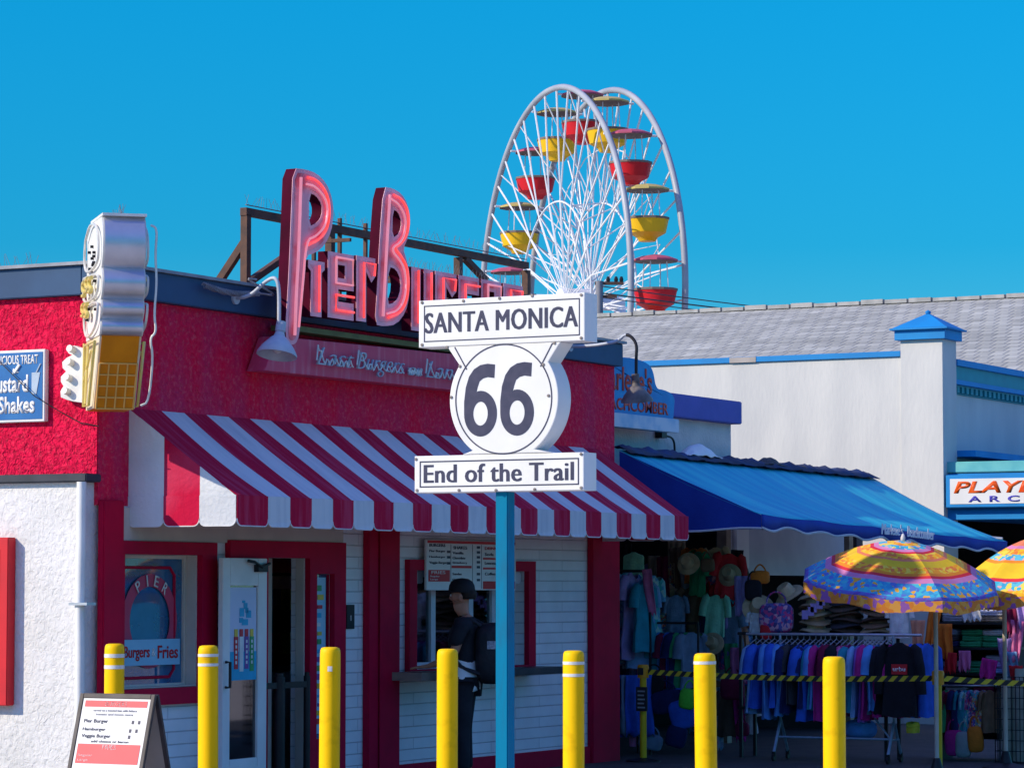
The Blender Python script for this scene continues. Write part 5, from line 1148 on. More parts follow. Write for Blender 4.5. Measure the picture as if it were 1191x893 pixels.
# ================================================================== FERRIS WHEEL
DW = 165.0
hub = at_depth(671.5, 352, DW)
fh = Vector((math.cos(PSI), math.sin(PSI), 0))
ax_ = (_rt * 0.942 + fh * 0.335).normalized()
WR = 248 * DW / FPX; HX = 30 * DW / FPX / 0.942
M_wh = mat('wheel white', (0.74, 0.75, 0.76), (0.66, 0.68, 0.72), 0.45, 1)
M_whg = mat('wheel rim silver', (0.40, 0.42, 0.45), (0.30, 0.32, 0.36), 0.4, .5)
M_gr = mat('gondola red', (0.62, 0.015, 0.02), (0.52, 0.01, 0.02), 0.4, 1); M_gy = mat('gondola yellow', (0.80, 0.48, 0.01), (0.74, 0.42, 0.01), 0.4, 1)
M_cr = mat('canopy rose', (0.50, 0.10, 0.16), (0.42, 0.08, 0.13), 0.5, 1); M_cy = mat('canopy straw', (0.52, 0.42, 0.14), (0.46, 0.36, 0.11), 0.5, 1)
M_cu = mat('canopy underside', (0.20, 0.16, 0.14), (0.16, 0.13, 0.11), 0.7, 1)
fw_ = thing('ferris_wheel', hub, 'white ferris wheel with red and yellow gondolas rising behind the roofs', 'ferris wheel', rz=math.atan2(ax_.y, ax_.x))
def wp(x, r, a): return (x, r * math.sin(a), r * math.cos(a))
for sx in (-1, 1):
    b = MB(); b.tube([wp(sx * HX, WR, 2 * math.pi * i / 120) for i in range(120)], 0.165, 10, closed=True); b.build('rim', M_whg, fw_, world=False, smooth=60)
    for rr, t_ in ((0.47, .055),):
        b = MB(); b.tube([wp(sx * HX * (.62 if rr < .3 else .86), WR * rr, 2 * math.pi * i / 60) for i in range(60)], t_, 6, closed=True); b.build('inner_ring', M_wh, fw_, world=False, smooth=60)
N18 = 18; off = R(-4)
for sx in (-1, 1):
    for k in range(40):
        a = off + 2 * math.pi * k / 40
        b = MB(); a2 = a + (R(16) if k % 2 else R(-16))
        b.tube([wp(sx * HX * .5, WR * .05, a2), wp(sx * HX * .86, WR * .47, a + (a2 - a) * .3), wp(sx * HX, WR * .99, a)], [0.026, 0.045, 0.058], 5)
        b.build('spoke', M_wh, fw_, world=False, smooth=60)
    b = MB()
    for k in range(18):
        a = off + 2 * math.pi * k / 18; a3 = a + 2 * math.pi / 18
        b.tube([wp(sx * HX * .86, WR * .47, a), wp(sx * HX, WR * .74, a + R(10)), wp(sx * HX * .86, WR * .47, a3)], .035, 5)
        b.tube([wp(-HX * .86, WR * .47, a), wp(HX * .86, WR * .47, a3)], .04, 5); b.tube([wp(sx * HX * .5, WR * .05, a), wp(-sx * HX * .86, WR * .47, a + R(10))], .04, 5); b.tube([wp(sx * HX * .5, WR * .05, a + R(10)), wp(sx * HX, WR * .72, a)], .035, 5); b.tube([wp(sx * HX * .93, WR * .74, a), wp(sx * HX * .93, WR * .74, a3)], .03, 5); b.tube([wp(-HX, WR * .985, a + R(10)), wp(HX * .86, WR * .47, a + R(10))], .035, 5)
    if sx > 0: b.build('cross_braces', M_wh, fw_, world=False, smooth=60)
b = MB(); b.tube([(-2.6, 0, 0), (2.6, 0, 0)], .38, 16); b.tube([(-1.0, 0, 0), (1.0, 0, 0)], .75, 16); b.build('hub', M_wh, fw_, world=False, smooth=40)
hz = hub.z
for sx in (-1, 1):
    for sy in (-1, 1):
        b = MB(); b.tube([(sx * 2.4, 0, 0), (sx * 4.2, sy * 7.0, -hz)], .28, 8); b.build('tower_leg', M_wh, fw_, world=False, smooth=60)
    b = MB()
    for t_ in (.35, .6, .8): b.tube([(sx * (2.4 + 1.8 * t_), 7 * t_, -hz * t_), (sx * (2.4 + 1.8 * t_), -7 * t_, -hz * t_)], .12, 6)
    for t0_, t1_ in ((.35, .6), (.6, .8), (.8, 1.0)): b.tube([(sx * (2.4 + 1.8 * t0_), 7 * t0_, -hz * t0_), (sx * (2.4 + 1.8 * t1_), -7 * t1_, -hz * t1_)], .10, 6)
    b.build('tower_braces', M_wh, fw_, world=False, smooth=60)
RP = 241 * DW / FPX
for k in range(N18):
    a = off + 2 * math.pi * k / N18
    p = wp(0, RP, a); red = k % 2 == 0
    gd = link('gondola', None, fw_); gd.location = p
    b = MB(); b.tube([(-HX, 0, 0), (HX, 0, 0)], .06, 6)
    for q in range(4): b.tube([(.62 * math.cos(R(45 + 90 * q)), .62 * math.sin(R(45 + 90 * q)), -.05), (.7 * math.cos(R(45 + 90 * q)), .7 * math.sin(R(45 + 90 * q)), -1.5)], .03, 5)
    b.build('hanger', M_wh, gd, world=False, smooth=60)
    b = MB(); b.m = 0; b.lathe([(1.16, -.06), (1.16, .03), (.7, .20), (.1, .30), (0, .31)], 10); b.m = 1; b.lathe([(1.15, -.07), (.0, -.02)], 10); b.build('canopy', [M_cr if red else M_cy, M_cu], gd, world=False)
    b = MB(); b.m = 0; b.lathe([(0, -2.62), (.42, -2.62), (.52, -2.45), (.62, -2.38), (.95, -2.2), (1.10, -1.52), (1.04, -1.5), (.9, -2.15), (0, -2.3)], 12); b.build('tub', [M_gr if red else M_gy], gd, world=False, smooth=30)
    b = MB(); b.lathe([(1.06, -1.53), (1.13, -1.53), (1.13, -1.42), (1.06, -1.42)], 12); b.build('tub_rail', M_cu, gd, world=False)

# utility pole and lines far right
pp = at_depth(697, 327, 70.0)
up = thing('utility_pole', (pp.x, pp.y, 0), 'slim grey utility pole with short crossarms just right of the route sign top', 'utility pole')
b = MB(); b.tube([(pp.x, pp.y, 0), (pp.x, pp.y, pp.z)], .09, 8); b.build('pole', mat('weathered wood pole', (0.25, 0.25, 0.27), (0.18, 0.18, 0.2), .8, 4), up, smooth=60)
b = MB()
for dz, w in ((-.05, .55), (-.35, .4)): b.bar(Vector((pp.x, pp.y, pp.z + dz)) - _rt * .1, Vector((pp.x, pp.y, pp.z + dz)) + _rt * w, .07)
b.build('crossarm', M_rust, up)
b = MB()
for q in (.2, .38, .5): b.lathe([(.04, 0), (.05, .06), (.03, .12), (0, .13)], 8, T(*(Vector((pp.x, pp.y, pp.z - .02)) + _rt * q)))
b.build('insulators', M_black, up)
for (y0_, y1_, r, lab) in ((333, 352, .014, 'uppermost thin power line crossing the sky above the shingle roof'), (341, 355, .018, 'middle power line with a dark splice above the shingle roof'), (346, 362, .012, 'lowest thin power line just above the shingle roof ridge')):
    A_ = at_depth(700, y0_, 70); C_ = at_depth(1300, y1_ + 6, 95); b = MB(); n = 24
    b.tube([A_.lerp(C_, i / n) - Vector((0, 0, .5 * math.sin(math.pi * i / n))) for i in range(n + 1)], r, 5)
    if 'splice' in lab: q = A_.lerp(C_, .33) - Vector((0, 0, .43)); b.tube([q - _rt * .16, q + _rt * .16], .055, 6)
    tag(b.build('power_line', M_black, None), lab, 'power line')

# ================================================================== STALL GOODS
def cmat(nm, c, **k): return mat('cloth ' + nm, c, tuple(x * .72 for x in c), .85, 7, .25, 40, **k)
CL = {n: cmat(n, c) for n, c in {'light blue': (.22, .40, .68), 'royal blue': (.03, .12, .60), 'sky blue': (.10, .30, .72), 'navy': (.012, .02, .10), 'black': (.012, .012, .018), 'teal': (.02, .28, .38), 'magenta': (.50, .02, .22), 'maroon': (.20, .01, .05), 'pink': (.62, .16, .34), 'violet': (.28, .10, .48), 'grey blue': (.18, .25, .36), 'peach': (.70, .30, .18), 'white': (.70, .70, .70), 'grey': (.32, .33, .36), 'green': (.03, .34, .14), 'mint green': (.28, .62, .40), 'lime green': (.14, .72, .06), 'red': (.60, .02, .03), 'orange': (.70, .18, .02), 'brown': (.20, .12, .07), 'tan': (.45, .31, .18), 'straw': (.58, .44, .26), 'lilac': (.42, .30, .62), 'yellow': (.70, .55, .05), 'dark brown': (.10, .065, .045), 'charcoal': (.045, .045, .055)}.items()}
def patterned(nm, cs, sc=18):
    m = bpy.data.materials.new(nm); m.use_nodes = True; t = m.node_tree; N = t.nodes; L = t.links; b_ = N['Principled BSDF']; b_.inputs['Roughness'].default_value = .85
    tc = N.new('ShaderNodeTexCoord'); v = N.new('ShaderNodeTexVoronoi'); v.inputs['Scale'].default_value = sc; r = N.new('ShaderNodeValToRGB'); r.color_ramp.interpolation = 'CONSTANT'
    sp = N.new('ShaderNodeSeparateColor'); L.new(tc.outputs['Object'], v.inputs['Vector']); L.new(v.outputs['Color'], sp.inputs[0]); L.new(sp.outputs[0], r.inputs[0]); L.new(r.outputs[0], b_.inputs['Base Color'])
    el = r.color_ramp.elements
    while len(el) < len(cs): el.new(.5)
    for i, c in enumerate(cs): el[i].position = i / len(cs); el[i].color = (*c, 1)
    return m
PT = {'blue floral': patterned('blue floral', [(.05, .2, .5), (.45, .6, .7), (.1, .35, .45), (.3, .5, .7)]), 'pink floral': patterned('pink floral', [(.5, .05, .2), (.08, .05, .2), (.6, .3, .4), (.1, .1, .35)], 30), 'grey floral': patterned('grey floral', [(.25, .3, .42), (.4, .45, .55), (.3, .2, .35), (.15, .25, .4)], 16), 'multicolour': patterned('multicolour', [(.5, .1, .05), (.05, .25, .3), (.4, .3, .1), (.1, .08, .25), (.5, .4, .35)], 26), 'sea green print': patterned('sea green print', [(.05, .4, .4), (.2, .5, .55), (.1, .3, .5), (.35, .55, .5)], 20)}
CL.update(PT)

def tee_mesh(name, w=.46, h=.68, sl=.24, seed=0, flare=1.0, th=.035):
    """shirt hanging from its shoulders: z = 0 at the neck, body hangs down, width along x"""
    r = random.Random(seed); b = MB(); n = 22; rows = [(.0, .16), (.03, .34), (.075, .76), (.12, .86), (.3, .84), (.55, .86), (.8, .90 * flare), (1.0, .94 * flare)]
    ph = [r.uniform(0, 6) for _ in range(4)]; vs = []
    for t_, k in rows:
        for j in range(n):
            a = 2 * math.pi * j / n; fold = .010 * t_ * math.sin(5 * a + ph[0] + t_ * 3) + .008 * t_ * math.sin(9 * a + ph[1])
            vs.append((w / 2 * k * math.cos(a) + fold * .5, (th * (.5 + .6 * t_)) * math.sin(a) + fold * 1.4 + .015 * math.sin(t_ * 4 + ph[2]) * t_, -h * t_ + .008 * math.sin(4 * a + ph[3]) * t_))
    b.add(vs, [(i * n + j, i * n + (j + 1) % n, (i + 1) * n + (j + 1) % n, (i + 1) * n + j) for i in range(len(rows) - 1) for j in range(n)] + [tuple(range(n))])
    if sl:
        for s_ in (-1, 1):
            b.tube([(s_ * w * .33, 0, -h * .05), (s_ * w * .44, .0, -h * .10), (s_ * (w * .50 + .01), .006, -h * .16 - sl * .35), (s_ * (w * .51 + .015), .01, -h * .14 - sl)], [.04, .055, .052, .055], 8, caps=False)
    o = b.build(name, CL['white'], None, smooth=60); me = o.data; bpy.data.objects.remove(o)
    return me
def cloth_mesh(name, w, h, seed=0, amp=.03, waves=3, taper=1.0):
    r = random.Random(seed); b = MB(); nx_, ny_ = 20, 10; ph = r.uniform(0, 6)
    vs = [(w * (i / nx_ - .5) * (1 + (taper - 1) * j / ny_), amp * math.sin(waves * 2 * math.pi * i / nx_ + ph + .8 * math.sin(j * .5)) * (.3 + .7 * j / ny_), -h * j / ny_ - .02 * math.sin(i * 1.3 + ph) * j / ny_) for j in range(ny_ + 1) for i in range(nx_ + 1)]
    b.add(vs, [(j * (nx_ + 1) + i, j * (nx_ + 1) + i + 1, (j + 1) * (nx_ + 1) + i + 1, (j + 1) * (nx_ + 1) + i) for j in range(ny_) for i in range(nx_)])
    bm = bmesh.new(); o = b.build(name, CL['white'], None, smooth=60); me = o.data; bpy.data.objects.remove(o)
    bm.from_mesh(me); bmesh.ops.solidify(bm, geom=bm.faces[:], thickness=.006); bm.to_mesh(me); bm.free()
    return me
def hat_mesh(name, r=.16, crown=.085, hc=.10, wob=.012, droop=.02, seed=0):
    b = MB(); ph = random.Random(seed).uniform(0, 6)
    b.lathe([(r, -droop), (r * .82, -.004), (crown * 1.12, 0), (crown * 1.02, .03), (crown * .95, hc * .75), (crown * .78, hc), (crown * .3, hc * .93), (0, hc * .9)], 26, None, lambda q, a: wob * math.sin(2 * a + ph) * max(0, (q - crown)) / (r - crown))
    b.lathe([(r, -droop - .005), (r * .82, -.012), (crown, -.010), (crown * .9, .02), (0, .05)], 26, None, lambda q, a: wob * math.sin(2 * a + ph) * max(0, (q - crown)) / (r - crown))
    o = b.build(name, CL['white'], None, smooth=50); me = o.data; bpy.data.objects.remove(o); return me
def cap_mesh(name):
    b = MB(); b.lathe([(.1, 0), (.1, .03), (.085, .08), (.05, .11), (0, .12)], 18); b.add([(-.08, -.06, .004), (.08, -.06, .004), (.06, -.17, -.012), (-.06, -.17, -.012), (0, -.185, -.014)], [(0, 1, 2, 4, 3)]); o = b.build(name, CL['white'], None, smooth=50); me = o.data; bpy.data.objects.remove(o); return me
def bag_mesh(name, w=.3, h=.3, d=.1):
    b = MB(); vs, fs = sup(0, 0, -h * .62, w / 2, d / 2, h / 2.6, .5, 16, 8); b.add(vs, fs); b.tube(spline([(-w * .3, 0, -h * .3), (-w * .25, 0, -.02), (0, 0, .03), (w * .25, 0, -.02), (w * .3, 0, -h * .3)], 2), .009, 5)
    o = b.build(name, CL['white'], None, smooth=60); me = o.data; bpy.data.objects.remove(o); return me
def fold_mesh(name, w=.32, d=.24, h=.05, seed=0):
    r = random.Random(seed); b = MB(); n = 18; prof = [(0, .0), (.94, .0), (1.0, .25), (.97, .48), (.93, .5), (1.0, .56), (1.0, .85), (.9, 1.0), (.3, 1.06), (0, 1.05)]
    vs = []; fs = []
    sg = lambda v, p: math.copysign(abs(v) ** p, v); ph = r.uniform(0, 6)
    for q, z in prof:
        for j in range(n):
            a = 2 * math.pi * j / n; vs.append((w / 2 * q * sg(math.cos(a), .35), d / 2 * q * sg(math.sin(a), .35), h * z + .006 * math.sin(3 * a + ph) * z))
    for i in range(len(prof) - 1):
        for j in range(n): fs.append((i * n + j, i * n + (j + 1) % n, (i + 1) * n + (j + 1) % n, (i + 1) * n + j))
    b.add(vs, fs); o = b.build(name, CL['white'], None, smooth=50); me = o.data; bpy.data.objects.remove(o); return me
TEES = [tee_mesh('t_shirt', .46, .68, .22, s) for s in range(5)]
def put(name, me, loc, rot, color, label, cat, group=None, sc=(1, 1, 1)):
    o = link(name, me); o.location = loc; o.rotation_euler = rot; o.scale = sc
    o.material_slots[0].link = 'OBJECT'; o.material_slots[0].material = CL[color]
    return tag(o, label, cat, group)
def P0(px, py, x): return on(0, x, px, py)
j_ = lambda a: rng.uniform(-a, a)

# rolling rack with its row of shirts, square to the shop front
XK = 9.5
ra = P0(868, 738, XK); rb = P0(1072, 738, XK); RZ = 1.27
rk = thing('clothes_rack', (XK, (ra.y + rb.y) / 2, 0), 'pale steel rolling rack carrying the long row of shirts below the umbrella', 'clothes rack')
b = MB(); b.tube([(XK, ra.y, RZ), (XK, rb.y, RZ)], .014, 8); b.build('rail', M_steel, rk, smooth=60)
M_rackb = mat('pale blue rack steel', (0.30, 0.40, 0.50), (0.22, 0.3, 0.4), .4, 8, metal=.3)
for yy in (P0(908, 850, XK).y, P0(1040, 850, XK).y):
    b = MB(); b.tube([(XK, yy, RZ), (XK, yy, .42)], .014, 8); b.tube([(XK, yy, .42), (XK - .22, yy - .02, .10)], .016, 8); b.tube([(XK, yy, .42), (XK + .22, yy + .02, .10)], .016, 8); b.tube([(XK - .12, yy, .24), (XK + .12, yy, .24)], .011, 8); b.build('leg', M_rackb, rk, smooth=60)
    for sx in (-1, 1):
        b = MB(); b.lathe([(0, -.012), (.035, -.012), (.035, .012), (0, .012)], 12, T(XK + sx * .22, yy + sx * .02, .05) @ Matrix.Rotation(R(90), 4, 'X')); b.box(XK + sx * .22 - .012, XK + sx * .22 + .012, yy + sx * .02 - .018, yy + sx * .02 + .018, .06, .11); b.build('caster', M_black, rk)
b = MB(); b.tube([(XK - .1, P0(908, 850, XK).y, .25), (XK - .1, P0(1040, 850, XK).y, .25)], .012, 8); b.tube([(XK + .1, P0(1000, 850, XK).y, .6), (XK - .1, P0(1040, 850, XK).y, .25)], .010, 8); b.build('brace', M_rackb, rk, smooth=60)
row = [(880, 'light blue'), (887, 'royal blue'), (894, 'sky blue'), (901, 'royal blue'), (908, 'sky blue'), (915, 'light blue'), (921, 'navy'), (928, 'charcoal'), (935, 'navy'), (942, 'royal blue'), (949, 'sky blue'), (955, 'teal'), (960, 'magenta'), (966, 'maroon'), (973, 'black'), (980, 'pink'), (986, 'magenta'), (993, 'teal'), (999, 'light blue'), (1005, 'violet'), (1011, 'magenta'), (1016, 'grey blue'), (1021, 'sky blue'), (1026, 'navy'), (1031, 'black'), (1036, 'magenta')]
ordn = 'first second third fourth fifth sixth seventh eighth ninth tenth eleventh twelfth thirteenth fourteenth fifteenth sixteenth seventeenth eighteenth nineteenth twentieth twenty-first twenty-second twenty-third twenty-fourth twenty-fifth twenty-sixth'.split()
ZS = RZ - .10
def hanger(par, x, y, z, along='x'):
    b = MB(); v = (lambda u, w: (x + u, y, z + w)) if along == 'x' else (lambda u, w: (x, y + u, z + w))
    b.tube([v(-.19, -.04), v(0, .05), v(.19, -.04)], .006, 5); b.tube([v(0, .05), v(0, .10)], .004, 5); return b.build('hanger', M_steel, par)
for i, (px, c) in enumerate(row):
    p = P0(px, 752, XK)
    o = put('t_shirt', TEES[i % 5], (XK + j_(.02), p.y, ZS + j_(.01)), (0, j_(.05), j_(.28)), c, f'{c} shirt on the rolling rack, {ordn[i]} from its left end', 'shirt', 'shirts on the rolling rack', (1 + j_(.10), 1 + j_(.3), 1 + j_(.12)))
b = MB()
for i, (px, c) in enumerate(row): p = P0(px, 752, XK); b.tube([(XK - .17, p.y, ZS + .0), (XK, p.y, ZS + .055), (XK + .17, p.y, ZS + .0)], .006, 5); b.tube([(XK, p.y, ZS + .05), (XK, p.y, RZ + .012)], .0035, 5)
b.build('hangers', M_steel, rk)
# front facing black shirt
bk = tee_mesh('display_shirt', .40, .72, .40, 9); p = P0(1047, 745, XK - .25)
o = put('display_shirt', bk, (XK - .27, p.y, ZS + .03), (0, 0, R(-90)), 'black', 'black long sleeve shirt with a red logo block facing out at the rack end', 'shirt')
la, lb2 = P0(1037, 772, XK - .315), P0(1055, 784, XK - .315)
b = MB(); b.box(XK - .322, XK - .305, lb2.y, la.y, lb2.z, la.z); lg = b.build('logo', M_redsign, None); lg.parent = o; lg.matrix_parent_inverse = root_matrix(o).inverted()
tx_ = fit_text('urbu', 'lettering', T(XK - .3225, 0, 0) @ ML, (-la.y + .015, -lb2.y - .015, lb2.z + .03, la.z - .025), M_signwhite, None, .002, .02); tx_.parent = o; tx_.matrix_parent_inverse = root_matrix(o).inverted()
for px, c, lab in ((1034, 'magenta', 'magenta shirt half hidden behind the black logo shirt, left side'), (1061, 'magenta', 'magenta shirt half hidden behind the black logo shirt, right side')):
    p = P0(px, 752, XK); put('t_shirt', TEES[1], (XK - .12, p.y, ZS), (0, 0, R(-60)), c, lab, 'shirt', None, (.6, 1, 1.03))
for k, (px, c, lab) in enumerate(((1065, 'peach', 'peach shirt at the right end of the rack beside the royal blue tops'), (1071, 'royal blue', 'royal blue long top beside the peach shirt'), (1080, 'royal blue', 'royal blue long top nearest the yellow belt post'))):
    p = P0(px, 748, XK); put('t_shirt', TEES[k], (XK - .05, p.y, ZS + .02), (0, 0, R(-20)), c, lab, 'shirt', None, (.7, 1.25, 1.05))
p = P0(1062, 852, XK - .1); put('folded_cloth', fold_mesh('folded_cloth', .16, .1, .1, 3), (XK - .1, p.y, .32), (0, 0, 0), 'yellow', 'small yellow cloth on the rack foot beneath the black logo shirt', 'cloth')
b = MB(); b.add(*sup(XK + .2, P0(992, 853, XK).y, .33, .16, .16, .10, .8)); tag(b.build('beach_ball', CL['sky blue'], None, smooth=60), 'sky blue rounded bundle lying under the shirt rack', 'bundle')
# hat shelf behind the rack
XH = 9.95
h0, h1 = P0(866, 735, XH), P0(1040, 735, XH); HZ = P0(950, 735, XH).z
hsf = thing('hat_shelf', (XH, (h0.y + h1.y) / 2, 0), 'dark narrow shelf on posts holding the hats behind the shirt rack', 'shelf')
b = MB(); b.box(XH - .18, XH + .2, h1.y, h0.y, HZ - .03, HZ); b.build('board', M_dark, hsf, bevel=.004)
b = MB(); b.box(XH - .18, XH + .2, h1.y, h0.y, .5, .53); b.build('board', M_dark, hsf, bevel=.004)
for yy in (h0.y - .03, h1.y + .03):
    for xx in (XH - .16, XH + .18): b = MB(); b.bar((xx, yy, .013), (xx, yy, HZ - .031), .03); b.build('post', M_black, hsf)
HM = [hat_mesh('straw_hat', .165, .085, .10, .014, .02, s) for s in range(3)]; HS = [hat_mesh('stacked_hat', .175, .09, .11, .02, .03, s + 7) for s in range(3)]
def stack(px, n, cols, dz, where, x=XH, sc=1.0):
    p = P0(px, 700, x)
    for k in range(n):
        c = cols[k % len(cols)]
        put('straw_hat', HS[k % 3], (x + j_(.01), p.y + j_(.012), HZ + .035 + k * dz), (j_(.05), j_(.05), rng.uniform(0, 6)), c, f'{c} hat, ' + ('bottom' if k == 0 else 'topmost' if k == n - 1 else f'{ordn[k]} from bottom') + f' in the {where} on the hat shelf', 'hat', f'hats in the {where}', (sc, sc, 1))
stack(948, 5, ['straw', 'tan', 'straw', 'tan', 'straw'], .085, 'pale straw stack')
stack(985, 9, ['dark brown', 'charcoal', 'dark brown', 'brown', 'dark brown', 'charcoal', 'dark brown', 'brown', 'tan'], .056, 'dark middle stack')
stack(1020, 8, ['tan', 'brown', 'dark brown', 'brown', 'dark brown', 'tan', 'brown', 'tan'], .062, 'right brown stack')
p = P0(882, 706, XH - .1); put('straw_hat', HM[0], p, (R(14), R(-62), R(10)), 'straw', 'straw hat hung on edge at the left end of the hat shelf', 'hat')
p = P0(916, 690, XH - .05); put('straw_hat', HM[1], p, (R(-20), R(-35), 0), 'straw', 'wide pale straw hat tilted above the floral bag', 'hat')
p = P0(882, 722, XH - .15); put('t_shirt', TEES[2], (p.x, p.y, p.z + .1), (0, 0, R(-80)), 'white', 'small white shirt hanging below the left straw hat', 'shirt', None, (.45, 1, .35))
p = P0(866, 690, XH); put('hanging_scarf', cloth_mesh('hanging_scarf', .22, .40, 4), (p.x, p.y, p.z + .18), (0, 0, R(-85)), 'lilac', 'lilac scarf hanging left of the orange bag', 'scarf')
p = P0(884, 672, XH - .05); put('bag', bag_mesh('round_bag', .20, .18, .10), (p.x, p.y, p.z + .12), (0, 0, R(-80)), 'orange', 'round orange bag hung above the left straw hat', 'bag')
p = P0(876, 680, XH - .1); put('bag', bag_mesh('small_bag', .18, .28, .1), (p.x, p.y, p.z + .12), (0, 0, R(-70)), 'black', 'black bag hung in front of the round orange bag', 'bag')
p = P0(903, 713, XH - .2); put('bag', bag_mesh('floral_bag', .36, .40, .14), (p.x, p.y, p.z + .20), (0, 0, R(-85)), 'pink floral', 'pink and navy floral bag beside the left straw hat', 'bag')
p = P0(891, 735, XH - .24); put('bag', bag_mesh('floral_pouch', .12, .22, .08), (p.x, p.y, p.z + .14), (0, 0, R(-85)), 'red', 'small red pouch hanging under the floral bag', 'bag')
p = P0(952, 700, XH - .22)
for k in range(6):
    b = MB(); q = P0(936 + k * 5 + (k % 2) * 2, 714 - k * 4, XH - .2); b.box(q.x - .004, q.x + .004, q.y - .035, q.y + .03, q.z - .05, q.z + .04)
    tag(b.build('price_tag', CL['lilac'], None), f'pale lilac price tag on the straw hat stack, {ordn[k]} from the left', 'price tag', 'price tags on the straw hats')
p = P0(1046, 712, XH - .2); put('t_shirt', TEES[3], (p.x, p.y, p.z + .12), (0, 0, R(-88)), 'white', 'white child shirt hanging above the black logo shirt', 'shirt', None, (.5, 1, .55))
p = P0(1053, 700, XH - .1); put('straw_hat', HM[2], p, (R(15), R(-50), 0), 'white', 'white hat tilted beside the umbrella pole', 'hat', None, (.8, .8, 1))
p = P0(1068, 735, XH - .2); put('hanging_scarf', cloth_mesh('hanging_scarf', .16, .30, 6, .02, 2, .6), (p.x, p.y, p.z + .12), (0, 0, R(-90)), 'peach', 'peach cloth hanging beside the white child shirt', 'cloth')
p = P0(1088, 730, XH - .2); put('hanging_scarf', cloth_mesh('hanging_scarf', .13, .34, 8, .02, 2, .8), (p.x, p.y, p.z + .17), (0, R(12), R(-90)), 'orange', 'bright orange cloth hanging by the umbrella pole', 'cloth')
# garments hanging in the left half of the shop
XD = 9.75
for k, (px, c, h_) in enumerate(((716, 'grey floral', .95), (722, 'blue floral', .98), (728, 'grey floral', .95), (733, 'lilac', .9), (739, 'light blue', .92), (744, 'sea green print', .80), (749, 'teal', .72))):
    p = P0(px, 668 + k * 1.5, XD); put('dress', tee_mesh('dress', .34, h_, .16, 20 + k, 1.35), (XD + .16 * (k % 3), p.y, p.z + .06 * (k % 2)), (0, 0, R(-18) + j_(.35)), c, f'{c} dress on the rail beside the maroon pilaster, {ordn[k]} from it', 'dress', 'dresses beside the maroon pilaster')
b = MB(); a_, c_ = P0(712, 664, XD + .05), P0(756, 664, XD + .05); b.tube([a_, (c_.x, c_.y, a_.z)], .014, 6); b.tube([(a_.x, a_.y, a_.z), (a_.x, a_.y, .013)], .014, 6); b.tube([(c_.x, c_.y, a_.z), (c_.x, c_.y, .013)], .014, 6)
tag(b.build('dress_rail', M_black, None, smooth=60), 'black dress rail standing beside the maroon pilaster', 'clothes rail')
p = P0(737, 642, XD + .3); put('dress', tee_mesh('sun_dress', .26, .42, 0, 31, 1.2), p, (0, 0, R(-75)), 'mint green', 'mint green sundress hung high under the awning edge', 'dress')
p = P0(752, 690, XD - .1); put('hanging_scarf', cloth_mesh('hanging_scarf', .10, .5, 12, .02, 1), (p.x, p.y, p.z + .25), (R(20), 0, R(-80)), 'pink', 'narrow pink scarf slanting beside the dresses', 'scarf')
XT = 10.1
cs_ = ['lilac', 'violet', 'pink', 'light blue', 'teal', 'sky blue', 'maroon', 'royal blue', 'navy', 'green', 'grey blue']
for k, c in enumerate(cs_):
    p = P0(748 + k * 5.6, 735, XT); put('t_shirt', TEES[k % 5], (XT + .03 * (k % 2), p.y, p.z), (0, j_(.04), R(-22) + j_(.15)), c, f'{c} shirt on the low rail behind the far belt post, {ordn[k]} from the left', 'shirt', 'shirts on the low rail behind the far belt post', (.85, 1, .85))
b = MB(); a_, c_ = P0(742, 724, XT), P0(812, 724, XT)
b.tube([a_, (c_.x, c_.y, a_.z)], .012, 6); b.tube([(a_.x, a_.y, a_.z), (a_.x, a_.y, .013)], .012, 6); b.tube([(c_.x, c_.y, a_.z), (c_.x, c_.y, .013)], .012, 6)
tag(b.build('shirt_rail', M_black, None, smooth=60), 'low black rail of shirts behind the far belt post', 'clothes rail')
for k, (px, c) in enumerate(((718, 'navy'), (725, 'royal blue'), (732, 'grey blue'), (739, 'royal blue'))):
    p = P0(px, 785, XD - .2); put('jeans', cloth_mesh('jeans', .30, .62, 40 + k, .05, 2, 1.05), (XD - .1, p.y, p.z), (0, 0, R(-40)), c, f'{c} trousers hanging low beside the maroon pilaster, {ordn[k]} from it', 'trousers', 'trousers beside the maroon pilaster')
for k, (px, py, c, w, h, lab) in enumerate(((762, 795, 'black', .30, .30, 'black bag hanging behind the far belt post'), (772, 815, 'navy', .36, .32, 'navy bag with a pale stripe, right of the far belt post'), (788, 830, 'royal blue', .30, .40, 'royal blue bag hanging beside the lime green one'), (803, 812, 'lime green', .18, .28, 'lime green bag hanging at the end of the low shirt rail'), (792, 856, 'navy', .22, .3, 'dark navy bag near the ground below the royal blue bag'), (760, 862, 'grey blue', .26, .22, 'grey blue bag on the ground right of the far belt post'))):
    p = P0(px, py, XT - .3); put('bag', bag_mesh('bag', w, h, .1), (p.x, p.y, p.z + h * .6), (0, j_(.3), R(-80)), c, lab, 'bag', 'bags hanging by the low shirt rail')
p = P0(736, 862, XT - .4); put('folded_cloth', fold_mesh('folded_cloth', .06, .06, .22, 3), (p.x, p.y, p.z - .05), (0, 0, 0), 'pink', 'small bright pink stick shaped toy by the foot of the far belt post', 'toy')
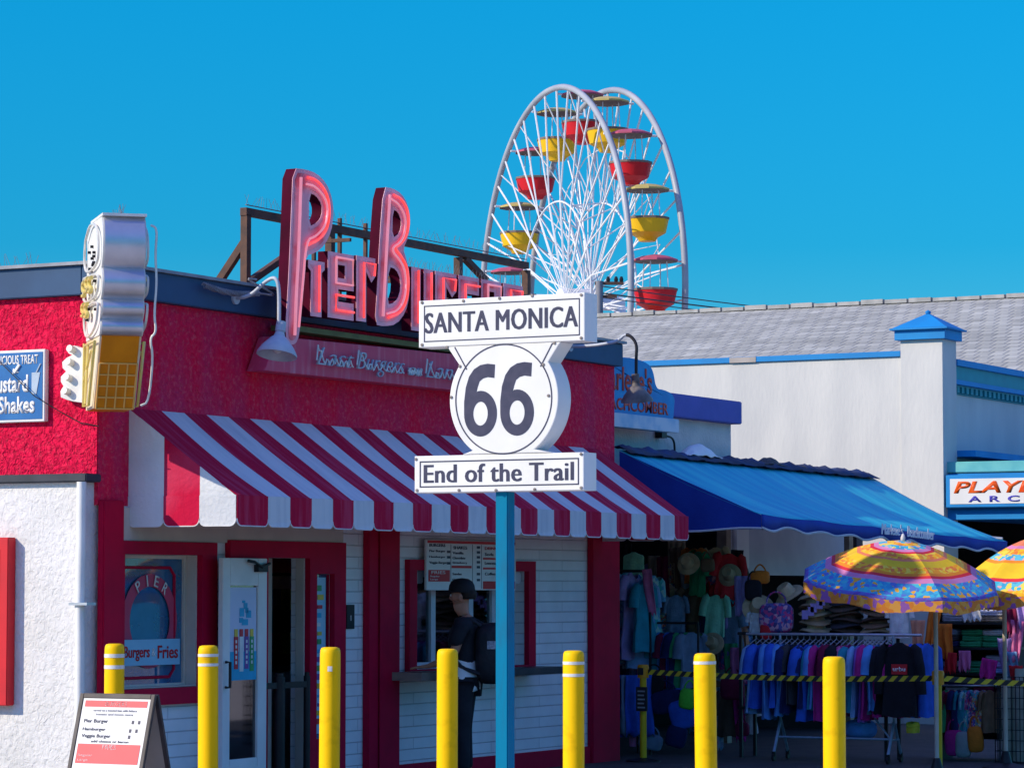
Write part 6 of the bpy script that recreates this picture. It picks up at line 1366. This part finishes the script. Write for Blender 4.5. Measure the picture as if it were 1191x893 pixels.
# heads, hats and coats deeper in the shop
p = P0(762, 697, 10.6); put('cap', cap_mesh('cap'), p, (0, 0, R(-60)), 'sky blue', 'bright blue cap on the display rack under the awning', 'cap')
p = P0(778, 690, 10.9); put('straw_hat', HM[0], p, (R(10), R(-40), 0), 'tan', 'tan hat behind the bright blue cap', 'hat', None, (.8, .8, .9))
p = P0(772, 712, 10.5); put('t_shirt', TEES[0], (p.x, p.y, p.z + .12), (0, 0, R(-70)), 'multicolour', 'multicolour top on the display rack below the bright blue cap', 'shirt', None, (.5, 1, .45))
p = P0(786, 705, 10.5); put('t_shirt', TEES[1], (p.x, p.y, p.z + .12), (0, 0, R(-60)), 'grey blue', 'grey blue top with pale collar below the tan hat', 'shirt', None, (.5, 1, .6))
for k, (px, c) in enumerate(((808, 'brown'), (816, 'dark brown'), (824, 'brown'))):
    p = P0(px, 680 + k * 4, 10.9); put('coat', tee_mesh('coat', .36, .85 - .04 * k, .4, 50 + k, 1.3), p, (0, 0, R(-50) + j_(.3)), c, f'{c} long coat hanging in the middle of the shop, {ordn[k]} from the left', 'coat', 'long coats in the middle of the shop')
p = P0(837, 690, 10.9); put('straw_hat', HM[1], p, (R(5), R(-80), 0), 'red', 'large red felt hat hung flat on the dark shop wall', 'hat', None, (1.25, 1.25, 1.1))
p = P0(838, 722, 10.8); put('bag', bag_mesh('bag', .14, .22, .05), (p.x, p.y, p.z + .12), (R(20), 0, R(-80)), 'lilac', 'small pale bag hanging under the red felt hat', 'bag')
p = P0(858, 775, 10.4); put('hanging_scarf', cloth_mesh('hanging_scarf', .16, .35, 60, .03, 2), (p.x, p.y, p.z + .2), (0, 0, R(-80)), 'pink', 'striped pink cloth hanging left of the shirt rack', 'cloth')
p = P0(852, 800, 10.4); put('bag', bag_mesh('bag', .26, .32, .12), (p.x, p.y, p.z + .2), (0, 0, R(-80)), 'maroon', 'dull maroon bag low beside the shirt rack', 'bag')
gp_ = thing('grid_panel', P0(772, 672, 11.2), 'pale wire grid panel hung below the awning at the back', 'wire panel')
p = P0(762, 655, 11.2); q = P0(784, 678, 11.2); b = MB()
for i in range(9): yy = p.y + (q.y - p.y) * i / 8; b.bar((11.2, yy, q.z), (11.2, yy, p.z), .006)
for i in range(8): zz = q.z + (p.z - q.z) * i / 7; b.bar((11.2, p.y, zz), (11.2, q.y, zz), .006)
b.build('grid', CL['tan'], gp_)
for k, (px, py, c, w, h, lab) in enumerate(((787, 628, 'tan', .2, .45, 'tan towel hung high at the back of the shop'), (833, 640, 'brown', .25, .55, 'rust brown towel hung high beside the shop post'), (845, 645, 'maroon', .15, .5, 'maroon towel hung high nearest the shop post'), (815, 650, 'navy', .35, .5, 'navy towel hung high in the middle of the shop'), (725, 632, 'charcoal', .2, .4, 'charcoal cloth hung above the dresses'))):
    p = P0(px, py, 11.4); put('hanging_towel', cloth_mesh('hanging_towel', w, h, 70 + k), p, (0, 0, R(-80)), c, lab, 'towel', 'towels hung high at the back')
cb = ['charcoal', 'navy', 'maroon', 'brown', 'grey floral', 'charcoal', 'multicolour', 'teal', 'dark brown', 'navy', 'pink floral', 'charcoal', 'grey', 'blue floral', 'dark brown', 'maroon']
for k, c in enumerate(cb):
    px = 722 + k * 8.6; lv = k % 2; p = P0(px, (655, 742)[lv] + rng.uniform(-8, 8), 11.9)
    put('hung_garment', TEES[k % 5] if k % 3 else cloth_mesh('hung_garment', .3, .7, 90 + k), (11.9 + .1 * lv, p.y, p.z), (0, 0, R(-55) + j_(.5)), c, f'dim {c} garment hung at the back of the shop, {ordn[k]} from the left', 'garment', 'dim garments at the back of the shop')
r3 = random.Random(11)
mix_ = ['tan', 'maroon', 'multicolour', 'brown', 'grey', 'orange', 'green', 'pink floral', 'straw', 'teal', 'red', 'charcoal', 'lilac', 'grey floral', 'yellow', 'dark brown', 'magenta', 'white', 'navy', 'sea green print', 'mint green', 'grey blue', 'peach', 'blue floral']
rows_ = [(645, 756, 864, 12, 'top row'), (700, 758, 866, 12, 'middle row'), (752, 800, 868, 9, 'lower row'), (806, 800, 868, 9, 'lowest row')]
MINI = [tee_mesh('small_garment', .30, .42, .16, 200 + s_) for s_ in range(3)] + [cloth_mesh('small_garment', .16, .46, 210 + s_, .03, 2, .8 + .2 * s_) for s_ in range(3)]
q_ = 0
for py, xa2, xb2, n_, nm_ in rows_:
    for k in range(n_):
        c = mix_[q_ % len(mix_)]; q_ += 1
        p = P0(xa2 + (xb2 - xa2) * (k + .5) / n_ + r3.uniform(-2, 2), py + r3.uniform(-9, 9), 11.0 + r3.uniform(-.3, .3))
        put('small_garment', MINI[r3.randrange(6)], p, (0, r3.uniform(-.15, .15), R(-80) + r3.uniform(-.6, .5)), c, f'{c} garment in the {nm_} of the crowded stall, {ordn[k]} from the left', 'garment', 'garments of the crowded stall display', (r3.uniform(.8, 1.1), 1, r3.uniform(.85, 1.15)))
bits = [(800, 655, 'straw_hat', 'straw', 'straw hat hung high between the towels'), (848, 668, 'straw_hat', 'tan', 'tan hat hung beside the shop post'), (822, 655, 'bag', 'brown', 'brown pouch hung high beside the rust towel'), (828, 748, 'straw_hat', 'tan', 'tan hat below the long coats'), (862, 846, 'bag', 'maroon', 'maroon pouch under the left end of the shirt rack')]
bmsh = bag_mesh('bag', .15, .19, .08)
for px, py, kind, c, lab in bits:
    p = P0(px, py, 10.35)
    if kind == 'bag': put('bag', bmsh, (p.x, p.y, p.z + .1), (0, j_(.2), R(-80)), c, lab, 'bag')
    else: put('straw_hat', HM[1], p, (R(8), R(-72), 0), c, lab, 'hat', None, (.75, .75, 1))
# shelf of folded clothes at the right
XG = 10.6
g0, g1 = P0(1092, 720, XG), P0(1185, 720, XG)
ws = thing('merchandise_shelf', (XG, (g0.y + g1.y) / 2, 0), 'dark open shelf unit of folded clothes right of the umbrella pole', 'shelf')
zz_ = [P0(1130, y_, XG).z for y_ in (723, 752, 782, 805)]
for z in zz_: b = MB(); b.box(XG - .2, XG + .3, g1.y, g0.y, z - .025, z); b.build('board', M_black, ws, bevel=.003)
for yy in (g0.y - .02, g1.y + .02): b = MB(); b.box(XG - .18, XG + .28, yy - .012, yy + .012, .013, 1.9); b.build('side_panel', M_dark, ws)
b = MB(); b.box(XG + .29, XG + .31, g1.y, g0.y, .2, 1.75); b.build('back_panel', M_dark, ws)
FM = [fold_mesh('folded_clothes', .34, .30, .055, s) for s in range(4)]
fl_ = [(0, 1110, ['grey', 'white', 'tan'], 'left end of the top shelf'), (0, 1138, ['tan', 'white'], 'middle of the top shelf'), (0, 1160, ['straw', 'white'], 'right end of the top shelf'), (1, 1104, ['navy', 'charcoal', 'grey blue'], 'left end of the second shelf'), (1, 1132, ['green', 'green', 'green'], 'middle of the second shelf'), (1, 1158, ['green', 'green', 'white'], 'right end of the second shelf'), (2, 1106, ['charcoal', 'grey', 'black'], 'left end of the third shelf'), (2, 1136, ['green', 'green'], 'middle of the third shelf'), (2, 1160, ['light blue', 'lilac', 'grey'], 'right end of the third shelf'), (3, 1112, ['white', 'navy'], 'left of the lowest shelf'), (3, 1145, ['maroon', 'red'], 'right of the lowest shelf')]
for s_, px, cols, where in fl_:
    p = P0(px, 730, XG - .05)
    for k, c in enumerate(cols):
        put('folded_clothes', FM[(k + s_) % 4], (XG + .02 + j_(.02), p.y + j_(.01), zz_[s_] + .002 + k * .059), (0, 0, R(90) + j_(.12)), c, f'folded {c} clothes at the {where}, ' + ('bottom layer' if k == 0 else 'top layer' if k == len(cols) - 1 else 'middle layer'), 'folded clothes', 'folded clothes on the shelf unit', (.72, 1, 1))
hang_ = [(1100, 'green'), (1107, 'maroon'), (1115, 'navy'), (1122, 'teal'), (1129, 'sea green print'), (1136, 'pink floral'), (1144, 'multicolour'), (1151, 'brown')]
for k, (px, c) in enumerate(hang_):
    p = P0(px, 802, XG - .35); put('child_shirt', TEES[k % 5], (p.x, p.y, p.z), (0, 0, R(-65) + j_(.3)), c, f'{c} child top hanging below the shelf unit, {ordn[k]} from the left', 'child top', 'child tops below the shelf unit', (.42, 1, .62))
b = MB(); a_, c_ = P0(1096, 797, XG - .35), P0(1156, 797, XG - .35); b.tube([(a_.x + .15, a_.y, a_.z), a_, c_, (c_.x + .15, c_.y, c_.z)], .01, 6); b.build('hang_rail', M_steel, ws, smooth=60)
for px, py, c, lab in ((1109, 862, 'magenta', 'magenta bag standing on the ground below the shelf unit'), (1133, 858, 'orange', 'orange bag hanging low right of the magenta bag'), (1121, 864, 'grey', 'grey bag between the magenta and orange bags')):
    p = P0(px, py, XG - .4); put('bag', bag_mesh('bag', .16 if c != 'magenta' else .2, .34, .1), (p.x, p.y, p.z + .2), (0, j_(.15), R(-80)), c, lab, 'bag')
p = P0(1175, 760, XG - .5)
for k, (px, c) in enumerate(((1168, 'lilac'), (1174, 'light blue'), (1181, 'red'))):
    p = P0(px, 742 + k * 16, XG - .5); put('hanging_scarf', cloth_mesh('hanging_scarf', .14, .42, 80 + k, .03, 2), p, (R(24), 0, R(-85)), c, f'{c} scarf slanting beside the second umbrella pole', 'scarf')
extra = [(1098, 745, 'orange', .16, .34), (1112, 700, 'straw', .2, .14), (1128, 712, 'white', .2, .16), (1150, 700, 'tan', .2, .14), (1176, 712, 'maroon', .14, .4), (1184, 745, 'pink', .14, .4), (1187, 700, 'lilac', .14, .5), (1106, 770, 'red', .12, .2), (1122, 768, 'pink', .12, .2), (1152, 778, 'magenta', .16, .2)]
where_ = ['left of the green clothes', 'over the left folded stack', 'over the middle folded stack', 'over the right folded stack', 'beside the second umbrella pole', 'at the right edge', 'highest at the right edge', 'low at its left', 'low in its middle', 'low at its right']
for k, (px, py, c, w, h) in enumerate(extra):
    p = P0(px, py, XG - .45); put('hanging_cloth', cloth_mesh('hanging_cloth', w, h, 120 + k, .025, 2), (p.x, p.y, p.z + h / 2), (0, j_(.2), R(-85)), c, f'{c} cloth hung in front of the shelf unit, ' + where_[k], 'cloth', 'cloths hung in front of the shelf unit')
# wire bin
wb0 = P0(1157, 806, XG - .6); wb1 = P0(1215, 806, XG - .6); XB = XG - .6
wbn = thing('wire_bin', (XB, (wb0.y + wb1.y) / 2, .013), 'tall wire bin of rolled pale mats at the lower right edge', 'wire bin')
w_ = wb0.y - wb1.y; b = MB()
for i in range(13):
    yy = wb1.y + w_ * i / 12
    for xx in (XB, XB + .45): b.bar((xx, yy, .02), (xx, yy, .86), .007)
for i in range(9):
    zz = .03 + .83 * i / 8
    for xx in (XB, XB + .45): b.bar((xx, wb1.y, zz), (xx, wb0.y, zz), .007)
    for yy in (wb1.y, wb0.y): b.bar((XB, yy, zz), (XB + .45, yy, zz), .007)
for i in range(7):
    for yy in (wb1.y, wb0.y): b.bar((XB + .45 * i / 6, yy, .02), (XB + .45 * i / 6, yy, .86), .007)
b.build('wire_cage', M_black, wbn)
for k in range(6):
    yy = wb0.y - .07 - k * (w_ - .12) / 5.5; b = MB(); b.tube([(XB + .15 + .06 * (k % 2), yy, .03), (XB + .15 + .06 * (k % 2), yy, .84 + .05 * (k % 3))], .055, 12)
    tag(b.build('rolled_mat', mat('rolled mat', (.34, .36, .30), (.26, .30, .24), .85, 10), None, smooth=50), f'pale rolled mat in the wire bin, {ordn[k]} from its left side', 'rolled mat', 'rolled mats in the wire bin')

# belt barrier
M_bpost = mat('belt post yellow', (0.62, 0.42, 0.01), (0.54, 0.36, 0.01), .5, 6); M_bhead = mat('belt head orange', (0.66, 0.30, 0.01), (0.58, 0.25, 0.01), .45, 6)
def belt_mat():
    m = bpy.data.materials.new('hazard belt'); m.use_nodes = True; t = m.node_tree; N = t.nodes; L = t.links; b_ = N['Principled BSDF']; b_.inputs['Roughness'].default_value = .6
    tc = N.new('ShaderNodeTexCoord'); sx = N.new('ShaderNodeSeparateXYZ'); L.new(tc.outputs['Object'], sx.inputs[0])
    m1 = N.new('ShaderNodeMath'); m1.operation = 'ADD'; L.new(sx.outputs['Y'], m1.inputs[0]); L.new(sx.outputs['Z'], m1.inputs[1])
    m2 = N.new('ShaderNodeMath'); m2.operation = 'MULTIPLY'; m2.inputs[1].default_value = 9.0; L.new(m1.outputs[0], m2.inputs[0])
    m3 = N.new('ShaderNodeMath'); m3.operation = 'FRACT'; L.new(m2.outputs[0], m3.inputs[0])
    m4 = N.new('ShaderNodeMath'); m4.operation = 'GREATER_THAN'; m4.inputs[1].default_value = .5; L.new(m3.outputs[0], m4.inputs[0])
    mx = N.new('ShaderNodeMix'); mx.data_type = 'RGBA'; mx.inputs['A'].default_value = (.015, .015, .018, 1); mx.inputs['B'].default_value = (.66, .48, .02, 1); L.new(m4.outputs[0], mx.inputs['Factor']); L.new(mx.outputs['Result'], b_.inputs['Base Color'])
    return m
M_belt = belt_mat()
XBp = 8.6
pA = P0(748, 778, XBp); pB = P0(1091, 786, 8.0); pC = P0(1300, 792, 8.9)
def bpost(pt, label, zt):
    r_ = thing('belt_post', (pt.x, pt.y, 0.012), label, 'belt post', 'yellow belt barrier posts')
    b = MB(); b.tube([(0, 0, .02), (0, 0, zt - .1)], .034, 16); b.build('pole', M_bpost, r_, world=False, smooth=50)
    b = MB(); b.lathe([(.0, zt - .13), (.055, zt - .13), (.058, zt - .02), (.05, zt), (0, zt + .004)], 18); b.build('belt_head', M_bhead, r_, world=False, smooth=40)
    b = MB(); b.lathe([(.0, 0), (.17, 0), (.17, .015), (.06, .035), (.04, .04), (0, .04)], 24); b.build('base', M_black, r_, world=False, smooth=40)
    return r_
za_, zb_ = P0(748, 774, XBp).z, P0(1091, 781, 8.0).z
bpA = bpost(pA, 'yellow belt post with a small black notice in front of the hanging dresses', za_)
bpB = bpost(pB, 'yellow belt post with an orange head right of the shirt rack', zb_)
b = MB(); b.box(-.062, -.046, -.072, .05, .50, .74); nb = b.build('notice', M_black, bpA, world=False)
b = MB()
for k in range(5): b.box(-.065, -.0625, -.05 + .01 * (k % 2), .03, .53 + k * .04, .545 + k * .04)
b.build('notice_lines', CL['grey'], bpA, world=False); b = MB(); b.box(-.062, -.056, -.03, .03, za_ - .10, za_ - .03); b.build('head_label', M_black, bpA, world=False)
def belt(a, c, za1, zc1, lab):
    b = MB(); n = 30; vs = []
    for i in range(n + 1):
        t_ = i / n; q = a.lerp(c, t_); z = za1 + (zc1 - za1) * t_ - .03 * math.sin(math.pi * t_); vs += [(q.x, q.y, z - .026), (q.x + .006 * math.sin(i), q.y, z + .026)]
    b.add(vs, [(2 * i, 2 * i + 1, 2 * i + 3, 2 * i + 2) for i in range(n)]); tag(b.build('barrier_belt', M_belt, None, solid=.003), lab, 'barrier belt')
belt(pA + Vector((0, -.05, 0)), pB + Vector((0, .05, 0)), za_ - .06, zb_ - .06, 'black and yellow striped belt stretched between the two belt posts')
belt(pB + Vector((0, -.05, 0)), pC, zb_ - .06, zb_ - .10, 'black and yellow striped belt running right from the nearer belt post')

# beach umbrellas
def ucol(nm, c): return mat('umbrella ' + nm, c, tuple(x * .85 for x in c), .75, 6)
U = [ucol('aqua', (.03, .36, .52)), ucol('yellow', (.80, .52, .02)), ucol('red', (.66, .03, .05)), ucol('orange', (.80, .25, .02)), ucol('pink', (.62, .22, .42)), patterned('umbrella flowers', [(.03, .30, .50), (.04, .36, .55), (.74, .36, .02), (.08, .16, .48), (.05, .44, .5), (.03, .25, .48)], 27), ucol('purple', (.13, .05, .36)), ucol('coral', (.78, .22, .10)), patterned('umbrella gold print', [(.85, .45, .01), (.85, .30, .01), (.80, .55, .05), (.75, .18, .03)], 30), patterned('umbrella sky print', [(.03, .40, .55), (.75, .60, .08), (.05, .30, .5), (.10, .45, .55), (.70, .35, .35)], 26), patterned('umbrella violet print', [(.16, .08, .42), (.05, .22, .5), (.12, .06, .36), (.10, .12, .45)], 28), patterned('umbrella valance print', [(.70, .26, .02), (.66, .2, .02), (.30, .10, .35), (.72, .32, .05)], 24)]
def umbrella(label, pole_pt, apex, rad, tilt_to, bands, ztop, drop):
    r_ = thing('beach_umbrella', (pole_pt.x, pole_pt.y, 0.012), label, 'umbrella', 'striped beach umbrellas over the stall')
    zax = (apex - Vector((pole_pt.x, pole_pt.y, ztop))).normalized() if tilt_to is None else tilt_to.normalized()
    q = zax.to_track_quat('Z', 'Y').to_matrix().to_4x4(); Mu = Matrix.Translation(apex) @ q
    Mu = root_matrix(r_).inverted() @ Mu
    b = MB(); ns_, nr = 8, len(bands)
    pt = lambda k, s_, t_: None
    def P(rr, a):
        k = math.floor(a / (math.pi / 4)); f = a / (math.pi / 4) - k; u0 = k * math.pi / 4; u1 = u0 + math.pi / 4
        e0 = Vector((math.cos(u0), math.sin(u0))); e1 = Vector((math.cos(u1), math.sin(u1))); e_ = e0.lerp(e1, f)
        z = -drop * (rr ** 1.6) - .05 * rr * math.sin(math.pi * f) * .6
        return Mu @ Vector((e_.x * rad * rr, e_.y * rad * rr, z))
    cuts = [0]
    for w, m_ in bands: cuts.append(cuts[-1] + w)
    tot = cuts[-1]; SUBD = 4
    for i, (w, m_) in enumerate(bands):
        b.m = m_; nn_ = 2 if w > .1 else 1
        for s2 in range(nn_):
            r0 = (cuts[i] + w * s2 / nn_) / tot; r1 = (cuts[i] + w * (s2 + 1) / nn_) / tot
            for k in range(8 * SUBD):
                a0, a1 = math.pi / 4 * k / SUBD, math.pi / 4 * (k + 1) / SUBD - 1e-6
                b.add([P(r0, a0), P(r1, a0), P(r1, a1), P(r0, a1)], [(0, 1, 2, 3)] if r0 > 0 else [(0, 1, 2)])
    cano = b.build('canopy', U, r_, world=False, merge=True, smooth=25, solid=.004)
    b = MB(); b.m = 11
    for k in range(8 * SUBD):
        a0, a1 = math.pi / 4 * k / SUBD, math.pi / 4 * (k + 1) / SUBD - 1e-6; A0, A1 = P(1.0, a0), P(1.0, a1); dz0 = .10 + .02 * math.sin(a0 * 8); dz1 = .10 + .02 * math.sin(a1 * 8)
        b.add([A0, A1, A1 - Vector((0, 0, dz1)), A0 - Vector((0, 0, dz0))], [(0, 1, 2, 3)])
    b.build('valance', U, cano, world=False, merge=True, solid=.003)
    b = MB()
    for k in range(8): b.tube([P(t_, math.pi / 4 * k + 1e-5) - Vector((0, 0, .012)) for t_ in (0.02, .25, .5, .75, 1.0)], .006, 5)
    b.build('ribs', M_steel, r_, world=False)
    lo = Vector((0, 0, 0)); hi = Mu @ Vector((0, 0, -.05)); el = Vector((0, 0, ztop))
    b = MB(); b.tube([lo, el], .02, 10); b.tube([el, hi], .016, 10); b.build('pole', mat('cream pole', (.48, .42, .35), (.38, .33, .28), .5, 6), r_, world=False, smooth=60)
    b = MB(); b.lathe([(0, -.01), (.02, 0), (.022, .03), (.012, .06), (0, .07)], 10, Mu); b.build('finial', CL['white'], r_, world=False, smooth=60)
    b = MB(); b.lathe([(0, 0), (.22, 0), (.22, .05), (.06, .09), (.03, .2), (0, .2)], 20); b.build('foot', M_black, r_, world=False, smooth=40)
XU = 6.9
ap = P0(1050, 629, XU); pp_ = P0(1088, 700, XU + .25)
umbrella('rainbow striped beach umbrella with blue flower band, tilted over the shirt rack', pp_, ap, .93, Vector((-.13, -.13, 1)), [(.07, 9), (.06, 8), (.07, 9), (.04, 4), (.03, 2), (.08, 8), (.03, 7), (.08, 1), (.07, 8), (.03, 3), (.03, 2), (.05, 4), (.14, 5), (.035, 10)], 1.55, .37)
XU2 = 8.4
ap = P0(1200, 626, XU2); pp_ = P0(1168, 700, XU2 + .2)
umbrella('coral and yellow beach umbrella with aqua bands at the right edge of the frame', pp_, ap, .80, Vector((-.14, .05, 1)), [(.10, 8), (.12, 7), (.06, 4), (.10, 8), (.09, 9), (.04, 3), (.20, 1), (.04, 2), (.10, 9), (.07, 8)], 1.6, .42)
